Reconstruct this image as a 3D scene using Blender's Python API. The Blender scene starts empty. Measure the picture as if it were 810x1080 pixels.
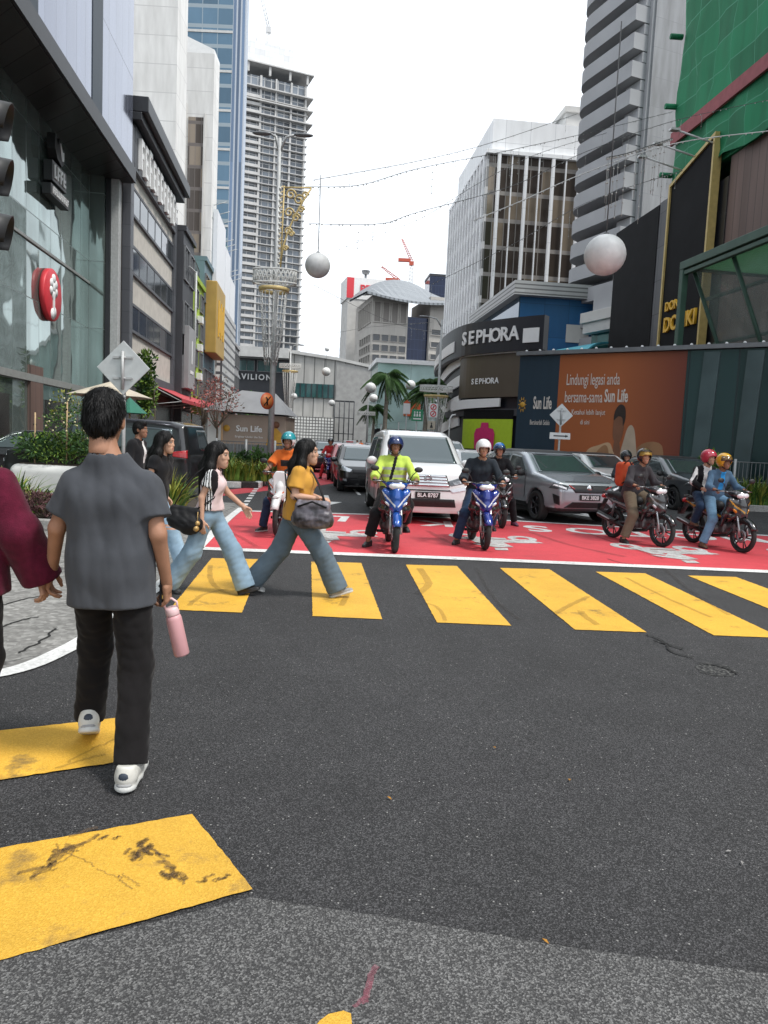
import bpy, bmesh, math, random
import numpy as np
from mathutils import Vector, Matrix
from mathutils.bvhtree import BVHTree

R = math.radians
rng = random.Random(11)
scene = bpy.context.scene

# ------------------------------------------------------------------ camera
PW, PH, F = 810, 1080, 770.0
PITCH, ROLL, CAMH = R(5.35), R(2.6), 1.58
cf = Vector((0, math.cos(PITCH), -math.sin(PITCH)))
_r0 = Vector((1, 0, 0)); _u0 = Vector((0, math.sin(PITCH), math.cos(PITCH)))
cr = _r0 * math.cos(ROLL) + _u0 * math.sin(ROLL)
cu = -_r0 * math.sin(ROLL) + _u0 * math.cos(ROLL)
cd = bpy.data.cameras.new('camera'); camera = bpy.data.objects.new('camera', cd)
scene.collection.objects.link(camera); scene.camera = camera
M = Matrix((cr, cu, -cf)).transposed().to_4x4(); M.translation = (0, 0, CAMH)
camera.matrix_world = M
cd.sensor_fit = 'VERTICAL'; cd.sensor_height = 36; cd.lens = 36 * F / PH
cd.clip_start = 0.05; cd.clip_end = 3000

# ------------------------------------------------------------------ sky, sun, exposure
SUN_EL, SUN_AZ = R(58), R(115)          # azimuth measured clockwise from +Y
world = bpy.data.worlds.new('World'); scene.world = world; world.use_nodes = True
nt = world.node_tree; nt.nodes.clear()
def _n(t, **k):
    n = nt.nodes.new(t)
    for a, b in k.items(): setattr(n, a, b)
    return n
sky = _n('ShaderNodeTexSky', sky_type='NISHITA'); sky.sun_disc = False
sky.sun_elevation = SUN_EL; sky.sun_rotation = SUN_AZ; sky.dust_density = 4; sky.air_density = 1.2
hsv = _n('ShaderNodeHueSaturation'); hsv.inputs['Saturation'].default_value = .45
nt.links.new(sky.outputs[0], hsv.inputs['Color'])
tc = _n('ShaderNodeTexCoord'); noi = _n('ShaderNodeTexNoise'); noi.inputs['Scale'].default_value = 2.2
noi.inputs['Detail'].default_value = 5; noi.inputs['Roughness'].default_value = .55
mp = _n('ShaderNodeMapping'); mp.inputs['Scale'].default_value = (1, 1, 2.6); mp.inputs['Location'].default_value = (.3, .2, .1)
nt.links.new(tc.outputs['Generated'], mp.inputs[0]); nt.links.new(mp.outputs[0], noi.inputs['Vector'])
rmp = _n('ShaderNodeValToRGB'); rmp.color_ramp.elements[0].position = .28; rmp.color_ramp.elements[1].position = .52
rmp.color_ramp.elements[0].color = (.60, .60, .60, 1); rmp.color_ramp.elements[1].color = (1, 1, 1, 1)
nt.links.new(noi.outputs['Fac'], rmp.inputs[0])
mixc = _n('ShaderNodeMixRGB'); mixc.inputs[2].default_value = (9.6, 10.2, 10.9, 1)
nt.links.new(rmp.outputs[0], mixc.inputs[0]); nt.links.new(hsv.outputs[0], mixc.inputs[1])
bg = _n('ShaderNodeBackground'); bg.inputs['Strength'].default_value = .098
wo = _n('ShaderNodeOutputWorld')
nt.links.new(mixc.outputs[0], bg.inputs['Color']); nt.links.new(bg.outputs[0], wo.inputs['Surface'])

sd = bpy.data.lights.new('sun', 'SUN'); sd.energy = 2.3; sd.angle = R(11); sd.color = (1, .965, .91)
sun = bpy.data.objects.new('sun', sd); scene.collection.objects.link(sun)
_sdir = Vector((math.sin(SUN_AZ) * math.cos(SUN_EL), math.cos(SUN_AZ) * math.cos(SUN_EL), math.sin(SUN_EL)))
sun.rotation_euler = _sdir.to_track_quat('Z', 'Y').to_euler(); sun.location = (0, 0, 60)
scene.view_settings.view_transform = 'Standard'; scene.view_settings.look = 'None'
scene.view_settings.exposure = 0.58; scene.view_settings.gamma = 1; scene.view_settings.use_curve_mapping = False
scene.render.engine = 'CYCLES'

# ------------------------------------------------------------------ photo measurements -> places
def ray(px, py): return cf + cr * ((px - PW / 2) / F) + cu * ((PH / 2 - py) / F)
def G(px, py, z=0.0):
    d = ray(px, py); t = (z - CAMH) / d.z
    return Vector((d.x * t, d.y * t, z))
def P(px, py, D):
    d = ray(px, py); t = D / d.y
    return Vector((d.x * t, D, CAMH + d.z * t))
STREET = R(6.3)

# ------------------------------------------------------------------ materials
MATS = {}
def _new(name):
    m = bpy.data.materials.new(name); m.use_nodes = True; MATS[name] = m
    t = m.node_tree; b = t.nodes['Principled BSDF']
    return m, t, b
def _c4(c): return (c[0], c[1], c[2], 1)
def mat(name, col, rough=.6, metal=0.0, var=.1, scale=4, bump=0.0, bscale=40, spec=.5, coat=0.0, emit=0, sheen=0, stretch=(1, 1, 1), trans=0, alpha=1):
    if name in MATS: return MATS[name]
    m, t, b = _new(name)
    b.inputs['Roughness'].default_value = rough; b.inputs['Metallic'].default_value = metal
    b.inputs['Specular IOR Level'].default_value = spec
    b.inputs['Coat Weight'].default_value = coat; b.inputs['Coat Roughness'].default_value = .05
    b.inputs['Base Color'].default_value = _c4(col); b.inputs['Sheen Weight'].default_value = sheen
    b.inputs['Transmission Weight'].default_value = trans; b.inputs['Alpha'].default_value = alpha
    if emit:
        b.inputs['Emission Color'].default_value = _c4(col); b.inputs['Emission Strength'].default_value = emit
    c = t.nodes.new('ShaderNodeTexCoord'); mp = t.nodes.new('ShaderNodeMapping'); mp.inputs['Scale'].default_value = stretch
    t.links.new(c.outputs['Object'], mp.inputs[0])
    if var:
        n = t.nodes.new('ShaderNodeTexNoise'); n.inputs['Scale'].default_value = scale; n.inputs['Detail'].default_value = 4
        t.links.new(mp.outputs[0], n.inputs['Vector'])
        r = t.nodes.new('ShaderNodeValToRGB')
        r.color_ramp.elements[0].position = .3; r.color_ramp.elements[1].position = .7
        r.color_ramp.elements[0].color = _c4([x * (1 - var) for x in col]); r.color_ramp.elements[1].color = _c4([min(1, x * (1 + var)) for x in col])
        t.links.new(n.outputs['Fac'], r.inputs[0]); t.links.new(r.outputs[0], b.inputs['Base Color'])
    if bump:
        n2 = t.nodes.new('ShaderNodeTexNoise'); n2.inputs['Scale'].default_value = bscale; n2.inputs['Detail'].default_value = 3
        t.links.new(mp.outputs[0], n2.inputs['Vector'])
        bp = t.nodes.new('ShaderNodeBump'); bp.inputs['Strength'].default_value = bump; bp.inputs['Distance'].default_value = .02
        t.links.new(n2.outputs['Fac'], bp.inputs['Height']); t.links.new(bp.outputs[0], b.inputs['Normal'])
    return m

def panel(name, col, line, su, sv, lw, lh, rough=.5, metal=0.0, lrough=.6, lmetal=0.0, var=.12, spec=.5, wob=0.0, dirt=.1, two=None, twop=.5):
    """panels su x sv metres with joints lw / lh wide; one tint per panel; works on walls facing x or y"""
    if name in MATS: return MATS[name]
    m, t, b = _new(name); N = t.nodes; L = t.links
    def math_(op, a, bb=None):
        n = N.new('ShaderNodeMath'); n.operation = op
        for i, v in enumerate((a, bb)):
            if v is None: continue
            if isinstance(v, (int, float)): n.inputs[i].default_value = v
            else: L.new(v, n.inputs[i])
        return n.outputs[0]
    c = N.new('ShaderNodeTexCoord'); s = N.new('ShaderNodeSeparateXYZ'); L.new(c.outputs['Object'], s.inputs[0])
    u = math_('MULTIPLY', math_('ADD', s.outputs[0], s.outputs[1]), 1 / su)
    v = math_('MULTIPLY', s.outputs[2], 1 / sv)
    mu = math_('LESS_THAN', math_('FRACT', math_('ADD', u, 500.013)), lw / su)
    mv = math_('LESS_THAN', math_('FRACT', math_('ADD', v, 500.013)), lh / sv)
    mk = math_('MAXIMUM', mu, mv)
    cb = N.new('ShaderNodeCombineXYZ')
    L.new(math_('FLOOR', math_('ADD', u, 500.013)), cb.inputs[0]); L.new(math_('FLOOR', math_('ADD', v, 500.013)), cb.inputs[1])
    w = N.new('ShaderNodeTexWhiteNoise'); w.noise_dimensions = '3D'; L.new(cb.outputs[0], w.inputs['Vector'])
    mx = N.new('ShaderNodeMixRGB')
    if two:
        st = math_('GREATER_THAN', w.outputs['Value'], twop); L.new(st, mx.inputs[0])
        mx.inputs[1].default_value = _c4(col); mx.inputs[2].default_value = _c4(two)
    else:
        L.new(w.outputs['Value'], mx.inputs[0])
        mx.inputs[1].default_value = _c4([x * (1 - var) for x in col]); mx.inputs[2].default_value = _c4([min(1, x * (1 + var)) for x in col])
    nz = N.new('ShaderNodeTexNoise'); nz.inputs['Scale'].default_value = .6; nz.inputs['Detail'].default_value = 6
    mp = N.new('ShaderNodeMapping'); mp.inputs['Scale'].default_value = (2, 2, .35); L.new(c.outputs['Object'], mp.inputs[0]); L.new(mp.outputs[0], nz.inputs['Vector'])
    dm = N.new('ShaderNodeMixRGB'); dm.blend_type = 'MULTIPLY'; dm.inputs[0].default_value = dirt
    L.new(mx.outputs[0], dm.inputs[1])
    rr = N.new('ShaderNodeValToRGB'); rr.color_ramp.elements[0].position = .35; rr.color_ramp.elements[1].position = .65
    rr.color_ramp.elements[0].color = (.3, .29, .27, 1); L.new(nz.outputs['Fac'], rr.inputs[0]); L.new(rr.outputs[0], dm.inputs[2])
    m2 = N.new('ShaderNodeMixRGB'); L.new(mk, m2.inputs[0]); L.new(dm.outputs[0], m2.inputs[1]); m2.inputs[2].default_value = _c4(line)
    L.new(m2.outputs[0], b.inputs['Base Color'])
    def lerp(a, bb): return math_('ADD', math_('MULTIPLY', mk, bb - a), a)
    L.new(lerp(rough, lrough), b.inputs['Roughness']); L.new(lerp(metal, lmetal), b.inputs['Metallic'])
    b.inputs['Specular IOR Level'].default_value = spec
    if wob:
        # every pane tilts a hair: reflections break from pane to pane
        g = N.new('ShaderNodeNewGeometry'); vm = N.new('ShaderNodeVectorMath'); vm.operation = 'SUBTRACT'
        L.new(w.outputs['Color'], vm.inputs[0]); vm.inputs[1].default_value = (.5, .5, .5)
        vs = N.new('ShaderNodeVectorMath'); vs.operation = 'SCALE'; L.new(vm.outputs[0], vs.inputs[0]); vs.inputs['Scale'].default_value = wob
        n3 = N.new('ShaderNodeTexNoise'); n3.inputs['Scale'].default_value = .5; L.new(c.outputs['Object'], n3.inputs['Vector'])
        v3 = N.new('ShaderNodeVectorMath'); v3.operation = 'SUBTRACT'; L.new(n3.outputs['Color'], v3.inputs[0]); v3.inputs[1].default_value = (.5, .5, .5)
        v4 = N.new('ShaderNodeVectorMath'); v4.operation = 'SCALE'; L.new(v3.outputs[0], v4.inputs[0]); v4.inputs['Scale'].default_value = wob * 1.5
        va = N.new('ShaderNodeVectorMath'); L.new(vs.outputs[0], va.inputs[0]); L.new(g.outputs['Normal'], va.inputs[1])
        vb = N.new('ShaderNodeVectorMath'); L.new(va.outputs[0], vb.inputs[0]); L.new(v4.outputs[0], vb.inputs[1])
        vn = N.new('ShaderNodeVectorMath'); vn.operation = 'NORMALIZE'; L.new(vb.outputs[0], vn.inputs[0]); L.new(vn.outputs[0], b.inputs['Normal'])
    return m

def road_mat(name, c0, c1, grain, speck=.5, wear=None, wearcol=None, wscale=3, wlo=.6, whi=.68, big=.25, rough=.85, cracks=0.0, bump=.5, fleck=0.0):
    """asphalt or road paint: aggregate speckle, blotches, optional worn-through patches"""
    if name in MATS: return MATS[name]
    m, t, b = _new(name); N = t.nodes; L = t.links
    c = N.new('ShaderNodeTexCoord'); g = c.outputs['Object']
    def noise(sc, det=3, ro=.6):
        n = N.new('ShaderNodeTexNoise'); n.inputs['Scale'].default_value = sc; n.inputs['Detail'].default_value = det; n.inputs['Roughness'].default_value = ro
        L.new(g, n.inputs['Vector']); return n.outputs['Fac']
    def ramp(x, lo, hi, a, bb):
        r = N.new('ShaderNodeValToRGB'); e = r.color_ramp.elements; e[0].position = lo; e[1].position = hi; e[0].color = _c4(a); e[1].color = _c4(bb)
        L.new(x, r.inputs[0]); return r.outputs[0]
    def mix(f, a, bb, bt='MIX'):
        n = N.new('ShaderNodeMixRGB'); n.blend_type = bt
        for i, v in enumerate((f, a, bb)):
            if isinstance(v, (int, float)): n.inputs[i].default_value = v
            elif isinstance(v, tuple): n.inputs[i].default_value = _c4(v)
            else: L.new(v, n.inputs[i])
        return n.outputs[0]
    vo = N.new('ShaderNodeTexVoronoi'); vo.inputs['Scale'].default_value = grain; L.new(g, vo.inputs['Vector'])
    sep = N.new('ShaderNodeSeparateColor'); L.new(vo.outputs['Color'], sep.inputs[0])
    col = ramp(sep.outputs[0], .45, 1.0, c0, c1)
    fine = ramp(noise(grain * .8, 2), .3, .72, (1 - speck,) * 3, (1 + .35 * speck,) * 3)
    col = mix(1.0, col, fine, 'MULTIPLY')
    col = mix(1.0, col, ramp(noise(.35, 5, .6), .3, .7, (1 - big,) * 3, (1 + big * .6,) * 3), 'MULTIPLY')
    col = mix(1.0, col, ramp(noise(2.7, 4, .65), .3, .7, (1 - big * .7,) * 3, (1 + big * .4,) * 3), 'MULTIPLY')
    if fleck:
        v3 = N.new('ShaderNodeTexVoronoi'); v3.inputs['Scale'].default_value = 85; L.new(g, v3.inputs['Vector']); s3 = N.new('ShaderNodeSeparateColor'); L.new(v3.outputs['Color'], s3.inputs[0])
        dn = ramp(v3.outputs['Distance'], .28, .34, (1, 1, 1), (0, 0, 0)); pick = ramp(s3.outputs[1], 1 - fleck, 1 - fleck + .01, (0, 0, 0), (1, 1, 1)); col = mix(mix(1.0, dn, pick, 'MULTIPLY'), col, ramp(s3.outputs[2], .2, .8, (.09, .088, .086), (.27, .265, .255)))
    if wear is not None:
        col = mix(ramp(noise(wscale, 8, .72), wlo, whi, (0, 0, 0), (wear,) * 3), col, wearcol)
    if cracks:
        v2 = N.new('ShaderNodeTexVoronoi'); v2.feature = 'DISTANCE_TO_EDGE'; v2.inputs['Scale'].default_value = .45
        n = N.new('ShaderNodeTexNoise'); n.inputs['Scale'].default_value = 1.5; n.inputs['Detail'].default_value = 5; L.new(g, n.inputs['Vector'])
        va = N.new('ShaderNodeVectorMath'); va.operation = 'ADD'; sc = N.new('ShaderNodeVectorMath'); sc.operation = 'SCALE'; sc.inputs['Scale'].default_value = .9
        L.new(n.outputs['Color'], sc.inputs[0]); L.new(g, va.inputs[0]); L.new(sc.outputs[0], va.inputs[1]); L.new(va.outputs[0], v2.inputs['Vector'])
        col = mix(ramp(v2.outputs['Distance'], .0, .012, (cracks,) * 3, (0, 0, 0)), col, (.02, .02, .02))
    L.new(col, b.inputs['Base Color']); b.inputs['Roughness'].default_value = rough
    bp = N.new('ShaderNodeBump'); bp.inputs['Strength'].default_value = bump; bp.inputs['Distance'].default_value = .006
    L.new(vo.outputs['Distance'], bp.inputs['Height']); L.new(bp.outputs[0], b.inputs['Normal'])
    return m

# ------------------------------------------------------------------ mesh building
def link(o, parent=None):
    scene.collection.objects.link(o)
    if parent is not None: o.parent = parent
    return o
def tag(o, label=None, cat=None, group=None, kind=None):
    if label: o['label'] = label
    if cat: o['category'] = cat
    if group: o['group'] = group
    if kind: o['kind'] = kind
    return o
def thing(name, label, cat, loc=(0, 0, 0), rz=0.0, group=None):
    o = bpy.data.objects.new(name, None); o.empty_display_size = .2; link(o)
    o.location = loc; o.rotation_euler = (0, 0, rz)
    return tag(o, label, cat, group)
def copy_tree(o, parent=None, label=None, loc=None, rz=None, matmap=None):
    c = o.copy(); link(c); c.parent = parent
    if label: c['label'] = label
    if loc is not None: c.location = loc
    if rz is not None: c.rotation_euler = (0, 0, rz)
    if matmap and c.type == 'MESH':
        for s in c.material_slots:
            if s.material and s.material.name in matmap:
                nm = matmap[s.material.name]; s.link = 'OBJECT'; s.material = MATS[nm]
    for ch in list(o.children): copy_tree(ch, c, matmap=matmap)
    return c

class MB:
    def __init__(s): s.v = []; s.f = []; s.m = []; s.s = []
    def add(s, vs, fs, mi=0, smooth=False):
        o = len(s.v); s.v.extend([tuple(v) for v in vs])
        for f in fs: s.f.append(tuple(i + o for i in f)); s.m.append(mi); s.s.append(smooth)
        return s
    def box(s, c, size, mi=0, rz=0.0, Mx=None):
        x, y, z = [k / 2 for k in size]
        vs = [Vector((a, b, d)) for d in (-z, z) for b in (-y, y) for a in (-x, x)]
        if Mx is None: Mx = Matrix.Rotation(rz, 4, 'Z')
        vs = [Mx @ v + Vector(c) for v in vs]
        return s.add(vs, [(0, 2, 3, 1), (4, 5, 7, 6), (0, 1, 5, 4), (2, 6, 7, 3), (0, 4, 6, 2), (1, 3, 7, 5)], mi)
    def box2(s, lo, hi, mi=0):
        return s.box([(a + b) / 2 for a, b in zip(lo, hi)], [abs(b - a) for a, b in zip(lo, hi)], mi)
    def tube(s, pts, r, n=8, mi=0, smooth=True, cap=True, flat=1.0):
        pts = [Vector(p) for p in pts]; k = len(pts)
        rs = r if isinstance(r, (list, tuple)) else [r] * k
        tang = [(pts[min(i + 1, k - 1)] - pts[max(i - 1, 0)]).normalized() for i in range(k)]
        ref = Vector((0, 0, 1)) if abs(tang[0].z) < .9 else Vector((1, 0, 0))
        a = tang[0].cross(ref).normalized(); vs = []
        for i in range(k):
            a = (a - tang[i] * a.dot(tang[i])).normalized(); b = tang[i].cross(a)
            for j in range(n):
                w = 2 * math.pi * j / n
                vs.append(pts[i] + (a * math.cos(w) + b * math.sin(w) * flat) * rs[i])
        fs = [(i * n + j, i * n + (j + 1) % n, (i + 1) * n + (j + 1) % n, (i + 1) * n + j) for i in range(k - 1) for j in range(n)]
        s.add(vs, fs, mi, smooth)
        if cap:
            s.add(vs[:n], [tuple(range(n))[::-1]], mi); s.add(vs[-n:], [tuple(range(n))], mi)
        return s
    def prism(s, poly, axis, a, b, mi=0):
        """2-D polygon extruded along an axis: axis 'x' -> poly is (y,z), 'y' -> (x,z), 'z' -> (x,y)"""
        def p3(p, t): return {'x': (t, p[0], p[1]), 'y': (p[0], t, p[1]), 'z': (p[0], p[1], t)}[axis]
        n = len(poly); vs = [p3(p, a) for p in poly] + [p3(p, b) for p in poly]
        fs = [tuple(range(n))[::-1], tuple(range(n, 2 * n))] + [(i, (i + 1) % n, n + (i + 1) % n, n + i) for i in range(n)]
        return s.add(vs, fs, mi)
    def lathe(s, prof, c=(0, 0, 0), axis='z', n=24, mi=0, smooth=True, closed=False):
        """prof = [(radius, height)]"""
        vs = []
        for r, h in prof:
            for j in range(n):
                w = 2 * math.pi * j / n; x, y = r * math.cos(w), r * math.sin(w)
                v = {'z': (x, y, h), 'x': (h, x, y), 'y': (x, h, y)}[axis]
                vs.append(tuple(a + b for a, b in zip(v, c)))
        k = len(prof); fs = []
        for i in range(k if closed else k - 1):
            i2 = (i + 1) % k
            fs += [(i * n + j, i * n + (j + 1) % n, i2 * n + (j + 1) % n, i2 * n + j) for j in range(n)]
        return s.add(vs, fs, mi, smooth)
    def ball(s, c, r, n=16, mi=0, Mx=None):
        rr = r if isinstance(r, (list, tuple)) else (r, r, r); vs = []; k = n // 2
        for i in range(k + 1):
            a = math.pi * i / k
            for j in range(n):
                w = 2 * math.pi * j / n
                v = Vector((rr[0] * math.sin(a) * math.cos(w), rr[1] * math.sin(a) * math.sin(w), rr[2] * math.cos(a)))
                if Mx is not None: v = Mx @ v
                vs.append(v + Vector(c))
        fs = [(i * n + j, (i + 1) * n + j, (i + 1) * n + (j + 1) % n, i * n + (j + 1) % n) for i in range(k) for j in range(n)]
        return s.add(vs, fs, mi, True)
    def quad(s, a, b, c, d, mi=0): return s.add([a, b, c, d], [(0, 1, 2, 3)], mi)
    def mesh(s, name, mats):
        me = bpy.data.meshes.new(name); me.from_pydata(s.v, [], s.f); me.validate(clean_customdata=False)
        for x in mats: me.materials.append(MATS[x] if isinstance(x, str) else x)
        if len(me.polygons) == len(s.m):
            me.polygons.foreach_set('material_index', s.m); me.polygons.foreach_set('use_smooth', s.s)
        me.update(); return me
    def build(s, name, mats, parent=None, loc=None, rz=None, bevel=0.0, fix=True):
        if isinstance(mats, str): mats = [mats]
        me = s.mesh(name, mats)
        if fix:
            bm = bmesh.new(); bm.from_mesh(me); bmesh.ops.remove_doubles(bm, verts=bm.verts, dist=1e-5)
            bmesh.ops.recalc_face_normals(bm, faces=bm.faces); bm.to_mesh(me); bm.free()
        o = link(bpy.data.objects.new(name, me), parent)
        if loc is not None: o.location = loc
        if rz is not None: o.rotation_euler = (0, 0, rz)
        if bevel:
            b = o.modifiers.new('bevel', 'BEVEL'); b.width = bevel; b.segments = 2; b.limit_method = 'ANGLE'; b.harden_normals = False
        return o

_txt = {}
def text_mesh(s, size=1.0, depth=.03, bold=False, spacing=1.0, shear=0.0):
    key = (s, size, depth, bold, spacing, shear)
    if key in _txt: return _txt[key]
    cu_ = bpy.data.curves.new('lettering', 'FONT'); cu_.body = s; cu_.size = size; cu_.extrude = depth / 2
    cu_.align_x = 'CENTER'; cu_.align_y = 'CENTER'; cu_.space_character = spacing; cu_.shear = shear
    cu_.resolution_u = 3
    if bold: cu_.offset = size * .022
    o = bpy.data.objects.new('tmp', cu_); scene.collection.objects.link(o)
    dg = bpy.context.evaluated_depsgraph_get(); dg.update()
    me = bpy.data.meshes.new_from_object(o.evaluated_get(dg)); me.name = 'lettering'
    bpy.data.objects.remove(o); _txt[key] = me
    return me
def text(s, m, parent, loc, size, depth=.03, rot=(math.pi / 2, 0, 0), name='lettering', bold=False, spacing=1.0, sx=1.0, shear=0.0):
    """letters face -Y with the default rotation"""
    me = text_mesh(s, size, depth, bold, spacing, shear).copy(); me.materials.clear(); me.materials.append(MATS[m])
    o = link(bpy.data.objects.new(name, me), parent); o.location = loc; o.rotation_euler = rot; o.scale = (sx, 1, 1)
    return o
# ------------------------------------------------------------------ smooth solids: distance fields meshed by surface nets
f32 = np.float32
def A3(v): return np.array([v[0], v[1], v[2]], dtype=f32)
def cap(a, b, ra, rb=None):
    a, b = A3(a), A3(b); rb = ra if rb is None else rb; ab = b - a; L2 = float(ab @ ab) + 1e-9
    def f(p):
        q = p - a; t = np.clip((q @ ab) / L2, 0, 1)
        return np.sqrt(((q - t[:, None] * ab) ** 2).sum(1)) - (ra + (rb - ra) * t)
    return f
def ell(c, r, Rm=None):
    c, r = A3(c), A3(r); Rm = None if Rm is None else np.array(Rm.to_3x3(), dtype=f32)
    def f(p):
        q = p - c
        if Rm is not None: q = q @ Rm
        k0 = np.sqrt(((q / r) ** 2).sum(1)); k1 = np.sqrt(((q / (r * r)) ** 2).sum(1)) + 1e-6
        return k0 * (k0 - 1) / k1
    return f
def rbox(c, h, r=.01, Rm=None):
    c, h = A3(c), A3(h); Rm = None if Rm is None else np.array(Rm.to_3x3(), dtype=f32)
    def f(p):
        q = p - c
        if Rm is not None: q = q @ Rm
        q = np.abs(q) - (h - r)
        return np.sqrt((np.maximum(q, 0) ** 2).sum(1)) + np.minimum(q.max(1), 0) - r
    return f
def plane(pt, n):
    pt = A3(pt); n = A3(n); n = n / np.linalg.norm(n)
    return lambda p: (p - pt) @ n
def smin(a, b, k):
    h = np.maximum(k - np.abs(a - b), 0) / k
    return np.minimum(a, b) - h * h * k * .25
def smax(a, b, k): return -smin(-a, -b, k)
def U(prims, k=.03):
    def f(p):
        d = prims[0](p)
        for q in prims[1:]: d = smin(d, q(p), k)
        return d
    return f
def I(a, b, k=.008): return lambda p: smax(a(p), b(p), k)
def SUB(a, b, k=.008): return lambda p: smax(a(p), -b(p), k)
def wrinkle(f, amp, freq, seed=0, stretch=(1, 1, 1)):
    r = np.random.RandomState(seed); ks = r.normal(size=(7, 3)).astype(f32); ks /= np.linalg.norm(ks, axis=1)[:, None]
    ks *= (freq * r.uniform(.6, 1.8, size=(7, 1))).astype(f32); ks *= np.array(stretch, dtype=f32); ph = r.uniform(0, 6.28, 7).astype(f32)
    def g(p):
        d = f(p); m = np.abs(d) < amp * 14
        if m.any():
            q = p[m]; w = np.zeros(len(q), dtype=f32); warp = np.sin(q @ ks[5] * .5 + ph[5]) * 1.3
            for i in range(6): w += 1 - 2 * np.abs(np.sin(q @ ks[i] + ph[i] + warp))
            d = d.copy(); d[m] += amp * w / 3
        return d
    return g

def _nets(vals, lo, res):
    nx, ny, nz = vals.shape; ins = vals < 0
    offs = [(i, j, k) for i in (0, 1) for j in (0, 1) for k in (0, 1)]
    cnt = np.zeros((nx - 1, ny - 1, nz - 1), dtype=np.int8)
    for i, j, k in offs: cnt += ins[i:nx - 1 + i, j:ny - 1 + j, k:nz - 1 + k]
    act = (cnt > 0) & (cnt < 8); idx = np.argwhere(act)
    if not len(idx): return np.zeros((0, 3)), np.zeros((0, 4), int)
    vid = np.full(act.shape, -1, dtype=np.int64); vid[act] = np.arange(len(idx))
    cv = np.stack([vals[idx[:, 0] + i, idx[:, 1] + j, idx[:, 2] + k] for i, j, k in offs], 1)
    acc = np.zeros((len(idx), 3)); n = np.zeros(len(idx))
    for a in range(8):
        for ax, bit in ((0, 4), (1, 2), (2, 1)):
            if a & bit: continue
            b = a | bit; va, vb = cv[:, a], cv[:, b]; cross = (va < 0) != (vb < 0)
            t = np.where(cross, va / np.where(cross, va - vb, 1), 0)
            base = np.array(offs[a], float); pt = np.repeat(base[None], len(idx), 0); pt[:, ax] += t
            acc += pt * cross[:, None]; n += cross
    V = (acc / n[:, None] + idx) * res + np.array(lo)
    Fs = []
    for ax in range(3):
        sl0 = [slice(None)] * 3; sl1 = [slice(None)] * 3; sl0[ax] = slice(0, -1); sl1[ax] = slice(1, None)
        a, b = ins[tuple(sl0)], ins[tuple(sl1)]
        e = np.argwhere(a != b); o1, o2 = [(1, 2), (2, 0), (0, 1)][ax]
        ok = (e[:, o1] > 0) & (e[:, o2] > 0) & (e[:, o1] < vals.shape[o1] - 1) & (e[:, o2] < vals.shape[o2] - 1); e = e[ok]
        if not len(e): continue
        def at(d1, d2):
            q = e.copy(); q[:, o1] += d1; q[:, o2] += d2; return vid[q[:, 0], q[:, 1], q[:, 2]]
        q = np.stack([at(-1, -1), at(0, -1), at(0, 0), at(-1, 0)], 1)
        flip = ~a[e[:, 0], e[:, 1], e[:, 2]]
        q[flip] = q[flip][:, ::-1]; Fs.append(q)
    return V, np.concatenate(Fs)

def nets(f, lo, hi, res):
    lo = np.array(lo, float) - res * 2; hi = np.array(hi, float) + res * 2; B = 5
    nb = np.maximum(1, np.ceil((hi - lo) / (res * B)).astype(int)); n = nb * B + 1
    bx = [lo[i] + (np.arange(nb[i]) + .5) * B * res for i in range(3)]
    bc = np.stack(np.meshgrid(*bx, indexing='ij'), -1).reshape(-1, 3).astype(f32)
    bd = f(bc).reshape(nb); thr = res * B * .9 * 1.7
    near = np.abs(bd) < thr
    vals = np.repeat(np.repeat(np.repeat(bd, B, 0), B, 1), B, 2)
    vals = np.pad(vals, ((0, 1),) * 3, mode='edge').astype(f32)
    msk = np.repeat(np.repeat(np.repeat(near, B, 0), B, 1), B, 2); msk = np.pad(msk, ((0, 1),) * 3, mode='edge')
    m2 = msk.copy(); m2[1:] |= msk[:-1]; m2[:, 1:] |= msk[:, :-1]; m2[:, :, 1:] |= msk[:, :, :-1]
    ii = np.argwhere(m2); pts = (ii * res + lo).astype(f32)
    for s0 in range(0, len(pts), 200000):
        sl = slice(s0, s0 + 200000); q = ii[sl]; vals[q[:, 0], q[:, 1], q[:, 2]] = f(pts[sl])
    return _nets(vals, lo, res)

def np_mesh(name, V, Fq, mats, mi=None, smooth=True):
    me = bpy.data.meshes.new(name); me.from_pydata(V.tolist() if hasattr(V, 'tolist') else V, [], Fq.tolist() if hasattr(Fq, 'tolist') else Fq)
    for x in mats: me.materials.append(MATS[x])
    if mi is not None: me.polygons.foreach_set('material_index', np.asarray(mi, dtype=np.int32))
    me.polygons.foreach_set('use_smooth', [smooth] * len(me.polygons)); me.update(); return me
def blob(name, f, lo, hi, res, mats, parent=None, zone=None):
    """zone(centres) -> material index per face"""
    V, Fq = nets(f, lo, hi, res)
    if isinstance(mats, str): mats = [mats]
    mi = None
    if zone is not None and len(Fq): mi = zone(V[Fq].mean(1))
    return link(bpy.data.objects.new(name, np_mesh(name, V, Fq, mats, mi)), parent)
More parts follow.
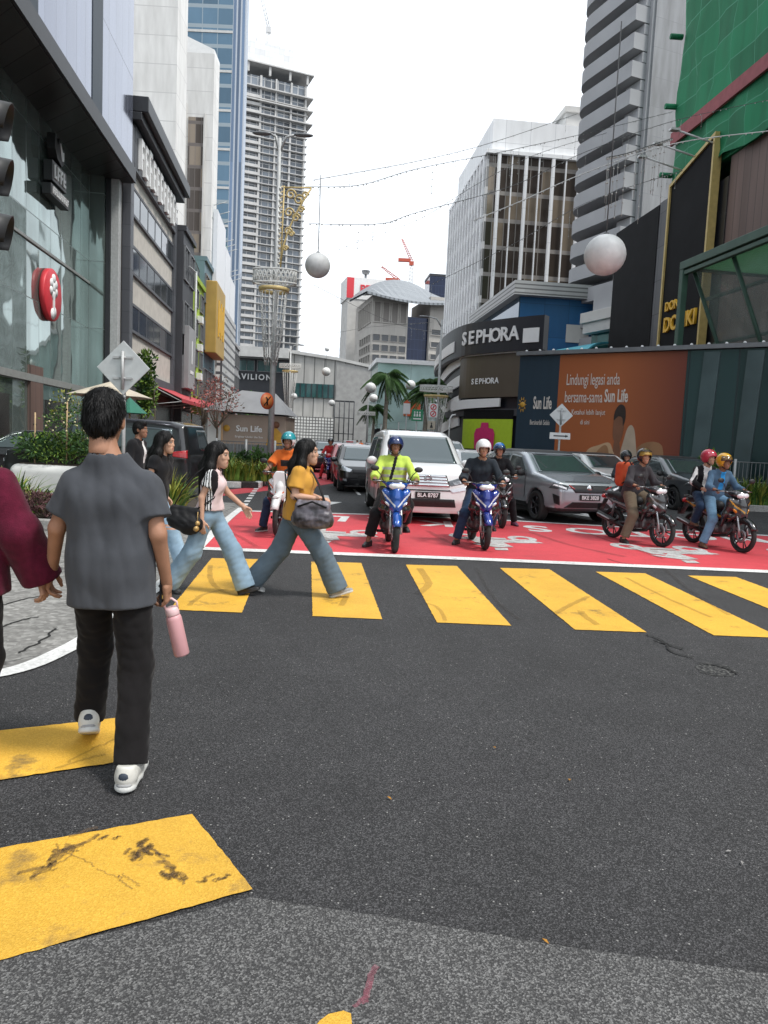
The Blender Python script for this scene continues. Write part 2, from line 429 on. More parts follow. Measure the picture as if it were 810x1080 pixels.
# ================================================================== GROUND
road_mat('asphalt', (.019, .0185, .020), (.105, .103, .107), 190, .6, big=.25, rough=.8, bump=.55, fleck=.05)
road_mat('old_asphalt', (.058, .057, .058), (.23, .228, .225), 185, .55, big=.2, rough=.9, bump=.6, fleck=.22)
road_mat('far_asphalt', (.06, .06, .062), (.10, .10, .102), 60, .3, big=.2, rough=.85)
road_mat('yellow_paint', (.70, .385, .035), (.80, .47, .06), 160, .14, wear=.75, wearcol=(.12, .085, .035), wscale=2.6, wlo=.575, whi=.68, big=.16, rough=.7, bump=.25)
road_mat('worn_yellow_paint', (.64, .36, .035), (.76, .44, .055), 160, .14, wear=.7, wearcol=(.11, .075, .045), wscale=3.4, wlo=.56, whi=.70, big=.18, rough=.75, bump=.3)
road_mat('red_paint', (.56, .045, .06), (.66, .065, .085), 150, .14, wear=.55, wearcol=(.16, .03, .035), wscale=.8, wlo=.56, whi=.72, big=.14, rough=.75, bump=.25)
road_mat('white_paint', (.66, .66, .65), (.80, .80, .79), 50, .2, wear=.7, wearcol=(.2, .19, .18), wscale=3.2, wlo=.57, whi=.68, big=.15, rough=.7, bump=.25)
road_mat('faded_white_paint', (.50, .50, .49), (.68, .68, .67), 50, .25, wear=.8, wearcol=(.2, .12, .12), wscale=5, wlo=.52, whi=.6, big=.2, rough=.7, bump=.25)
road_mat('paving', (.21, .205, .195), (.33, .325, .31), 22, .3, wear=.5, wearcol=(.10, .095, .09), wscale=.9, wlo=.56, whi=.7, big=.25, rough=.9, cracks=.8)
road_mat('kerb_concrete', (.33, .325, .31), (.44, .43, .41), 40, .25, wear=.5, wearcol=(.12, .11, .10), wscale=2, wlo=.55, whi=.7)
road_mat('kerb_white', (.62, .62, .6), (.74, .74, .72), 40, .2, wear=.5, wearcol=(.2, .19, .18), wscale=3)
road_mat('kerb_black', (.025, .025, .026), (.05, .05, .05), 40, .2)
road_mat('soil', (.05, .035, .022), (.10, .07, .045), 30, .5)
road_mat('brick_paving', (.22, .12, .085), (.32, .19, .14), 14, .3)

def struct(o): return tag(o, kind='structure')
def sheet(name, pts, z, m, kind=True):
    if 'paint' in m:                       # hand-laid paint: slightly ragged edges
        r = random.Random(len(pts) + int(abs(pts[0][0]) * 100)); q = []
        for i, p in enumerate(pts):
            a, c = Vector((p[0], p[1])), Vector((pts[(i + 1) % len(pts)][0], pts[(i + 1) % len(pts)][1])); L = (c - a).length; n = max(1, min(160, int(L / .035))); nn = Vector((-(c - a).y, (c - a).x)).normalized()
            for k in range(n): q.append(a.lerp(c, k / n) + nn * r.gauss(0, .0018 + .002 * (k % 7 == 3)))
        pts = q
    b = MB(); b.add([(p[0], p[1], z) for p in pts], [tuple(range(len(pts)))])
    o = b.build(name, m, fix=False)
    if o.data.polygons[0].normal.z < 0: o.data.flip_normals()
    return struct(o) if kind else o
def gp(*ps): return [G(*p) for p in ps]
def ribbon(pts, w):
    """flat strip of width w along a polyline: returns quads"""
    pts = [Vector((p[0], p[1])) for p in pts]; l = []; r = []
    for i, p in enumerate(pts):
        t = (pts[min(i + 1, len(pts) - 1)] - pts[max(i - 1, 0)]).normalized(); n = Vector((-t.y, t.x)) * w / 2
        l.append(p + n); r.append(p - n)
    return l, r
def stripe(name, pts, w, z, m):
    l, r = ribbon(pts, w); b = MB(); k = len(l)
    b.add([(p.x, p.y, z) for p in l + r], [(i, i + 1, k + i + 1, k + i) for i in range(k - 1)])
    o = b.build(name, m)
    if o.data.polygons[0].normal.z < 0: o.data.flip_normals()
    return struct(o)
def smooth_curve(pts, n=8):
    out = []; P4 = [Vector(p) for p in pts]
    for i in range(len(P4) - 1):
        a, b, c, d = P4[max(i - 1, 0)], P4[i], P4[i + 1], P4[min(i + 2, len(P4) - 1)]
        for j in range(n):
            t = j / n
            out.append(.5 * ((2 * b) + (-a + c) * t + (2 * a - 5 * b + 4 * c - d) * t * t + (-a + 3 * b - 3 * c + d) * t ** 3))
    return out + [P4[-1]]

b = MB(); b.add([(-1300, -600, 0), (1300, -600, 0), (1300, 2000, 0), (-1300, 2000, 0)], [(0, 1, 2, 3)]); struct(b.build('road', 'asphalt'))
# old coarse asphalt where the camera stands
old = [(-30, 1.2), (-4, 1.55), (-1.08, 2.04), (-.7, 2.22), (-.4, 2.38), (.06, 2.31), (.65, 2.2), (1.25, 2.12), (3, 2.02), (14, 1.5), (14, -14), (-30, -14)]
sheet('old_road_surface', old, .004, 'old_asphalt')
# far road surface, lighter with age
# concrete apron left of the white edge line, level with the road
edge = smooth_curve([(-9, 3.2), (-5, 3.75), (-3.3, 4.15), (-2.45, 4.5), (-2.24, 5.11), (-2.24, 6.02), (-2.36, 8.31), (-2.65, 10.74), (-2.98, 13.86), (-3.18, 16.23)], 8)
sheet('pavement', [(p.x, p.y) for p in edge] + [(-3.6, 17.4), (-12, 17.4), (-30, 14), (-30, 3)], .006, 'paving')
stripe('edge_line', edge, .15, .010, 'white_paint')
for i in range(9):
    a = Vector((-3.25 - .03 * i - i * .088, 16.9 + i * .9)); d = Vector((-.125, .99))
    stripe('dashed_line', [a, a + d * .5], .14, .008, 'white_paint')
# yellow zebra across the street
S = Vector((-.075, 1)).normalized()
bars = [((-2.2, 9.34), (-1.55, 9.44), (-1.24, 6.47), (-1.89, 6.46)), ((-.92, 9.42), (-.27, 9.5), (.03, 6.46), (-.6, 6.46)), ((.32, 9.52), (1.0, 9.6), (1.19, 6.44), (.52, 6.43)),
        ((1.57, 9.6), (2.25, 9.68), (2.40, 6.42), (1.75, 6.40)), ((2.86, 9.65), (3.54, 9.7), (3.62, 6.44), (3.0, 6.42)), ((4.1, 9.68), (4.78, 9.74), (4.86, 6.5), (4.22, 6.48)),
        ((5.36, 9.75), (6.02, 9.8), (6.1, 6.5), (5.45, 6.5)), ((6.6, 9.8), (7.26, 9.85), (7.34, 6.5), (6.7, 6.5)), ((7.85, 9.85), (8.5, 9.9), (8.6, 6.5), (7.95, 6.5))]
for q in bars: sheet('crossing_stripe', q, .006, 'yellow_paint')
# yellow zebra leaving to the left in the foreground
for q, mm in (([(-1.94, 3.66), (-1.42, 3.9), (-1.31, 3.7), (-1.18, 3.38), (-1.66, 3.13), (-2.9, 2.55), (-3.4, 3.0)], 'yellow_paint'),
              ([(-1.38, 2.6), (-.74, 2.91), (-.4, 2.42), (-1.08, 2.02), (-2.2, 1.45), (-2.6, 1.95)], 'worn_yellow_paint'),
              ([(-.115, 1.852), (-.09, 1.875), (-.05, 1.888), (-.028, 1.88), (.0, 1.6), (-.25, 1.5)], 'worn_yellow_paint')):
    sheet('crossing_stripe', q, .009, mm)
# red motorcycle box behind the stop line
red = [(-2.58, 10.25), (1.3, 10.42), (5.6, 10.48), (11.5, 10.5), (11.2, 15.2), (8.1, 15.3), (3.0, 16.0), (-.4, 15.95), (-3.05, 15.5)]
sheet('motorcycle_box', red, .005, 'red_paint')
stripe('stop_line', [(-2.7, 10.1), (1.3, 10.27), (5.6, 10.34), (11.6, 10.36)], .26, .010, 'white_paint')
stripe('box_line', [(-3.05, 15.58), (-.4, 16.05), (3.0, 16.1), (8.1, 15.4), (11.2, 15.3)], .2, .010, 'white_paint')
stripe('box_line', [(-.95, 10.5), (-1.2, 15.6)], .1, .0085, 'faded_white_paint')
def flat_text(s, loc, size, rz, m, sx=1.0):
    o = text(s, m, None, loc, size, .002, (0, 0, rz), 'road_lettering', bold=True, sx=sx); return struct(o)
for i, ch in enumerate('MOTOSIKAL'):
    flat_text(ch, (7.2 - i * 1.02, 14.55 + .05 * i, .009), 1.45, math.pi - .03, 'white_paint', .8)
# painted motorcycles in the box
def moto_mark(x, y, s=1.0, rz=0.0, m='faded_white_paint'):
    b = MB()
    def ringz(cx, cy, r0, r1, n=20):
        vs = [(cx + r * math.cos(6.283 * j / n), cy + r * math.sin(6.283 * j / n) * 1.5, 0) for r in (r0, r1) for j in range(n)]
        b.add(vs, [(j, (j + 1) % n, n + (j + 1) % n, n + j) for j in range(n)])
    ringz(-.62, 0, .14, .30); ringz(.62, 0, .14, .30)
    for iq, q in enumerate(([(-.7, .1), (-.2, .35), (.3, .35), (.45, .75), (.1, .8), (-.5, .75), (-.95, .6)], [(.3, .1), (.62, .05), (.45, 1.0), (.2, 1.02)], [(-.1, .78), (.12, .8), (.3, 1.15), (.55, 1.1), (.5, 1.25), (.1, 1.55), (-.2, 1.4)], [(-.05, 1.6), (.2, 1.62), (.22, 1.9), (-.02, 1.9)], [(-.25, .05), (.3, .05), (.3, .3), (-.25, .3)])):
        b.add([(p[0], p[1], .0008 + .0006 * iq) for p in q], [tuple(range(len(q)))])
    o = b.build('road_marking', m, loc=(x, y, .009), rz=rz); o.scale = (s, s, 1); return struct(o)
moto_mark(-.85, 12.75, .82, math.pi); moto_mark(1.95, 12.9, .85, math.pi); moto_mark(4.75, 12.5, .88, math.pi); moto_mark(7.6, 12.7, .88, math.pi)
# lane lines and lane arrows up the street
for x0 in (-.1, 3.3, 6.6):
    for k in range(9):
        y0 = 16.8 + k * 5.2; a = Vector((x0 - .11 * (y0 - 16), y0)); stripe('lane_line', [a, a + Vector((-.11, .99)) * 2.7], .1, .006, 'white_paint')
def arrow_mark(x, y, rz):
    b = MB(); b.add([(-.09, 0, 0), (.09, 0, 0), (.09, 2.2, 0), (-.09, 2.2, 0), (-.4, 0, 0), (.4, 0, 0), (0, -1.1, 0)], [(0, 1, 2, 3), (4, 6, 5)])
    return struct(b.build('lane_arrow', 'white_paint', loc=(x, y, .007), rz=rz))
arrow_mark(-1.5, 19, R(6)); arrow_mark(1.6, 19.2, R(6)); arrow_mark(5.2, 18.6, R(6))
# red bus lane strip by the far kerb
sheet('bus_lane', gp((235, 523), (237, 517), (285, 512), (318, 496), (338, 492), (346, 498), (361, 508), (336, 512.5), (287, 517)), .005, 'red_paint')
# traffic island with a black and white kerb
isl = [(-4.0, 23.1), (-5.0, 22.7), (-6.6, 23.2), (-8.2, 25.2), (-9.4, 33), (-10.5, 46), (-7.6, 46), (-5.5, 33), (-4.35, 28)]
b = MB(); b.prism(isl, 'z', -.1, .15); struct(b.build('traffic_island', 'kerb_concrete'))
ins = [(-4.3, 23.45), (-5.0, 23.05), (-6.4, 23.5), (-7.8, 25.3), (-8.6, 31), (-5.5, 31), (-4.65, 28)]
b = MB(); b.prism(ins, 'z', .1, .17); struct(b.build('planting_bed', 'soil'))
def kerb_blocks(pts, w, h, m0, m1, L=.62):
    pts = [Vector(p) for p in pts]; acc = []
    for a, c in zip(pts, pts[1:]):
        n = max(1, round((c - a).length / L))
        acc += [(a.lerp(c, i / n), a.lerp(c, (i + 1) / n)) for i in range(n)]
    for i, (a, c) in enumerate(acc):
        b = MB(); d = c - a; b.box(((a.x + c.x) / 2, (a.y + c.y) / 2, h / 2), (d.length - .01, w, h), 0, math.atan2(d.y, d.x))
        struct(b.build('kerb_block', (m0, m1)[i % 2], bevel=.015))
kerb_blocks([(-4.42, 28), (-4.02, 23.0), (-5.0, 22.55), (-6.7, 23.05)], .2, .19, 'kerb_black', 'kerb_white')
# left planting bed with its kerb
bed = [(-16, 12.5), (-9, 11.7), (-4.6, 11.4), (-3.95, 12.0), (-3.75, 13.5), (-3.85, 15.5), (-4.4, 17.0), (-9, 17.6), (-16, 17.8)]
b = MB(); b.prism(bed, 'z', -.1, .10); struct(b.build('planting_bed', 'soil'))
kerb_blocks([(-9, 11.6), (-4.6, 11.3), (-3.85, 11.95), (-3.62, 13.5), (-3.72, 15.5), (-4.3, 17.1)], .18, .16, 'kerb_concrete', 'kerb_white', .9)
# right-hand verge in front of the hoarding
vb = [(11.0, 22.6), (20, 23.6), (30, 25), (30, 27), (9.6, 29.0), (10.2, 26)]
b = MB(); b.prism(vb, 'z', -.1, .16); struct(b.build('grass_verge', 'soil'))
kerb_blocks([(10.1, 26), (10.9, 22.5), (20, 23.5)], .2, .2, 'kerb_concrete', 'kerb_white', 1.0)
# far pavements along both sides of the street
def along(x0, D0, D): return x0 - math.tan(STREET) * (D - D0)
lx = lambda D: along(-14.2, 42, D)
b = MB(); b.prism([(lx(26), 26), (lx(26) + 2.2, 26), (lx(120) + 5, 120), (lx(120), 120)], 'z', -.1, .14); struct(b.build('far_pavement', 'brick_paving'))
rx = lambda D: along(8.2, 45, D)
b = MB(); b.prism([(rx(33), 33), (rx(33) + 12, 33), (rx(125) + 12, 125), (rx(125), 125)], 'z', -.1, .14); struct(b.build('far_pavement', 'brick_paving'))
# tyre marks, cracks and a broken patch
mm = mat('tyre_mark', (.045, .035, .028), .8, 0, .2, 9, alpha=.20); mat('crack', (.012, .012, .012), .95, 0, .2); road_mat('broken_asphalt', (.02, .02, .021), (.16, .158, .15), 60, .6, big=.4)
def marks(name, pts, w, z, m, seed=0, jit=.0):
    r = random.Random(seed); c = smooth_curve([(p.x, p.y) for p in gp(*pts)], 8); c = [(p[0] + r.gauss(0, jit), p[1] + r.gauss(0, jit)) for p in c]; return stripe(name, c, w, z, m)
for i, (pts, w) in enumerate(((((222, 597), (222, 612), (232, 623), (252, 630)), .06), (((199, 640), (215, 628), (240, 622)), .05), (((442, 600), (452, 616), (440, 628)), .09), (((448, 637), (462, 642), (470, 656)), .04), (((502, 600), (520, 630), (548, 655)), .05), (((585, 648), (600, 640), (620, 630)), .06), (((612, 645), (618, 652), (630, 660)), .07), (((352, 603), (366, 622), (360, 640)), .06),
    (((660, 610), (700, 630), (750, 652)), .05), (((450, 560), (480, 575), (520, 583)), .1), (((560, 562), (600, 575), (660, 588)), .12), (((330, 560), (350, 572), (380, 580)), .1), (((240, 560), (255, 568), (270, 577)), .08), (((600, 555), (640, 570), (700, 590)), .08), (((110, 798), (90, 803), (60, 812)), .02), (((120, 782), (95, 793), (72, 806)), .015), (((700, 600), (730, 625), (770, 650)), .06))): marks('tyre_mark', pts, w, .0115, 'tyre_mark', i, .004)
mat('scuff', (.12, .075, .04), .85, 0, .35, 30, alpha=.36); r9 = random.Random(77)
for a, c, n, w in (((28, 930), (90, 885), 9, .022), ((138, 908), (157, 886), 8, .03), ((158, 912), (188, 930), 8, .026), ((60, 905), (100, 893), 5, .012), ((112, 890), (125, 882), 5, .012), ((205, 935), (232, 925), 6, .014), ((80, 905), (150, 935), 4, .008), ((40, 935), (60, 905), 5, .02), ((150, 895), (178, 915), 7, .018)):
    for k in range(n):
        u = r9.random(); x = a[0] + (c[0] - a[0]) * u + r9.gauss(0, 5); y = a[1] + (c[1] - a[1]) * u + r9.gauss(0, 3.5); dx = (c[0] - a[0]) * .22 * r9.uniform(.4, 1.2); dy = (c[1] - a[1]) * .22 * r9.uniform(.4, 1.2)
        marks('scuff_mark', ((x - dx, y - dy), (x + r9.gauss(0, 2), y + r9.gauss(0, 1)), (x + dx, y + dy)), w * r9.uniform(.3, 1.0), .0119 + .00012 * k, 'scuff', 200 + k, .004)
for i, pts in enumerate((((682, 670), (700, 678), (708, 688), (730, 694)), ((690, 676), (705, 681), (722, 686)), ((735, 700), (760, 704), (778, 712)), ((0, 640), (30, 632), (62, 628)), ((20, 690), (45, 676), (58, 664)), ((640, 590), (655, 594), (668, 596)), ((0, 663), (24, 655), (40, 652)))): marks('road_crack', pts, .018, .0118, 'crack', 50 + i, .006)
mat('pink_chalk', (.35, .10, .14), .9, 0, .3, 20, alpha=.28); marks('chalk_mark', ((385, 1062), (388, 1045), (396, 1022)), .02, .0117, 'pink_chalk', 90, .002); marks('chalk_mark', ((372, 1066), (384, 1056), (392, 1040)), .012, .0121, 'pink_chalk', 91, .002)
sheet('broken_patch', gp((733, 703), (745, 699), (766, 702), (778, 709), (772, 714), (752, 713), (738, 709)), .003, 'broken_asphalt')
# litter
for (x, y, c) in ((.55, 3.3, 'dry_leaf'), (1.15, 2.95, 'dry_leaf'), (.2, 4.1, 'dry_leaf'), (-.35, 3.05, 'dry_leaf'), (1.0, 4.3, 'scrap'), (2.2, 3.0, 'scrap'), (1.4, 5.2, 'scrap')):
    pass
# ================================================================== BUILDINGS
mat('dark_steel', (.035, .037, .042), .45, .3, .1); mat('grey_steel', (.20, .205, .215), .45, .3, .1)
mat('galvanised', (.44, .45, .45), .5, .15, .12, 8); mat('white_plaster', (.74, .74, .73), .7, 0, .05, 2); mat('cream_stone', (.52, .485, .44), .8, 0, .1, 2, .2, 30)
mat('concrete', (.36, .355, .345), .85, 0, .12, 1.2, .15, 20); mat('light_concrete', (.52, .515, .50), .8, 0, .1, 1.0); mat('tower_slab', (.47, .465, .455), .8, 0, .1, .4)
mat('dark_glass', (.02, .024, .03), .06, 0, .1, .5, spec=.8); mat('blue_glass', (.05, .09, .15), .05, .35, .2, .3, spec=.8); mat('teal_glass', (.03, .10, .10), .06, .2, .2, .5, spec=.8)
mat('white_sign', (.78, .78, .78), .5, 0, .02); mat('black_panel', (.009, .0095, .011), .7, 0, .2, 1.0, spec=.12); mat('navy', (.012, .026, .042), .5, 0, .1, .5)
mat('gold_frame', (.5, .38, .14), .45, .2, .1); mat('yellow_letter', (.72, .42, .03), .5, 0, .05)
panel('mall_glass', (.33, .41, .39), (.22, .27, .26), 1.5, 3.6, .04, .05, .04, .72, .3, .5, var=.12, wob=.06, dirt=.45)
panel('mall_upper', (.215, .235, .31), (.2, .21, .26), 1.25, 5.2, .025, .05, .10, .62, .4, .3, var=.05, wob=.012, dirt=.12)
panel('mall_soffit', (.04, .038, .038), (.018, .018, .018), 1.2, 1.2, .06, .06, .35, .2, var=.25)
panel('grey_cladding', (.10, .105, .12), (.05, .052, .06), 1.6, 1.2, .03, .03, .5, .2)
panel('office_white', (.82, .83, .84), (.50, .51, .53), 3.2, 4.0, .05, .05, .55, 0, var=.04, dirt=.12)
panel('white_tower_wall', (.70, .69, .67), (.48, .47, .46), 40, 3.4, .0, .10, .7, 0, var=.03, dirt=.25)
panel('blue_tower_glass', (.085, .15, .21), (.26, .31, .34), 3.2, 3.9, .16, .75, .07, .4, .3, .2, var=.22, wob=.02, dirt=.1)
panel('striped_tower_side', (.12, .17, .25), (.42, .45, .49), .9, 60, .32, .0, .1, .5, .4, .2, var=.3)
panel('condo_glass', (.15, .17, .195), (.48, .48, .475), 3.0, 3.2, .38, .3, .12, .15, .6, 0, var=.5, dirt=.2)
panel('condo_side', (.42, .40, .37), (.24, .24, .24), 5, 3.2, .5, .5, .8, 0, var=.08)
panel('bronze_glass', (.07, .055, .045), (.27, .25, .23), 1.55, 3.35, .10, .5, .10, .25, .5, .2, var=.4, wob=.02, dirt=.1, two=(.26, .21, .155), twop=.66)
panel('hotel_wall', (.42, .40, .37), (.24, .225, .21), 4.2, 3.6, .06, .06, .85, 0, var=.08)
panel('pavilion_panel', (.46, .45, .43), (.14, .14, .135), 2.1, 30, .22, .0, .7, 0, var=.1, dirt=.3)
panel('net_green', (.005, .205, .085), (.03, .27, .14), 1.9, 1.5, .05, .06, .75, 0, var=.22, dirt=.35)
panel('brown_fins', (.165, .105, .088), (.085, .055, .048), .62, 9, .07, .04, .6, 0, var=.12, dirt=.35)
panel('black_tiles', (.022, .023, .027), (.05, .052, .058), 1.5, 2.1, .05, .05, .35, .1, var=.25)
panel('slatted_roof', (.40, .40, .40), (.12, .12, .12), 60, .42, .0, .14, .5, .2)
panel('blue_cladding', (.015, .10, .25), (.010, .06, .15), 2.6, 3.3, .05, .05, .4, .1, var=.12)
panel('hoarding_glass', (.026, .052, .054), (.018, .032, .034), 1.7, 8, .07, .02, .10, .3, .4, .2, var=.35, wob=.02)
panel('balcony_wall', (.30, .305, .32), (.20, .205, .22), 3.0, 2.64, .03, .04, .8, 0, var=.05, dirt=.4)
panel('lattice', (.70, .70, .69), (.09, .09, .10), 1.1, .9, .42, .30, .6, 0, var=.1)
panel('screen_lattice', (.74, .73, .70), (.12, .12, .115), .62, .62, .17, .17, .7, 0, var=.1)
panel('far_tower', (.72, .73, .75), (.42, .47, .53), 40, 3.5, .0, 1.5, .4, 0, var=.05)

def bld(name, label, px, D, py=440, rz=STREET, cat='building'):
    p = P(px, py, D); return thing(name, label, cat, (p.x, p.y, 0), rz)
def box_part(parent, name, m, lo, hi, bevel=0): 
    b = MB(); b.box2(lo, hi); return b.build(name, m, parent, bevel=bevel)
def many(parent, name, mesh, places, cap_=100):
    """one object per repeated part; beyond the cap the farthest are merged as stuff"""
    pw = parent.matrix_basis
    places = sorted(places, key=lambda q: ((pw @ Vector(q[0])) - Vector((0, 0, 1.6))).length)
    for loc, rz in places[:cap_]:
        o = link(bpy.data.objects.new(name, mesh), parent); o.location = loc; o.rotation_euler = (0, 0, rz)
    if len(places) > cap_:
        vs = []; fs = []; mi = []
        for loc, rz in places[cap_:]:
            T = Matrix.Translation(loc) @ Matrix.Rotation(rz, 4, 'Z'); o = len(vs)
            vs += [tuple(T @ v.co) for v in mesh.vertices]; fs += [tuple(o + i for i in p.vertices) for p in mesh.polygons]; mi += [p.material_index for p in mesh.polygons]
        me = bpy.data.meshes.new(name); me.from_pydata(vs, [], fs)
        for mm in mesh.materials: me.materials.append(mm)
        me.polygons.foreach_set('material_index', mi); tag(link(bpy.data.objects.new(name, me), parent), kind='stuff')
def win_mesh(w, h, d=.12, fm='grey_steel', gm='dark_glass', fr=.06, mull=0):
    """window facing -Y, centred, frame proud of the wall and the pane inside it"""
    b = MB(); 
    b.box((0, -.01, 0), (w - fr * 2, .04, h - fr * 2), 1)
    for s in (-1, 1):
        b.box((s * (w - fr) / 2, -d / 2, 0), (fr, d, h), 0); b.box((0, -d / 2, s * (h - fr) / 2), (w - fr * 2 - .004, d - .004, fr), 0)
    for k in range(mull): b.box(((k + 1) / (mull + 1) * w - w / 2, -d / 2 + .01, 0), (fr * .7, d - .03, h - fr * 2 - .004), 0)
    return b.mesh('window', [fm, gm])

# ---- glass mall on the left: lower curtain wall set back under a dark soffit and a panelled upper volume
t = bld('glass_mall', 'glass fronted mall with dark overhanging soffit and pale mirrored upper panels', 139, 42, 330)
box_part(t, 'glass_wall', 'mall_glass', (-24, -48, 0), (-2.1, -.9, 15.35))
b = MB(); b.box2((-22, -50, 15.3), (0, .0, 15.9)); b.build('soffit', 'mall_soffit', t)
b = MB(); b.box2((.0, -50, 15.35), (.12, .06, 16.1)); b.box2((-22, .0, 15.35), (-.005, .1, 16.1)); b.build('fascia', 'dark_steel', t)
box_part(t, 'upper_wall', 'mall_upper', (-21.9, -50, 15.92), (-.08, -.02, 50))
for k in range(5):
    y = -6.9 - 8.3 * k; box_part(t, 'dark_strip', 'navy', (-.2, y - .8, 16.1), (-.05, y + .8, 49.8))
for x0, x1, mm in ((-1.04, -.6, 'galvanised'), (-1.32, -1.05, 'dark_steel')):
    b = MB(); b.box2((x0, -.6, 0), (x1, -.1, 15.3)); b.build('column', mm, t, bevel=.03)
box_part(t, 'glass_return', 'mall_glass', (-2.099, -.898, 0), (-1.33, -.5, 15.3))
for k in range(2):
    b = MB(); b.box((-2.03, -9 - k * 8.6, 2.2), (.14, 1.5, 4.2)); b.build('pillar', 'brown_fins', t)
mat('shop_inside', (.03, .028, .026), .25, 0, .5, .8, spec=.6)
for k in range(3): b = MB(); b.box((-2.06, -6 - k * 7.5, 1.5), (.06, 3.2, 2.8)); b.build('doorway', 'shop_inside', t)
mat('transom', (.30, .31, .30), .5, .3, .1)
b = MB(); b.box((-2.03, -20, 3.75), (.16, 40, .3)); b.box((-2.05, -20, 9.6), (.06, 40, .12)); b.build('transom', 'transom', t)
# signs mounted on the glass
MW = t.matrix_basis.copy(); MW = Matrix.Translation(t.location) @ Matrix.Rotation(STREET, 4, 'Z')
def on_glass(px, py):
    o = Vector((0, 0, CAMH)); d = ray(px, py); n = MW.to_3x3() @ Vector((1, 0, 0)); p0 = MW @ Vector((-2.1, 0, 0))
    k = (p0 - o).dot(n) / d.dot(n); return o + d * k
mat('sign_red', (.62, .035, .05), .45, 0, .05); mat('sign_black', (.012, .012, .013), .4, 0, .05)
c = on_glass(50, 311); s = thing('round_sign', 'round red sign with white figure emblem mounted on green mall glass', 'sign', c, STREET + math.pi / 2)
b = MB(); b.lathe([(0, -.27), (1.14, -.27), (1.18, -.24), (1.18, -.04), (0, -.04)], axis='y', n=40); b.build('disc', 'sign_red', s)
b = MB()
for (x, z, r) in ((0, .35, .3), (-.26, .5, .22), (.26, .5, .22), (0, .72, .24), (-.3, .18, .2), (.3, .18, .2), (0, .02, .24), (-.1, -.86, .26), (.08, -.76, .24)):
    b.lathe([(0, -.31), (r, -.305), (r, -.26)], (x, 0, z), 'y', 16)
b.box((0, -.29, -.35), (.2, .04, .8)); b.build('emblem', 'white_sign', s)
c = on_glass(51, 186); s = thing('shop_sign', 'black and white shop logo sign high on the green mall glass', 'sign', c, STREET + math.pi / 2)
b = MB(); b.prism([(-.55, 1.75), (-.2, 1.35), (.0, 1.7), (.35, 1.3), (.6, 1.4), (.6, .75), (.3, .55), (-.3, .7), (-.55, 1.1)], 'y', -.5, -.1); b.box((0, -.3, .0), (1.9, .4, .9)); b.box((.1, -.3, -.85), (2.5, .4, .5)); b.build('letter_backs', 'sign_black', s, bevel=.02)
def glyphs(b, x0, x1, z, h, n, seed):
    r = random.Random(seed); w = (x1 - x0) / n
    for i in range(n):
        x = x0 + i * w; b.box2((x, -.55, z), (x + w * .28, -.503, z + h)); k = r.random()
        b.box2((x + w * .285, -.548, z + (h * .78 if k > .4 else 0)), (x + w * .75, -.504, z + (h if k > .4 else h * .22)))
        if k > .25: b.box2((x + w * .285, -.548, z + h * .4), (x + w * .7, -.504, z + h * .58))
b = MB(); glyphs(b, -.75, .85, -.28, .6, 4, 1); b.build('upper_glyphs', 'white_sign', s); b = MB(); glyphs(b, -.95, 1.2, -1.0, .3, 9, 2); b.build('lower_glyphs', 'white_sign', s)
b = MB(); b.prism([(.05, 1.5), (.3, 1.2), (.5, 1.25), (.5, .85), (.25, .8)], 'y', -.54, -.505); b.build('emblem', 'white_sign', s)

# ---- grey block with ribbon windows
t = bld('shop_office_block', 'grey shop block with ribbon windows cream bands and a dark cornice', 139, 42.4, 330)
L = 14.6; T = 20.3
box_part(t, 'wall', 'cream_stone', (-14, .15, 0), (-.35, L, T - 1.2))
b = MB(); b.box2((-14, .3, T - .85), (.7, L + .5, T)); b.box2((-14, .3, T - 1.3), (.35, L + .3, T - .853)); b.build('cornice', 'dark_steel', t, bevel=.04)
for y0, y1 in ((.02, .75), (L - .7, L + .04)): b = MB(); b.box2((-.6, y0, 0), (-.12, y1, T - 1.6)); b.build('side_fin', 'grey_cladding', t, bevel=.03)
def ribbon_window(parent, z0, z1, y0, y1, n):
    w = MB(); w.box2((-.36, y0, z0), (-.27, y1, z1), 1)
    w.box2((-.36, y0, z1), (-.24, y1, z1 + .16)); w.box2((-.36, y0, z0 - .16), (-.20, y1, z0))
    for k in range(n + 1):
        y = y0 + (y1 - y0) * k / n; w.box2((-.35, y - .05, z0 + .003), (-.25, y + .05, z1 - .003))
    return w.build('ribbon_window', ['grey_cladding', 'shop_office_glass'], parent)
mat('shop_office_glass', (.05, .06, .07), .05, .3, .2, .4, spec=.9)
for z in (14.0, 10.75, 7.45): ribbon_window(t, z + .12, z + 1.5, .76, L - .72, 6)
b = MB(); b.box2((-.34, .76, 16.5), (-.1, L - .72, 18.9)); b.build('sign_screen', 'lattice_dark' if 'lattice_dark' in MATS else 'grey_cladding', t)
for k in range(11):
    y = 1.5 + k * 1.12; b = MB(); hgt = rng.uniform(1.3, 2.2); z = 17.6
    b.box2((-.09, y, z - hgt / 2), (.12, y + .22, z + hgt / 2)); b.box2((-.09, y + .225, z + hgt / 2 - .3), (.11, y + .75, z + hgt / 2)); b.box2((-.09, y + .225, z - .15), (.11, y + .6, z + .15))
    if k % 2: b.box2((-.09, y + .225, z - hgt / 2), (.11, y + .75, z - hgt / 2 + .28))
    b.build('sign_letter', 'white_sign', t)
b = MB(); b.box2((-.36, .76, 4.3), (-.08, L - .72, 5.3)); b.build('lower_band', 'grey_cladding', t)
b = MB(); b.box2((-.36, .76, .2), (-.2, L - .72, 4.29)); b.build('shopfront', 'shop_inside', t)

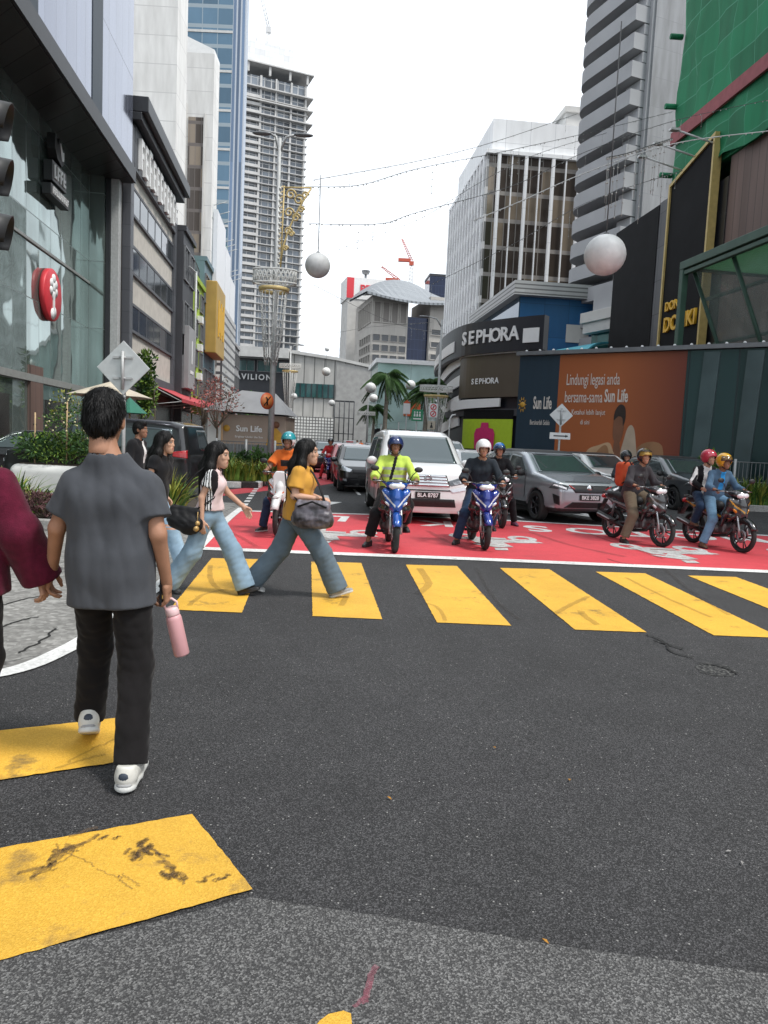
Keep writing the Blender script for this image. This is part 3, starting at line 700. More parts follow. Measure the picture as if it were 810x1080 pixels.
# ---- row of narrow shophouses further along the left pavement
def along_px(px): # distance where a column of the photo meets the left street front
    k = (px - 405) / F; return (-14.5 + math.tan(STREET) * 42) / (k + math.tan(STREET))
mat('lime_paint', (.30, .42, .04), .7, 0, .12, .8); mat('dark_wall', (.045, .047, .055), .6, 0, .2, .5); mat('billboard_white', (.74, .75, .78), .5, 0, .03)
mat('mustard_sign', (.42, .27, .07), .6, 0, .12, .8); mat('slate_blue', (.13, .20, .24), .7, 0, .12, .5); mat('grey_wall', (.30, .30, .31), .8, 0, .12, .4); mat('pale_wall', (.52, .51, .49), .8, 0, .1, .4)
def shophouse(label, y0, y1, h, wm, floors, z0=4.6, wn=2, wg='dark_glass', wf='grey_steel', ww=None, trims=None):
    x = lambda D: -14.5 - math.tan(STREET) * (D - 42)
    t = thing('shophouse', label, 'building', (x(y0), y0, 0), STREET, 'shophouses along the left pavement'); Ln = (y1 - y0) / math.cos(STREET) - .05
    box_part(t, 'wall', wm, (-16, 0, 0), (0, Ln, h))
    b = MB(); b.box2((-16, -.01, h + .002), (.2, Ln + .01, h + .4)); b.build('parapet', trims or wm, t)
    fh = (h - z0) / floors; w = Ln / wn - .5
    me = win_mesh(ww or w, fh * .62, .14, wf, wg, .09, 1)
    many(t, 'window', me, [((.01, Ln * (k + .5) / wn, z0 + fh * (f + .45)), math.pi / 2) for f in range(floors) for k in range(wn)])
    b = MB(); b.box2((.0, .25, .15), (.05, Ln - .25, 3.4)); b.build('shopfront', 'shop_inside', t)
    return t, Ln
t, Ln = shophouse('dark grey narrow shophouse nearest the grey block with a hanging sign', 57.2, 62.4, 17.0, 'dark_wall', 3, wn=2)
b = MB(); b.box2((.1, .4, 5.2), (.5, 3.6, 10.0)); b.build('hanging_sign', 'grey_wall', t, bevel=.03)
b = MB(); b.box2((.501, 1.8, 7.2), (.53, 2.1, 9.0)); b.box2((.501, 1.2, 6.4), (.53, 2.7, 6.65)); b.build('sign_mark', 'white_sign', t)
b = MB(); b.tube([(.3, 4.6, 5), (.3, 4.6, 15)], .09); b.tube([(.3, 1, 14.6), (.3, 4.4, 14.9)], .06); b.build('drain_pipe', 'galvanised', t)
t, Ln = shophouse('lime green shophouse with dark window bays', 62.5, 68.5, 14.6, 'lime_paint', 4, wn=2, ww=1.7)
for z in (6.4, 8.9, 11.3): box_part(t, 'air_conditioner', 'white_plaster', (.02, 2.2, z), (.45, 3.2, z + .6), .02)
b = MB()
for k in range(6): b.tube([(-.1 - k * .05, .4 + k, 15.0), (-.1 - k * .05, .4 + k, 16.4)], .04, 6)
b.tube([(-.1, .4, 16.4), (-.35, 5.4, 16.4)], .04, 6); b.build('roof_rail', 'dark_steel', t)
t, Ln = shophouse('slate blue shophouse carrying a big mustard sign board', 68.6, 77.5, 17.5, 'slate_blue', 3, wn=3)
b = MB(); b.box2((.02, .6, 9.3), (1.1, 7.6, 15.9)); b.build('sign_board', 'mustard_sign', t, bevel=.08)
b = MB()
for k in range(5): b.box2((1.1, 2.0 + k * .95, 11.0 + (k % 2) * .5), (1.18, 2.5 + k * .95, 14.4 - (k % 2) * .6))
b.build('sign_figure', 'yellow_letter', t)
t, Ln = shophouse('pale shophouse wrapped in a white lattice under tall white billboards', 77.6, 92, 16, 'pale_wall', 3, wn=4)
box_part(t, 'lattice_screen', 'lattice', (.02, .6, 4.8), (.7, Ln - .4, 15.2))
for (y0, y1, z0, z1) in ((-4, 3.2, 16.4, 23.6), (3.6, 8.6, 15.6, 22.0), (9.0, Ln, 15.0, 20.0)):
    b = MB(); b.box2((.05, y0, z0), (.45, y1, z1)); b.build('billboard', 'billboard_white', t); b = MB()
    for k in range(3):
        y = y0 + .5 + k * (y1 - y0 - 1) / 2; b.tube([(-.05, y, z0 - 1), (-.05, y, z1 + .6)], .07, 6); b.tube([(-.05, y, z1 + .5), (1.2, y, z1 + .9)], .04, 6)
    b.tube([(-.05, y0, z1 - .8), (-.05, y1, z1 - .8)], .06, 6); b.build('billboard_frame', 'galvanised', t)
t, Ln = shophouse('grey shophouse at the far end of the left row', 92.1, 104, 13.5, 'grey_wall', 3, wn=4)

# ---- white slab, white block, blue tower, condominium
def tower(name, label, px0, px1, D, h, m, depth=22, rz=STREET, py=300):
    a = P(px0, py, D); c = P(px1, py, D); w = (c - a).length / max(.3, math.cos(rz))
    t = thing(name, label, 'building', (a.x, a.y, 0), rz); o = box_part(t, 'wall', m, (0, 0, 0), (w, depth, h)); return t, w
t, w = tower('slab_tower', 'tall blank white slab tower behind the grey shop block', 128, 182, 96, 78, 'white_tower_wall', 5, rz=.03)
box_part(t, 'parapet', 'white_plaster', (-.1, -.1, 78.003), (w + .1, 5, 79))
t, w = tower('window_strip_tower', 'white tower with twin dark vertical window strips and a sloping top', 178, 220.5, 118, 60, 'white_tower_wall', 4, rz=.03)
b = MB(); b.prism([(0, 60.003), (w, 60.003), (w, 60.6), (0, 63.2)], 'y', 0, 4); b.build('sloping_top', 'white_plaster', t)
panel('strip_glass', (.07, .055, .045), (.14, .12, .11), .9, 3.3, .08, .5, .15, .1, .6, 0, var=.5, two=(.26, .21, .16), twop=.8)
for (x0, x1, z1) in ((1.2, 2.1, 52), (2.6, 5.0, 50.5)):
    box_part(t, 'window_strip', 'strip_glass', (x0, -.12, 4), (x1, .1, z1))
    box_part(t, 'strip_edge', 'pale_wall', (x1, -.4, 4), (x1 + .22, .1, z1 + .5))
panel('green_tower_glass', (.11, .25, .24), (.22, .33, .32), 3.2, 3.9, .16, .6, .08, .5, .3, .2, var=.25, wob=.02)
t, w = tower('blue_glass_tower', 'blue glass office tower with a striped narrow side', 176, 239, 160, 42, 'green_tower_glass', 3, rz=0)
box_part(t, 'upper_wall', 'blue_tower_glass', (0, 0, 42.003), (w, 3, 128))
box_part(t, 'striped_side', 'striped_tower_side', (w + .003, .02, 0), (w + 2.7, 2.5, 128))
for k in range(11):
    z = 45.8 + k * 7.8; box_part(t, 'spandrel', 'light_concrete', (-.05, -.14, z), (w - .01, -.003, z + .5))
# condominium with a slab and a row of balconies on every storey
ca = P(259, 80, 330); rc = R(23); t = thing('condominium', 'tall grey condominium tower with stacked balconies and a white rooftop box', 'building', (ca.x, ca.y, 0), rc)
w, dp, fh, nf = 27.5, 15.0, 3.22, 49; top = nf * fh
box_part(t, 'wall', 'condo_glass', (.6, .6, 0), (w - .6, dp, top))
box_part(t, 'side_wall', 'condo_side', (.1, 3.2, 0), (.597, dp, top))
b = MB(); b.box2((-.7, -.9, 0), (w + .6, dp + .6, .32)); b.box2((-.7, -.9, .321), (6.2, -.8, 1.25)); sm = b.mesh('floor_slab', ['tower_slab'])
many(t, 'floor_slab', sm, [((0, 0, (f + 1) * fh), 0) for f in range(nf - 3)])
b = MB(); b.box2((-1.6, -1.9, 0), (w + 2.6, dp + 1, .5)); sm = b.mesh('roof_slab', ['tower_slab'])
many(t, 'roof_slab', sm, [((0, 0, top - 5.5 * k + (4.2 if k == 0 else 0)), 0) for k in range(4)])
b = MB(); b.box2((6.3, -.6, 0), (7.2, .598, top)); b.box2((13.2, -.5, 0), (13.9, .598, top)); b.box2((20, -.5, 0), (20.8, .598, top)); b.box2((w - .9, -.6, 0), (w - .1, .598, top)); b.build('piers', 'tower_slab', t)
for x in (.5, 10, 19, w - .6):
    for y in (-1.2, dp - 1): b = MB(); b.box2((x, y, top + .4), (x + .9, y + .9, top + 4.3)); b.build('roof_column', 'tower_slab', t)
panel('rooftop_panels', (.70, .71, .72), (.5, .51, .52), 2.2, 2.2, .08, .08, .5)
box_part(t, 'rooftop_box', 'rooftop_panels', (-3.5, 6, top + 4.75), (w - 5, dp + 8, top + 17))
b = MB(); b.tube([(6, 8, top + 16), (6, 8, top + 21)], .2); b.tube([(16, 8, top + 16), (15.5, 8, top + 21)], .2); b.build('antenna', 'tower_slab', t)
b = MB(); b.ball((10, 2, 5), (11, 6, 6), 12); 

# ---- mall across the far junction
pa = P(222, 440, 152); t = thing('junction_mall', 'low grey mall across the far junction with ribbed panels and white sign letters', 'building', (pa.x, pa.y, 0), R(2))
X = lambda px: (px - 222) / F * 152
box_part(t, 'left_wall', 'dark_wall', (0, 3, 0), (X(304), 30, 18))
b = MB(); b.box2((-3, -1.5, 18.01), (X(302), 30, 20.0)); b.build('roof', 'light_concrete', t)
mm = win_mesh(3.4, 2.4, .2, 'grey_steel', 'teal_glass', .15, 1); many(t, 'window', mm, [((X(236) + k * 3.9, 2.98, 16.6), 0) for k in range(4)])
b = MB(); b.prism([(X(304), 0), (X(396), 0), (X(396), 16.6), (X(352), 18.2), (X(304), 19.2)], 'y', 0, 26); b.build('right_wall', 'pavilion_panel', t)
b = MB(); b.prism([(X(352), .02), (X(398), .02), (X(398), 16.4), (X(352), 17.9)], 'y', -.25, -.003); b.build('plain_wall', 'concrete', t)
b = MB(); b.prism([(X(303), 19.2), (X(352), 18.2), (X(399), 16.6), (X(399), 17.2), (X(352), 18.8), (X(303), 19.8)], 'y', -.5, 26.2); b.build('coping', 'light_concrete', t)
box_part(t, 'window_band', 'teal_glass', (X(309), -.3, 10.4), (X(350), -.004, 13.2))
for k in range(8): 
    x = X(309) + k * (X(350) - X(309)) / 7; box_part(t, 'window_mullion', 'dark_steel', (x - .1, -.4, 10.4), (x + .1, -.302, 13.2))
box_part(t, 'patterned_screen', 'screen_lattice', (X(304), -1.2, 0), (X(351), -.35, 6.4))
text('PAVILION', 'white_sign', t, (X(261), 2.7, 14.2), 1.6, .3, bold=True, spacing=1.3, sx=1.0)
b = MB(); b.box2((X(352), -3, 0), (X(372), -1, .3)); b.box2((X(352), -3, 9.6), (X(372), -2.8, 9.9))
for k in range(5): b.tube([(X(352) + k * (X(20 + 222)) / 4 * 1.0, -3, 0), (X(352) + k * X(242) / 4, -3, 9.8)], .12, 6)
for z in (3.2, 6.4): b.tube([(X(352), -3, z), (X(372), -3, z)], .1, 6)
b.build('steel_frame', 'dark_steel', t)
b = MB()
for k in range(12):
    b.ball((X(258) + k * 1.0, 1.4, 5.8 + rng.uniform(-.3, .8)), rng.uniform(.7, 1.2), 8)
# ---- mid-distance hotel with a curved louvred roof
pa = P(388, 440, 265); t = thing('grid_window_hotel', 'beige hotel block with a grid of square windows and a curved louvred roof', 'building', (pa.x, pa.y, 0), R(14))
mat('hotel_frame', (.42, .40, .37), .8, 0, .08)
box_part(t, 'wall', 'hotel_wall', (0, 0, 0), (13.2, 30, 54))
wm = win_mesh(2.75, 2.45, .3, 'hotel_frame', 'dark_glass', .12)
many(t, 'window', wm, [((1.8 + 3.2 * k, -.01, 14 + 3.6 * f), 0) for f in range(8) for k in range(4)] + [((-.01, 2.6 + 3.9 * k, 14 + 3.6 * f), -math.pi / 2) for f in range(8) for k in range(5)])
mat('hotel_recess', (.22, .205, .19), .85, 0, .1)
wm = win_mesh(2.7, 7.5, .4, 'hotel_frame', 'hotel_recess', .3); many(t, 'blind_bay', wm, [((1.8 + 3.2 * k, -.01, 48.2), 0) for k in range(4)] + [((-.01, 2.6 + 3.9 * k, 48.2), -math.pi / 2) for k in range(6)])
panel('hotel_glass', (.012, .02, .05), (.03, .045, .09), 1.4, 3.6, .08, .18, .08, .3, .3, .3)
box_part(t, 'glass_bay', 'hotel_glass', (13.2, .6, 0), (21, 20, 47.5))
box_part(t, 'right_wing', 'hotel_wall', (21.003, -1.5, 0), (33, 24, 55))
wm = win_mesh(4.2, 2.3, .4, 'hotel_frame', 'dark_glass', .25); many(t, 'window', wm, [((23.6 + 5.2 * k, -1.51, 16 + 4.4 * f), 0) for f in range(7) for k in range(2)])
b = MB(); n = 16; vs = []; fs = []
for i in range(n + 1):
    u = i / n; x = -3.5 + 39 * u
    for j, yy in enumerate((-6, 26)):
        for dz in (0, .8): vs.append((x, yy, 53.0 + (9.5 * math.sin(math.pi * u) ** .8 if j else -2.0 * math.sin(math.pi * u)) + j * 2.5 + dz))
for i in range(n):
    o = i * 4; q = o + 4; fs += [(o, q, q + 2, o + 2), (o + 1, o + 3, q + 3, q + 1), (o, o + 1, q + 1, q), (o + 2, q + 2, q + 3, o + 3)]
panel('roof_louvre', (.27, .29, .31), (.12, .13, .14), 1.6, 50, .6, 0, .5, .3)
b.add(vs, fs); b.build('curved_roof', 'roof_louvre', t)
# block with a red lettered rooftop sign just behind
pa = P(362, 440, 300); t = thing('sign_topped_block', 'pale block behind the hotel with a red lettered rooftop sign', 'building', (pa.x, pa.y, 0), R(14))
box_part(t, 'wall', 'pale_wall', (0, 0, 0), (18, 14, 59)); box_part(t, 'rooftop_screen', 'white_plaster', (-.6, -.3, 59.003), (18, 14, 67.5)); box_part(t, 'red_end', 'sign_red', (-.7, -.45, 59.2), (2.2, -.303, 67.2))
text('PER', 'sign_red', t, (8.2, -.5, 63), 4.4, .2, bold=True); b = MB(); b.tube([(7.5, 3, 67), (7.5, 3, 69.5)], .5); b.lathe([(0, 0), (1.4, .3), (1.8, 1.6)], (7.5, 3, 69.5), n=12); b.build('dish', 'grey_steel', t)
pa = P(446, 440, 330); t = thing('navy_tower', 'dark blue flat topped tower behind the hotel roof', 'building', (pa.x, pa.y, 0), R(6)); box_part(t, 'wall', 'hotel_glass', (0, 0, 0), (16, 14, 76)); box_part(t, 'parapet', 'dark_steel', (-.2, -.2, 76.003), (16.2, 14.2, 77))
pa = P(346, 440, 420); t = thing('white_banded_tower', 'slim white banded tower in the hazy far distance', 'building', (pa.x, pa.y, 0), R(0)); box_part(t, 'wall', 'far_tower', (0, 0, 0), (5, 10, 44)); box_part(t, 'upper_wall', 'far_tower', (5.003, 0, 0), (10.5, 10, 60)); box_part(t, 'roof_box', 'white_plaster', (6, 1, 60.003), (9, 5, 66))
# tower cranes
mat('crane_red', (.50, .09, .05), .6, 0, .1); mat('crane_white', (.6, .6, .6), .6, 0, .1)
def crane(px, py0, py1, D, jib, label):
    a = P(px, py0, D); z1 = P(px, py1, D).z; t = thing('tower_crane', label, 'crane', (a.x, a.y, 0), 0)
    b = MB()
    for sx in (-1, 1):
        for sy in (-1, 1): b.tube([(sx * .9, sy * .9, a.z - 10), (sx * .9, sy * .9, z1)], .22, 5)
    k = 0; z = a.z - 10
    while z < z1 - 2: b.tube([(-.9, -.9, z), (.9, -.9, z + 2)], .14, 4); b.tube([(.9, -.9, z + 2), (-.9, -.9, z + 2)], .14, 4); z += 2
    b.build('mast', 'crane_white', t)
    b = MB(); L, ang = jib; e = Vector((math.cos(ang) * L, 0, math.sin(ang) * L)); nrm = Vector((-math.sin(ang), 0, math.cos(ang)))
    base = Vector((0, 0, z1 + 1)); 
    for off in (-.7, .7): b.tube([base + nrm * off, base + e + nrm * off * .4], .2, 5)
    for i in range(10): b.tube([base + e * (i / 10) - nrm * .6, base + e * ((i + 1) / 10) + nrm * .6], .16, 4)
    b.build('jib', 'crane_red', t)
    if len(jib) and abs(ang) > 1.2 or True:
        b = MB(); b.box((-4, 0, z1 + 1.2), (7, 1.6, 1.8)); b.box((0, 0, z1 - .5), (2.6, 2.2, 2.2)); b.build('counterweight', 'crane_red', t)
    return t
crane(433, 299, 277, 420, (13, R(117)), 'red and white luffing tower crane standing tall behind the hotel')
crane(421, 303, 298, 400, (12, R(145)), 'lower red crane jib peeking over the curved hotel roof')
k = P(283, 28, 345); t = thing('crane_jib', 'slim pale crane jib reaching up above the condominium roof', 'crane', k, 0); b = MB()
for s in (-.5, .5): b.tube([(s, 0, 0), (s - 6, 0, 22)], .16, 5)
for q in range(11): b.tube([(-.5 - q * .545, 0, q * 2), (.5 - (q + 1) * .545, 0, (q + 1) * 2)], .1, 4)
b.build('jib', 'crane_white', t); b = MB(); b.box((.2, 0, -1.5), (2.2, 1.6, 2.4)); b.tube([(0, 0, -2.6), (0, 0, -14)], .7, 6); b.build('mast', 'crane_white', t)

# ---- white framed office with bronze glass
pa = P(509, 250, 95); t = thing('bronze_glass_office', 'white framed office block with bronze windows and a blank white top', 'building', (pa.x, pa.y, 0), STREET)
Z1 = 38.3
box_part(t, 'glass_wall', 'bronze_glass', (.4, .4, 0), (26, 24, Z1))
box_part(t, 'top_storeys', 'office_white', (.75, .75, Z1 + .5), (16.2, 22, Z1 + 4.5)); box_part(t, 'edge_band', 'office_white', (-.1, -.1, Z1 + .003), (26, 24.6, Z1 + .497), .02)
panel('side_glass', (.20, .20, .20), (.55, .55, .55), 1.85, 3.35, .5, .9, .3, .1, var=.3)
b = MB(); b.box2((.06, .35, 0), (.38, 24.3, Z1)); b.build('side_backing', 'side_glass', t)
b = MB(); b.box((0, 0, Z1 / 2), (.30, .42, Z1)); fm = b.mesh('fin', ['office_white'])
many(t, 'fin', fm, [((-.05, 1.2 + 1.85 * k, 0), 0) for k in range(13)] + [((1.6 + x, .08, 0), math.pi / 2) for x in (0, 3.5, 7.0, 10.5, 14.0, 17.5)])
b = MB(); b.box((0, 0, Z1 / 2), (.14, .3, Z1)); fm = b.mesh('thin_fin', ['office_white']); many(t, 'thin_fin', fm, [((3.3 + x, .16, 0), 0) for x in (0, 3.5, 7.0, 10.5, 14.0)])
box_part(t, 'roof_room', 'light_concrete', (11.5, 5, Z1 + 4.503), (18, 14, Z1 + 8)); box_part(t, 'roof_cap', 'pale_wall', (11.2, 4.7, Z1 + 8.003), (18.3, 14.3, Z1 + 8.7))
b = MB(); b.ball((10.5, 9, Z1 + 4.5), (2.2, 2.2, 3.2), 16); b.build('roof_dome', 'slate_blue', t)

# ---- blue clad hall with a louvred roof edge
pa = P(548, 330, 76); t = thing('blue_hall', 'blue clad hall with a louvred eave above the beauty store', 'building', (pa.x, pa.y, 0), STREET)
box_part(t, 'wall', 'blue_cladding', (0, 0, 0), (8.6, 19, 17.1))
box_part(t, 'street_wall', 'blue_glass', (-.1, .02, 0), (-.003, 19, 17.1))
b = MB(); b.box2((-.9, -.9, 17.11), (8.7, 20, 18.5)); b.build('eave', 'slatted_roof', t)
b = MB(); b.box2((5.0, -.08, 12.8), (7.4, -.003, 14.6)); b.build('panel', 'pale_wall', t)
b = MB(); b.box2((-1.5, -.5, 13.0), (-.105, 19, 13.4)); b.build('ledge', 'light_concrete', t)

# ---- beauty store with a curved striped corner
mat('store_black', (.012, .013, .02), .4, 0, .2, .6); mat('screen_brown', (.085, .068, .05), .4, 0, .06, .8); mat('poster_green', (.42, .60, .03), .5, 0, .05); mat('poster_pink', (.62, .03, .16), .5, 0, .08); mat('store_grey', (.05, .052, .06), .6, 0, .2)
plan = [P(574, 420, 55.2), P(549, 420, 56.5), P(524, 420, 58.2), P(500, 420, 60.2), P(490, 420, 61.8), P(481, 420, 64.3), P(473, 420, 68), P(466, 420, 74), P(464.5, 420, 80)]
t = thing('beauty_store', 'black beauty store with white stripes and a brown screen on its curved corner', 'building', (plan[3].x, plan[3].y, 0), 0)
pl = [Vector((p.x - plan[3].x, p.y - plan[3].y)) for p in plan]
crv = [Vector((v[0], v[1])) for v in smooth_curve([tuple(v) for v in pl], 5)]
cum = [0.0]
for a, c in zip(crv, crv[1:]): cum.append(cum[-1] + (c - a).length)
def at_s(s, off=0.0):
    s = max(0, min(cum[-1] - 1e-4, s)); i = max(j for j in range(len(cum)) if cum[j] <= s); i = min(i, len(crv) - 2)
    u = (s - cum[i]) / (cum[i + 1] - cum[i]); p = crv[i].lerp(crv[i + 1], u); d = (crv[i + 1] - crv[i]).normalized(); n = Vector((-d.y, d.x))
    if n.dot(Vector((-.3, -1))) < 0: n = -n
    return p + n * off, n
def s_of_px(px):
    best = min(range(400), key=lambda k: abs((lambda p: (p.x + plan[3].x) / (p.y + plan[3].y) - ((P(px, 420, 60).x) / 60))(at_s(cum[-1] * k / 399)[0])))
    return cum[-1] * best / 399
def skin(name, m, s0, s1, z0, z1, off0, off1, z0b=None, z1b=None, n=16):
    """curved board following the store front between distances s0..s1, optionally with slanting edges"""
    b = MB(); z0b = z0 if z0b is None else z0b; z1b = z1 if z1b is None else z1b; vs = []
    for i in range(n + 1):
        u = i / n; s = s0 + (s1 - s0) * u; za = z0 + (z0b - z0) * u; zb = z1 + (z1b - z1) * u
        p, _ = at_s(s, off0); q, _ = at_s(s, off1); vs += [(p.x, p.y, za), (p.x, p.y, zb), (q.x, q.y, zb), (q.x, q.y, za)]
    fs = []
    for i in range(n):
        o = i * 4; r = o + 4; fs += [(o + k, o + (k + 1) % 4, r + (k + 1) % 4, r + k) for k in range(4)]
    fs += [(0, 1, 2, 3), (n * 4 + 3, n * 4 + 2, n * 4 + 1, n * 4)]
    b.add(vs, fs); return b.build(name, m, t)
Sx = s_of_px; ze = cum[-1]
b = MB(); poly = [(p.x, p.y) for p in crv] + [(3, 24), (5.6, 20)]; b.prism(poly, 'z', 0, 11.0); b.build('wall', 'store_black', t)
skin('fascia', 'store_black', 0, ze, 9.0, 11.5, .02, .75, n=40)
s5, s6 = Sx(489), Sx(549)
skin('screen', 'screen_brown', s6 - .2, s5, 5.6, 8.9, .25, .45)
skin('white_band', 'white_sign', s6 - .4, s5 + .2, 8.92, 9.2, .1, .5, 8.92, 9.1)
for k in range(4):
    z = 8.7 - k * 1.7; skin('white_stripe', 'white_sign', s5 + .6, ze - .3, z - .25, z + .65, .03, .2, z - 1.5, z - .6)
skin('white_stripe', 'white_sign', s5 + .8, ze - .3, 9.5, 10.4, .76, .84, 9.2, 10.0)
skin('white_stripe', 'white_sign', Sx(570), Sx(554), 9.55, 10.6, .76, .84)
skin('white_stripe', 'white_sign', s6 + 1.6, s5 + 2.0, 4.85, 5.5, .35, .5, 4.6, 5.4)
skin('canopy_band', 'store_grey', 0, ze, 4.15, 4.7, .02, .3, n=40)
skin('doorway', 'black_panel', Sx(545), Sx(494), 3.9, 4.6, .31, .36)
skin('poster', 'poster_green', Sx(545), Sx(494), .95, 3.88, .31, .37)
skin('hazard_base', 'black_panel', Sx(552), Sx(492), .1, 1.5, .38, .42)
sp_, nn = at_s((Sx(545) + Sx(494)) / 2, .42); ry = math.atan2(nn.x, -nn.y)
b = MB(); b.prism([(-1.0, 1.5), (1.0, 1.5), (1.08, 2.7), (.9, 3.1), (.42, 3.2), (.36, 3.6), (-.36, 3.6), (-.42, 3.2), (-.9, 3.1), (-1.08, 2.7)], 'y', -.03, .0); o = b.build('poster_bottle', 'poster_pink', t, loc=(sp_.x, sp_.y, 0), rz=ry)
b = MB(); b.box((.1, -.06, 2.1), (1.0, .03, .4)); b.build('poster_label', 'sign_black', t, loc=(sp_.x, sp_.y, 0), rz=ry)
sm_ = (Sx(545) + Sx(491)) / 2
for i, ch in enumerate('SEPHORA'):
    s = Sx(544.5) + (Sx(495) - Sx(544.5)) * (6 - i) / 6; p, nn = at_s(s, .78); text(ch, 'white_sign', t, (p.x, p.y, 10.28), 1.45, .12, (math.pi / 2, 0, math.atan2(nn.x, -nn.y)), bold=True, sx=.95)
for i, ch in enumerate('SEPHORA'):
    s = Sx(527) + (Sx(502.5) - Sx(527)) * (6 - i) / 6; p, nn = at_s(s, .48); text(ch, 'white_sign', t, (p.x, p.y, 6.85), .62, .03, (math.pi / 2, 0, math.atan2(nn.x, -nn.y)), bold=True)

# ---- curved grey balcony tower
mat('tower_grey', (.33, .335, .35), .8, 0, .1, .25); mat('tower_recess', (.13, .135, .15), .5, 0, .2, .5)
pa = P(676, 250, 72); t = thing('balcony_tower', 'grey concrete tower with rounded stacked balconies facing the street', 'building', (pa.x, pa.y, 0), R(22))
bl = 10.6; fh = 2.5
box_part(t, 'side_wall', 'balcony_wall', (-.15, .0, 6), (15, .6, 62)); box_part(t, 'wall', 'tower_recess', (.3, .603, 6), (15, bl - 1.2, 62))
def bal_poly(x0): return [(x0 + 3, .61), (x0, .61), (x0, bl - 3.2)] + [(x0 + 3.2 - 3.2 * math.cos(a), bl - 3.2 + 3.2 * math.sin(a)) for a in [R(q) for q in range(10, 91, 10)]] + [(6, bl), (6, .61)]
b = MB(); b.prism(bal_poly(-2.0), 'z', 0, 1.5); bm_ = b.mesh('balcony', ['tower_grey'])
b = MB(); b.prism(bal_poly(-2.0), 'z', .0, 1.42); bm_ = b.mesh('balcony', ['tower_grey'])
many(t, 'balcony', bm_, [((0, 0, 9.3 + fh * k), 0) for k in range(20)])
box_part(t, 'corner_post', 'tower_grey', (-.4, .2, 6), (.297, .602, 62))
for k in range(20): b = MB(); b.box2((-.9, .62, 9.2 + fh * k + 1.6), (.0, 2.6, 9.2 + fh * k + 2.5)); b.build('balcony_end_wall', 'tower_grey', t)
# podium of the balcony tower: deep pale ledge over a glazed floor
pa = P(682, 330, 61); t = thing('tower_podium', 'podium with a deep pale ledge above a teal glazed floor', 'building', (pa.x, pa.y, 0), R(22))
box_part(t, 'ledge', 'light_concrete', (-1.4, -1.2, 12.1), (6, 6.5, 13.0), .03); box_part(t, 'ledge_edge', 'pale_wall', (-1.6, -1.4, 13.003), (6, 6.7, 13.9), .03)
box_part(t, 'upper_wall', 'tower_grey', (-.8, -.4, 13.903), (5, 6, 16.2))
panel('teal_curtain', (.03, .12, .115), (.02, .05, .05), 1.6, 3.2, .1, .1, .06, .35, .3, .3, var=.35, wob=.02)
box_part(t, 'glazed_floor', 'teal_curtain', (-.6, -.2, 0), (5, 6.2, 12.09))
box_part(t, 'blade_sign', 'black_panel', (-1.2, -.9, 8), (-.62, -.25, 11.9))
mat('awning_teal', (.05, .30, .38), .6, 0, .1)
b = MB(); k = 12; vs = []
for i in range(k + 1):
    a = math.pi * .5 * i / k
    for y in (3.2, 9.5): vs.append((-1.0 - 2.6 * math.sin(a), y, 9.3 + 1.8 * math.cos(a)))
    for y in (3.2, 9.5): vs.append((-1.0 - 2.5 * math.sin(a), y, 9.2 + 1.75 * math.cos(a)))
fs = []
for i in range(k):
    o = i * 4; r = o + 4; fs += [(o, o + 1, r + 1, r), (o + 2, r + 2, r + 3, o + 3), (o, r, r + 2, o + 2), (o + 1, o + 3, r + 3, r + 1)]
b.add(vs, fs); b.build('awning', 'awning_teal', t)

# ---- netted building with the big sign board, all along the right street front
def rline(D): return 21.95 - math.tan(STREET) * D
panel('slate_tiles', (.075, .078, .088), (.03, .03, .034), 1.5, 2.1, .05, .05, .5, .1, var=.25)
t = thing('netted_store', 'large store under green scaffold netting above brown fins and black tiles', 'building', (rline(46), 46, 0), STREET)
ZN = 17.6
box_part(t, 'brown_wall', 'brown_fins', (.1, -40, 0), (20, -5.6, ZN)); box_part(t, 'tiled_wall', 'black_tiles', (.05, -5.597, 0), (20, -.4, ZN - 1.0)); box_part(t, 'tile_edge', 'grey_cladding', (-.02, -.9, 0), (.046, .3, ZN))
box_part(t, 'black_screen', 'black_panel', (-.12, 1.9, 0), (8, 8.4, ZN - .2)); box_part(t, 'tiled_return', 'slate_tiles', (-.08, .303, 0), (8, 1.897, ZN - .1)); box_part(t, 'dark_return', 'dark_wall', (.15, -7.6, 9), (.2 + 19, -5.55, ZN - .8))
b = MB(); nb = 42; nz = 26; vs = []; 
rr = random.Random(5)
for j in range(nz + 1):
    for i in range(nb + 1):
        y = .3 - 40.3 * i / nb; z = ZN + .01 + 30 * j / nz; vs.append((-.25 + .10 * math.sin(i * 2.1 + j) + rr.uniform(-.07, .07), y, z + (.5 * math.sin(i * 1.3) * (j == 0) * .4)))
fs = [(j * (nb + 1) + i, j * (nb + 1) + i + 1, (j + 1) * (nb + 1) + i + 1, (j + 1) * (nb + 1) + i) for j in range(nz) for i in range(nb)]
b.add(vs, fs, 0, True); b.box2((-.02, -40, ZN + .02), (19, .25, ZN + 30)); b.build('green_netting', 'net_green', t)
mat('net_red', (.30, .075, .085), .7, 0, .15, 2)
b = MB(); b.box2((-.5, -40, ZN + 2.7), (-.35, .35, ZN + 3.45)); b.build('red_band', 'net_red', t)
for k in range(7): b = MB(); b.tube([(-.25, .3, ZN + 1.0 + k * 4), (-1.0, .35, ZN + 1.0 + k * 4)], .16, 6); b.build('scaffold_tube', 'net_green', t)
mat('light_arm', (.62, .62, .62), .5, .3, .05)
for k in range(3):
    b = MB(); b.tube([(.0, -1 - k * 1.9, ZN + .8), (-2.6, -.8 - k * 1.9, ZN + 1.5)], .05, 6); b.box((-2.7, -.8 - k * 1.9, ZN + 1.5), (.5, .3, .12)); b.build('lamp_arm', 'light_arm', t)
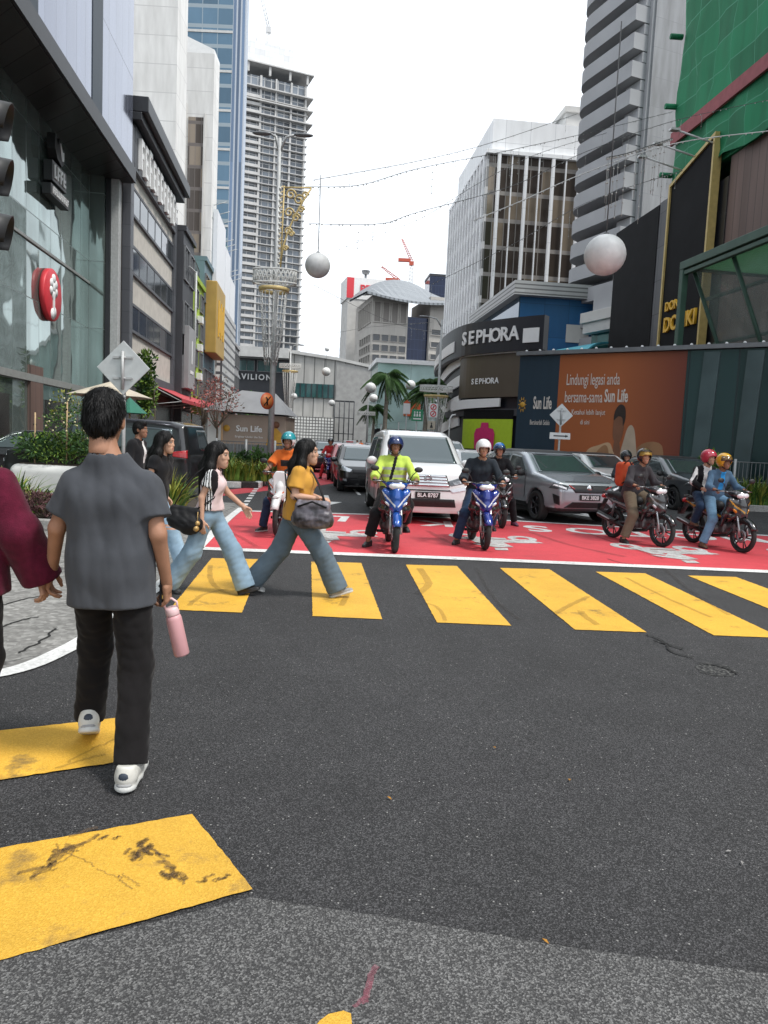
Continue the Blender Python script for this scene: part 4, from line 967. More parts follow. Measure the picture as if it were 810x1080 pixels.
# the store's gold framed sign board (its printed mascot is left out)
s = thing('sign_board', 'tall black sign board with gold frame and yellow lettering on the netted store', 'sign', (rline(43.5) - .1, 43.5, 0), STREET - math.pi / 2)
bw, z0, z1 = 4.7, 5.5, 18.3
b = MB(); b.prism([(-bw / 2, z0), (bw / 2, z0), (bw / 2, z1 + .6), (-bw / 2, z1 - .6)], 'y', -.35, -.003); b.build('board', 'black_panel', s)
b = MB(); b.box2((-bw / 2 - .1, -.46, z0), (-bw / 2 + .06, .0, z1 - .6)); b.box2((bw / 2 - .06, -.46, z0), (bw / 2 + .1, .0, z1 + .6)); b.prism([(-bw / 2 - .1, z1 - .62), (bw / 2 + .1, z1 + .58), (bw / 2 + .1, z1 + .78), (-bw / 2 - .1, z1 - .42)], 'y', -.46, 0); b.build('frame', 'gold_frame', s)
text('DON', 'yellow_letter', s, (-.9, -.42, 10.5), .75, .12, bold=True, sx=.95); text('DONKI', 'yellow_letter', s, (.1, -.42, 9.4), 1.2, .14, bold=True, sx=.95)
mat('pale_blue_disc', (.18, .36, .46), .5, 0, .15); b = MB(); b.lathe([(0, -.42), (1.25, -.42), (1.25, -.36)], (-.6, 0, 6.6), 'y', 32); b.build('round_picture', 'pale_blue_disc', s)
b = MB(); b.lathe([(0, -.45), (.5, -.45), (.5, -.425)], (-.9, 0, 6.3), 'y', 24); b.build('round_picture_spot', 'net_red', s)

# ---- green steel and glass canopy in front of the store
mat('canopy_green', (.055, .115, .085), .5, .1, .12, 2); panel('canopy_slats', (.14, .34, .19), (.035, .08, .05), .55, 30, .11, 0, .5, 0, var=.15); cs_ = MATS['canopy_slats'].node_tree; tl_ = cs_.nodes.new('ShaderNodeBsdfTranslucent'); tl_.inputs[0].default_value = (.42, .80, .50, 1); ms_ = cs_.nodes.new('ShaderNodeMixShader'); ms_.inputs[0].default_value = .6
cs_.links.new(cs_.nodes['Principled BSDF'].outputs[0], ms_.inputs[1]); cs_.links.new(tl_.outputs[0], ms_.inputs[2]); cs_.links.new(ms_.outputs[0], cs_.nodes['Material Output'].inputs[0])
mat('canopy_glass', (.32, .40, .38), .06, 0, .1, .6, trans=.0, alpha=.42, spec=.7)
ca = P(718, 330, 33.5); t = thing('glass_canopy', 'green steel entrance canopy with sloping glass panes and slatted underside', 'canopy', (ca.x, ca.y, 0), R(9))
zc = P(718, 276, 33.5).z
b = MB(); b.box2((-.15, -16, zc - .35), (.15, .15, zc)); b.box2((.153, -.15, zc - .35), (6.5, .15, zc)); b.box2((-.14, -.14, 0), (.14, .14, zc - .353)); b.box2((-.1, -16, zc - .6), (.1, -.16, zc - .42)); b.build('frame', 'canopy_green', t, bevel=.02)
box_part(t, 'slatted_roof', 'canopy_slats', (.16, -16, zc - .28), (6.4, -.153, zc - .18))
b = MB(); gx0, gx1 = .35, 2.6
for k in range(3):
    z = zc - 1.6 - k * 1.9; x = gx0 + (gx1 - gx0) * (k + 1) / 3.2; b.box((x, -6, z), (.12, 12, .14))
b.build('glazing_bars', 'canopy_green', t)
b = MB()
for y in (-.4, -3.2, -6.0, -8.8, -11.6): b.tube([(.2, y, zc - .4), (3.4, y, 3.0)], .09, 8)
b.build('glazing_ribs', 'canopy_green', t)
b = MB(); b.add([(.26, -12, zc - .5), (.26, -.4, zc - .5), (3.3, -.4, 3.2), (3.3, -12, 3.2), (.3, -12, zc - .5), (.3, -.4, zc - .5), (3.34, -.4, 3.2), (3.34, -12, 3.2)], [(0, 1, 2, 3), (7, 6, 5, 4), (0, 4, 5, 1), (1, 5, 6, 2), (2, 6, 7, 3), (3, 7, 4, 0)]); b.build('glass_panes', 'canopy_glass', t)

# ---- advertising hoarding in front
mat('fin_dark', (.065, .095, .10), .3, .2, .3, .6); mat('ad_navy', (.016, .034, .055), .45, 0, .08, 1.0, stretch=(4, 1, .2)); mat('ad_orange', (.33, .085, .03), .45, 0, 0); mat('ad_cream', (.52, .34, .20), .6, 0, .15, 1.5); mat('ad_shirt', (.46, .36, .27), .6, 0, .12, 1.5); mat('ad_tan', (.30, .155, .075), .6, 0, .2, 1.2); mat('ad_skin', (.20, .085, .045), .6, 0, .1, 2); mat('ad_dark', (.03, .018, .014), .6, 0, .2); mat('ad_text', (.66, .60, .55), .5, 0, .03); mat('ad_grey', (.24, .17, .14), .6, 0, .2, 2); mat('sun_gold', (.55, .30, .04), .5, 0, .1)
ha, hb = P(546, 430, 31.6), P(860, 430, 25.2); hd = Vector((hb.x - ha.x, hb.y - ha.y)); hrz = math.atan2(hd.y, hd.x); HL = hd.length; HH = 5.55
t = thing('advertising_hoarding', 'long hoarding with navy and orange insurance advert and dark glass bays', 'hoarding', (ha.x, ha.y, 0), hrz)
def hx(px):
    k = P(px, 430, 1.0); kx = k.x; return (kx * ha.y - ha.x) / (math.cos(hrz) - kx * math.sin(hrz))
x1, x2 = hx(588), hx(721)
nt_ = MATS['ad_orange'].node_tree; sx_ = nt_.nodes.new('ShaderNodeSeparateXYZ'); mr_ = nt_.nodes.new('ShaderNodeMapRange'); mr_.inputs[1].default_value = x1; mr_.inputs[2].default_value = x2; rp_ = nt_.nodes.new('ShaderNodeValToRGB')
rp_.color_ramp.elements[0].color = (.36, .10, .03, 1); rp_.color_ramp.elements[1].color = (.17, .038, .022, 1); q_ = rp_.color_ramp.elements.new(.5); q_.color = (.38, .11, .035, 1)      # the print's own colour run
nt_.links.new([n for n in nt_.nodes if n.type == 'TEX_COORD'][0].outputs['Object'], sx_.inputs[0]); nt_.links.new(sx_.outputs[0], mr_.inputs[0]); nt_.links.new(mr_.outputs[0], rp_.inputs[0]); nt_.links.new(rp_.outputs[0], nt_.nodes['Principled BSDF'].inputs['Base Color'])
def lean(x0, x1_, z0, z1, y, m, name, y2=-.0): b = MB(); b.box2((x0, y, z0), (x1_, y2, z1)); return b.build(name, m, t)
b = MB(); b.box2((0, .05, 0), (HL, .4, HH - .1)); b.build('backing', 'dark_steel', t)
b = MB(); b.box2((-.1, -.25, HH), (HL, .5, HH + .16)); 
b.build('top_rail', 'grey_steel', t)
for k in range(int(HL / .6)): b = MB(); b.ball((.3 + k * .6, -.1, HH + .18), .06, 8); b.build('rail_lamp', 'white_sign', t)
lean(0, x1, .3, HH - .02, -.06, 'ad_navy', 'navy_panel'); lean(x1 + .003, x2, .3, HH - .02, -.07, 'ad_orange', 'orange_panel'); lean(x2 + .003, HL, .3, HH - .02, -.05, 'hoarding_glass', 'glass_bays'); lean(0, HL, 0, .297, -.12, 'dark_steel', 'base_rail')
b = MB()
k = x2 + .4
while k < HL:
    b.prism([(k, .3), (k + .55, .3), (k + .75, HH - .1), (k + .2, HH - .1)], 'y', -.16, -.053); k += 1.45
b.build('glass_fins', 'fin_dark', t)
text('Sun Life', 'ad_text', t, (x1 * .64, -.075, 3.55), .72, .01, bold=True, sx=.36); text('Bersinarlah Selalu', 'ad_text', t, (x1 * .6, -.075, 2.75), .30, .01, sx=.42)
b = MB(); b.lathe([(0, -.09), (.1, -.09), (.12, -.062)], (.24, 0, 3.5), 'y', 24)
for k in range(10):
    a = k * .628; b.prism([(.24 + .13 * math.cos(a - .2), 3.5 + .2 * math.sin(a - .2)), (.24 + .19 * math.cos(a), 3.5 + .34 * math.sin(a)), (.24 + .13 * math.cos(a + .2), 3.5 + .2 * math.sin(a + .2))], 'y', -.085, -.062)
b.build('sun_emblem', 'sun_gold', t)
xo = x1 + .35
def ltext(s, x, z, sz, **k):
    me = text_mesh(s, sz, .01, k.get('bold', False)); w = max(v.co.x for v in me.vertices) - min(v.co.x for v in me.vertices); sx = k.get('sx', 1.0)
    return text(s, 'ad_text', t, (x + w * sx / 2, -.085, z), sz, .01, bold=k.get('bold', False), sx=sx)
ltext('Lindungi legasi anda', xo, 4.5, .66, sx=.42); ltext('bersama-sama', xo - .03, 3.8, .66, sx=.42); ltext('Sun Life', xo + 1.62, 3.84, .70, bold=True, sx=.42); ltext('Ketahui lebih lanjut', xo + .3, 3.2, .30, sx=.6); ltext('di sini', xo + .7, 2.8, .28, sx=.6)
def pic(pts, m, y, name):
    q = smooth_curve([pts[-1]] + list(pts) + [pts[0]], 5)[5:-6]; b = MB(); b.prism([(x1 + p[0] * (x2 - x1), .3 + max(0, p[1]) * (HH - .35)) for p in q], 'y', y, -.0705); return b.build(name, m, t)
pic([(.24, .0), (.25, .16), (.29, .27), (.38, .31), (.46, .33), (.50, .26), (.545, .20), (.62, .23), (.66, .12), (.67, .0)], 'ad_cream', -.098, 'printed_box')
pic([(.55, .0), (.545, .2), (.575, .36), (.60, .45), (.635, .46), (.665, .36), (.70, .0)], 'ad_shirt', -.086, 'printed_shirt')
pic([(.49, .36), (.482, .44), (.49, .52), (.53, .55), (.562, .50), (.565, .42), (.545, .34), (.515, .31)], 'ad_skin', -.090, 'printed_face'); pic([(.485, .50), (.49, .57), (.525, .62), (.565, .60), (.575, .52), (.56, .46), (.55, .52), (.51, .53)], 'ad_dark', -.094, 'printed_hair'); pic([(.50, .18), (.495, .30), (.51, .37), (.535, .35), (.55, .28), (.555, .18)], 'ad_skin', -.0935, 'printed_forearm')
pic([(.69, .0), (.685, .3), (.87, .32), (.86, .0)], 'ad_tan', -.084, 'printed_carton'); pic([(.36, .02), (.35, .22), (.42, .31), (.46, .27), (.47, .12), (.45, .03)], 'ad_tan', -.104, 'printed_carton'); pic([(.44, .02), (.43, .12), (.47, .22), (.5, .1), (.55, .08), (.55, .02)], 'ad_skin', -.108, 'printed_hand'); pic([(.79, .0), (.81, .13), (.86, .2), (.91, .2), (.93, .1), (.9, .0)], 'ad_grey', -.09, 'printed_shoe'); pic([(.27, .0), (.28, .13), (.31, .16), (.335, .08), (.34, .0)], 'ad_dark', -.088, 'printed_chair_arm')

# ---- insurance kiosk under a tent roof, on the island
mat('kiosk_taupe', (.33, .26, .21), .7, 0, .08, 1.2); mat('tent_grey', (.30, .30, .31), .8, 0, .12, 1.0); mat('kiosk_white', (.68, .68, .67), .6, 0, .05)
ka, kb = P(219, 460, 37.2), P(303, 460, 37); kd = Vector((kb.x - ka.x, kb.y - ka.y)); KL = kd.length; krz = math.atan2(kd.y, kd.x)
t = thing('tent_roofed_kiosk', 'taupe kiosk under a grey tent roof with sun emblem and white lettering', 'kiosk', (ka.x, ka.y, .15), krz)
box_part(t, 'wall', 'kiosk_taupe', (.75, 0, .9), (KL - .1, 2.6, 2.55)); box_part(t, 'end_panel', 'kiosk_white', (0, -.05, 0), (.7, 2.6, 2.7)); box_part(t, 'counter', 'ad_tan', (.75, -.2, .0), (KL - .2, 2.5, .897)); box_part(t, 'post', 'ad_cream', (.703, -.1, 0), (.78, .05, 2.6))
b = MB(); zr = 3.85
b.add([(-.15, -.4, 2.72), (KL + .05, -.4, 2.62), (KL + .05, 2.8, 2.62), (-.15, 2.8, 2.72), (1.4, 1.2, zr), (KL - .9, 1.2, zr - .1)], [(0, 1, 5, 4), (1, 2, 5), (2, 3, 4, 5), (3, 0, 4), (0, 3, 2, 1)]); b.build('tent_roof', 'tent_grey', t)
text('Sun Life', 'white_sign', t, (KL * .52, -.03, 1.85), .42, .02, bold=True); text('Brighter Under the Sun', 'white_sign', t, (KL * .52, -.03, 1.45), .15, .01)
b = MB(); b.lathe([(0, -.03), (.17, -.03), (.17, -.004)], (KL * .52 - 1.15, 0, 1.85), 'y', 20); b.build('sun_emblem', 'sun_gold', t)
b = MB(); b.prism([(KL - 1.1, 1.0), (KL - .25, 1.0), (KL - .3, 1.7), (KL - .55, 1.95), (KL - .8, 1.9), (KL - 1.0, 1.4)], 'y', -.03, -.004); b.build('printed_shirt', 'sun_gold', t)
b = MB(); b.lathe([(0, -.035), (.17, -.035), (.17, -.004)], (KL - .58, 0, 2.12), 'y', 16); b.build('printed_face', 'ad_skin', t)
# ================================================================== PEOPLE
def skin_mat(n, c): return mat(n, c, .55, 0, .08, 14, .08, 220, spec=.35)
skin_mat('skin_tan', (.36, .185, .115)); skin_mat('skin_light', (.50, .29, .20)); skin_mat('skin_brown', (.23, .115, .07))
mat('lip', (.33, .12, .10), .45, 0, .05); mat('eye_white', (.40, .375, .35), .25, 0, 0); mat('iris', (.015, .009, .006), .15, 0, 0)
def hair_mat(n, c): return mat(n, c, .5, 0, .45, 5, .4, 9, spec=.22, stretch=(14, 14, 1.6))
hair_mat('black_hair', (.005, .0045, .0045)); hair_mat('dark_brown_hair', (.018, .011, .008))
def cloth(n, c, var=.10, scale=7, bump=.12, bscale=420, sheen=.08, rough=.9):
    m = mat(n, c, rough, 0, var, scale, 0, bscale, spec=.15, sheen=sheen); t = m.node_tree; N = t.nodes; L = t.links; b_ = N['Principled BSDF']
    tc = N.new('ShaderNodeTexCoord'); mp = N.new('ShaderNodeMapping'); mp.inputs['Scale'].default_value = (1, 1, .55); mp.inputs['Rotation'].default_value = (.25, .3, .2); L.new(tc.outputs['Object'], mp.inputs[0])
    n1 = N.new('ShaderNodeTexNoise'); n1.noise_type = 'RIDGED_MULTIFRACTAL'; n1.inputs['Scale'].default_value = 5.5; n1.inputs['Detail'].default_value = 3; n1.inputs['Distortion'].default_value = .8; L.new(mp.outputs[0], n1.inputs['Vector'])
    n2 = N.new('ShaderNodeTexNoise'); n2.inputs['Scale'].default_value = bscale; n2.inputs['Detail'].default_value = 2; L.new(tc.outputs['Object'], n2.inputs['Vector'])
    p1 = N.new('ShaderNodeBump'); p1.inputs['Strength'].default_value = .55; p1.inputs['Distance'].default_value = .016; L.new(n1.outputs['Fac'], p1.inputs['Height'])
    p2 = N.new('ShaderNodeBump'); p2.inputs['Strength'].default_value = bump; p2.inputs['Distance'].default_value = .004; L.new(n2.outputs['Fac'], p2.inputs['Height']); L.new(p1.outputs[0], p2.inputs['Normal']); L.new(p2.outputs[0], b_.inputs['Normal'])
    return m
cloth('charcoal_tee', (.060, .064, .073)); cloth('black_trouser', (.009, .008, .0085), .2); cloth('maroon_knit', (.085, .007, .022), .2, 30, .5, 160); cloth('pink_tee', (.68, .52, .52), .05)
cloth('black_sleeve', (.012, .010, .012)); cloth('mustard_tee', (.52, .265, .045), .06); cloth('pale_jeans', (.20, .29, .37), .12, 5, .25, 300); cloth('washed_jeans', (.10, .135, .165), .14, 5, .25, 300)
cloth('ripped_jeans', (.26, .38, .50), .2, 6, .25, 300); cloth('indigo_jeans', (.022, .042, .085), .2, 5, .2, 300); cloth('blue_jeans', (.14, .25, .37), .25, 5, .2, 300); cloth('orange_tee', (.62, .135, .025), .06)
cloth('hi_vis', (.46, .60, .10), .06); cloth('reflective_tape', (.38, .38, .36), .05); cloth('dark_jacket', (.022, .028, .036), .2); cloth('grey_jacket', (.052, .047, .052), .15); cloth('khaki_trouser', (.15, .115, .08), .12)
cloth('denim_jacket', (.075, .135, .21), .25, 5, .2, 300); cloth('blue_tee', (.03, .26, .60), .05); cloth('white_cloth', (.68, .68, .67), .04); cloth('black_cloth', (.012, .012, .014), .2); cloth('red_cloth', (.48, .035, .04), .06)
mat('shoe_white', (.55, .54, .50), .6, 0, .12, 20); mat('shoe_black', (.016, .016, .017), .5, 0, .1, 20); mat('shoe_grey', (.30, .30, .30), .7, 0, .2, 20); mat('shoe_brown', (.16, .085, .05), .6, 0, .1, 20); mat('sole_white', (.55, .55, .53), .6, 0, .08, 20); mat('sole_black', (.02, .02, .02), .7, 0, .1); mat('shoe_navy', (.03, .04, .06), .6, 0, .1); mat('shoe_purple', (.13, .05, .10), .6, 0, .1)

# --- head, hands, shoes are meshed once and placed
def _head():
    f = U([ell((0, -.012, .035), (.076, .096, .09)), ell((0, .03, -.038), (.058, .066, .074)), cap((0, .062, -.092), (0, .070, -.098), .024)], .05)
    f = U([f, cap((-.03, .083, .035), (.03, .083, .035), .013), cap((0, .092, .010), (0, .103, -.026), .007, .0115), ell((-.034, .066, -.022), (.022, .02, .018)), ell((.034, .066, -.022), (.022, .02, .018)), cap((-.018, .083, -.058), (.018, .083, -.058), .010), cap((-.015, .083, -.069), (.015, .083, -.069), .009)], .018)
    f = SUB(SUB(f, ell((-.032, .102, .012), (.017, .012, .011)), .012), ell((.032, .102, .012), (.017, .012, .011)), .012)
    f = U([f, ell((-.079, -.008, -.008), (.010, .019, .031)), ell((.079, -.008, -.008), (.010, .019, .031)), cap((0, -.02, -.05), (0, -.03, -.13), .052)], .012)
    return nets(f, (-.1, -.12, -.14), (.1, .14, .14), .0055)
HEAD_V, HEAD_F = _head()
def _zone_head(c): return np.where((np.abs(c[:, 0]) < .024) & (c[:, 1] > .084) & (np.abs(c[:, 2] + .0635) < .010), 1, 0)
HEAD_M = _zone_head(HEAD_V[HEAD_F].mean(1))
_hands = {}
def hand_mesh(curl, side):
    """wrist at origin, fingers along +Y, palm facing -Z; side +1 = thumb towards +X"""
    k = (curl, side)
    if k in _hands: return _hands[k]
    pr = [rbox((0, .045, 0), (.037, .045, .0125), .012), cap((0, -.03, 0), (0, .02, 0), .025, .024)]
    fi = []
    for x, L, y0 in ((-.030, .074, .084), (-.0105, .083, .089), (.0105, .077, .088), (.030, .060, .080)):
        x *= -side; p = Vector((x, y0, 0)); ang = 0; rad = .0098 if L > .07 else .0086
        for i, fr in enumerate((.46, .30, .24)):
            ang += curl * (1.25, 1.35, .8)[i] + (.08 if i == 0 else 0)
            q = p + Vector((0, math.cos(ang), -math.sin(ang))) * L * fr; fi.append(cap(p, q, rad, rad * .92)); p = q; rad *= .92
    s = side; a = Vector((s * .022, .018, -.006)); b_ = Vector((s * .052, .048, -.018)); c_ = b_ + Vector((s * .016 * (1 - curl), .026, -.010 - .02 * curl)); d_ = c_ + Vector((-s * .012 * curl, .022, -.008 - .014 * curl))
    th = [cap(a, b_, .016, .0125), cap(b_, c_, .0115, .0105), cap(c_, d_, .0105, .009)]
    f = U([U(pr, .02)] + th, .010)
    ff = [f] + fi
    def g(p):
        d = ff[0](p)
        for q in ff[1:]: d = smin(d, q(p), .004)
        return d
    _hands[k] = nets(g, (-.085, -.05, -.14), (.085, .19, .05), .0048); return _hands[k]
_shoes = {}
def shoe_mesh(kind):
    if kind in _shoes: return _shoes[kind]
    up = U([cap((0, -.045, .05), (0, .06, .048), .040, .038), cap((0, .06, .042), (0, .155, .032), .040, .034), cap((0, -.045, .05), (0, -.045, .088), .037, .036), cap((0, .0, .07), (0, .05, .06), .036, .03)], .03)
    up = I(I(up, plane((0, 0, .004), (0, 0, -1)), .006), plane((0, -.03, .094), (0, .25, 1)), .004)
    sole = I(U([cap((0, -.05, .012), (0, .04, .012), .044, .040), cap((0, .04, .012), (0, .15, .014), .041, .040)], .02), plane((0, 0, .026), (0, 0, 1)), .004)
    sole = I(sole, plane((0, 0, 0), (0, 0, -1)), .004)
    V, Fq = nets(U([up, sole], .004), (-.06, -.11, 0), (.06, .21, .13), .0065)
    z = V[Fq].mean(1)[:, 2]; _shoes[kind] = (V, Fq, (z < .024).astype(int)); return _shoes[kind]
def frame(y, up):
    y = Vector(y).normalized(); x = y.cross(Vector(up)).normalized(); z = x.cross(y)
    return Matrix((x, y, z)).transposed()
def merge(parts):
    vs = []; fs = []; ms = []; o = 0
    for V, Fq, m in parts:
        vs.append(V); fs.append(Fq + o); ms.append(m); o += len(V)
    return np.concatenate(vs), np.concatenate(fs), np.concatenate(ms)
def xf(V, Rm, t): return V @ np.array(Rm, dtype=float).T + np.array(t, dtype=float)

def pose(h=1.70, w=1.0, **k):
    """standing joints, facing +Y, scaled to height h; override any of them"""
    s = h / 1.72; J = dict(pel=(0, 0, .94), ch=(0, -.005, 1.27), nk=(0, -.015, 1.44), hd=(0, .01, 1.605),
        shL=(-.175 * w, -.01, 1.405), shR=(.175 * w, -.01, 1.405), elL=(-.225 * w, -.03, 1.12), elR=(.225 * w, -.03, 1.12), wrL=(-.24 * w, .03, .87), wrR=(.24 * w, .03, .87),
        hpL=(-.088, 0, .91), hpR=(.088, 0, .91), knL=(-.095, .015, .49), knR=(.095, .015, .49), anL=(-.1, -.02, .08), anR=(.1, -.02, .08))
    J = {a: Vector(b) * s for a, b in J.items()}
    for a, b in k.items(): J[a] = Vector(b)
    J['s'] = s; return J

def person(label, J, look, loc, rz, group=None, res=.011, name='person'):
    """look: skin, hair style, garments with colours"""
    t = thing(name, label, 'person', loc, rz, group); s = J['s']; fat = look.get('fat', 1.0)
    sk = look.get('skin', 'skin_tan'); yaw, pit = look.get('head', (0, 0)); up = (J['nk'] - J['pel']).normalized()
    HR = Matrix.Rotation(R(yaw), 3, 'Z') @ Matrix.Rotation(R(pit), 3, 'X'); hd = J['hd']
    side = (J['shR'] - J['shL']).normalized(); 
    def T(inf=0.0, fl=1.0):
        c = J['ch']; w = .075 * s * fl
        hs = (J['hpR'] - J['hpL']).normalized()
        return [cap(J['pel'] - hs * .055 * s * fl, c - side * w, (.108 * fat) * s + inf, .105 * s * fat + inf), cap(J['pel'] + hs * .055 * s * fl, c + side * w, (.108 * fat) * s + inf, .105 * s * fat + inf),
                cap(c - side * w, J['shL'] - up * .035 * s, .10 * s + inf, .052 * s + inf * .6), cap(c + side * w, J['shR'] - up * .035 * s, .10 * s + inf, .052 * s + inf * .6), cap(J['nk'] + up * .005 * s, J['shL'] - up * .012 * s + side * .02, .048 * s + inf * .4, .044 * s + inf * .4), cap(J['nk'] + up * .005 * s, J['shR'] - up * .012 * s - side * .02, .048 * s + inf * .4, .044 * s + inf * .4),
                cap(c, J['nk'] - up * .03 * s, .09 * s + inf, .062 * s + inf)]
    # body
    A = .95
    pr = T(-.012)
    pr += [cap(J['nk'] - up * .03, hd + HR @ Vector((0, -.022, -.055)), .060 * s, .050 * s)]
    for q in 'LR':
        pr += [cap(J['sh' + q], J['el' + q], .046 * s * fat, .037 * s * fat), cap(J['el' + q], J['wr' + q], .038 * s * fat, .026 * s), cap(J['hp' + q], J['kn' + q], .082 * s * fat, .055 * s), cap(J['kn' + q], J['an' + q], .054 * s, .036 * s)]
    lo = np.min([tuple(J[k]) for k in J if k != 's'], 0) - .16; hi = np.max([tuple(J[k]) for k in J if k != 's'], 0) + .16
    bf = U(pr, .018)
    V, Fq = nets(bf, lo, hi, max(res, .012)); parts = [(V, Fq, np.zeros(len(Fq), int))]
    hs_ = look.get('headscale', 1.0)
    parts.append((xf(HEAD_V * hs_, HR, hd), HEAD_F, HEAD_M))
    for q, sg in (('L', -1), ('R', 1)):
        curl, dr, pn = look.get('hand' + q, (.28, None, None))
        d = (Vector(dr) if dr else (J['wr' + q] - J['el' + q])).normalized(); n = Vector(pn) if pn else Vector((-sg, 0, 0))
        th = look.get('thumb' + q)
        HV, HF = hand_mesh(curl, th if th else (1 if sg < 0 else -1) if abs(n.x) > .5 else (1 if sg < 0 else -1))
        Rm = frame(d, -n); parts.append((xf(HV * s * .97, Rm, J['wr' + q]), HF, np.zeros(len(HF), int)))
    V, Fq, ms = merge(parts)
    body = link(bpy.data.objects.new('body', np_mesh('body', V, Fq, [sk, 'lip'], ms)), t)
    for sg in (-1, 1):
        b = MB(); c = hd + HR @ Vector((sg * .031, .087, .011)) * hs_; b.ball(c, (.0140 * hs_, .0095 * hs_, .0058 * hs_), 12, 0, HR.to_4x4()); b.ball(hd + HR @ Vector((sg * .031, .0925, .011)) * hs_, (.0070 * hs_, .0062 * hs_, .0060 * hs_), 10, 1, HR.to_4x4()); b.build('eye', ['eye_white', 'iris'], t, fix=False)
        b = MB(); b.tube([hd + HR @ Vector((sg * x, y, z)) * hs_ for x, y, z in ((.014, .096, .030), (.030, .094, .036), (.046, .084, .030))], [.0032, .004, .002], 6, 0, flat=.8); b.build('eyebrow', 'black_hair', t)
    # top garment
    top = look.get('top')
    if top:
        inf = top.get('inf', .012); hem = top.get('hem', .86); sl = top.get('sleeve', .55); fl = top.get('fl', 1.0); fr = top.get('flare', 0.0)
        pr = T(inf, fl); hemc = J['pel'] + up * (hem - .94) * s; hs = (J['hpR'] - J['hpL']).normalized()
        pr += [cap(J['pel'] - hs * .06 * s + up * .05, hemc - hs * .062 * s * fl - up * .1 * s, .112 * s * fat + inf, .115 * s * fat + inf + fr), cap(J['pel'] + hs * .06 * s + up * .05, hemc + hs * .062 * s * fl - up * .1 * s, .112 * s * fat + inf, .115 * s * fat + inf + fr)]
        if top.get('bust'):
            fw = side.cross(up).normalized() * -1; fw = up.cross(side)
            for g in (-1, 1): pr.append(ell(J['ch'] + side * g * .065 * s + fw * .075 * s + up * .02, (.07 * s, .065 * s, .065 * s)))
        WR = dict(amp=top.get('wr', .003), freq=top.get('wf', 30), seed=top.get('seed', 3), stretch=top.get('ws', (1, 1, .6)))
        torso = I(wrinkle(U(pr, .05), **WR), plane(hemc, -up), .008)
        torso = SUB(torso, cap(J['nk'] + up * .022 * s, hd, .076 * s, .08 * s), .010)
        sw = top.get('sw', .014); fs = [torso]
        for q in 'LR':
            a, b_, c_ = J['sh' + q], J['el' + q], J['wr' + q]
            if sl <= 1:
                e = a.lerp(b_, sl); d = (b_ - a).normalized(); g = cap(a.lerp(b_, .06), a.lerp(b_, sl + .25), .050 * s * fat + sw * .35, .050 * s * fat + sw * 1.5); fs.append(I(wrinkle(g, **WR), plane(e, d), .005))
            else:
                k = sl - 1; e = b_.lerp(c_, k); d = (c_ - b_).normalized(); cw = top.get('cuff', .036)
                g = U([cap(a.lerp(b_, .05), b_, .052 * s * fat + sw * .6, .048 * s * fat + sw), cap(b_, b_.lerp(c_, min(1.15, k + .15)), .05 * s * fat + sw, cw * s + sw)], .03); fs.append(I(wrinkle(g, WR['amp'] * 1.3, WR['freq'] * 1.15, 7, (.7, .7, 1)), plane(e, d), .006))
        f = U(fs, .03)
        m = top['m'] if isinstance(top['m'], list) else [top['m']]
        blob(top.get('name', 'shirt'), f, lo, hi, res, m, t, (lambda c: top['zone'](c, J)) if 'zone' in top else None)
    # trousers
    bt = look.get('legs')
    if bt:
        rt, rk, rh = bt.get('r', (.098, .074, .066)); ln = bt.get('len', .97); waist = bt.get('waist', 1.0); fs = []; hs = (J['hpR'] - J['hpL']).normalized()
        wc = J['pel'] + up * (waist - .94) * s
        pel = I(U([cap(J['pel'] - hs * .05 * s, wc - hs * .05 * s + up * .1, .116 * s * fat, .108 * s * fat), cap(J['pel'] + hs * .05 * s, wc + hs * .05 * s + up * .1, .116 * s * fat, .108 * s * fat), cap(J['pel'], J['pel'] - up * .02, .11 * s * fat)], .04), plane(wc, up), .006)
        legs = []
        for q in 'LR':
            a, b_, c_ = J['hp' + q], J['kn' + q], J['an' + q]; d = (c_ - b_).normalized()
            g = U([cap(a, b_, rt * s * fat, rk * s), cap(b_, b_.lerp(c_, ln + .15), rk * s, rh * s)], .04); legs.append(I(wrinkle(g, bt.get('wr', .0034), bt.get('wf', 36), 8, (.7, .7, 1.0)), plane(b_.lerp(c_, ln), d), .005))
        def lf(p, legs=legs): return np.minimum(legs[0](p), legs[1](p)) if bt.get('split', True) else smin(legs[0](p), legs[1](p), .02)
        f = U([pel, lf], .035)
        m = bt['m'] if isinstance(bt['m'], list) else [bt['m']]
        blob(bt.get('name', 'trousers'), f, lo, hi, res, m, t, (lambda c: bt['zone'](c, J)) if 'zone' in bt else None)
    # shoes
    sh = look.get('shoes')
    if sh:
        for q in 'LR':
            V, Fq, z = shoe_mesh(0); d = Vector(look.get('toe' + q, (.08 if q == 'R' else -.08, 1, 0))); 
            Rm = frame(d, look.get('shup' + q, (0, 0, 1))); 
            off = Rm @ Vector((0, -.02, -.085)) * s
            o = link(bpy.data.objects.new('shoe', np_mesh('shoe', xf(V * s * look.get('shoescale', 1.0), Rm, J['an' + q] + off), Fq, list(sh), z)), t)
            if look.get('tab'):
                b = MB(); b.ball(J['an' + q] + off + Rm @ Vector((0, -.088, .068)), (.024, .012, .024), 12, 0, Rm.to_4x4()); b.build('heel_tab', 'shoe_navy', o); b = MB(); b.ball(J['an' + q] + off + Rm @ Vector((0, -.078, .03)), (.036, .022, .016), 12, 0, Rm.to_4x4()); b.build('heel_counter', 'shoe_grey', o)
    # hair / helmet
    hr = look.get('hair')
    def hp(x, y, z): return hd + HR @ Vector((x, y, z)) * hs_
    HE = HR.to_4x4(); hm = look.get('hairmat', 'black_hair')
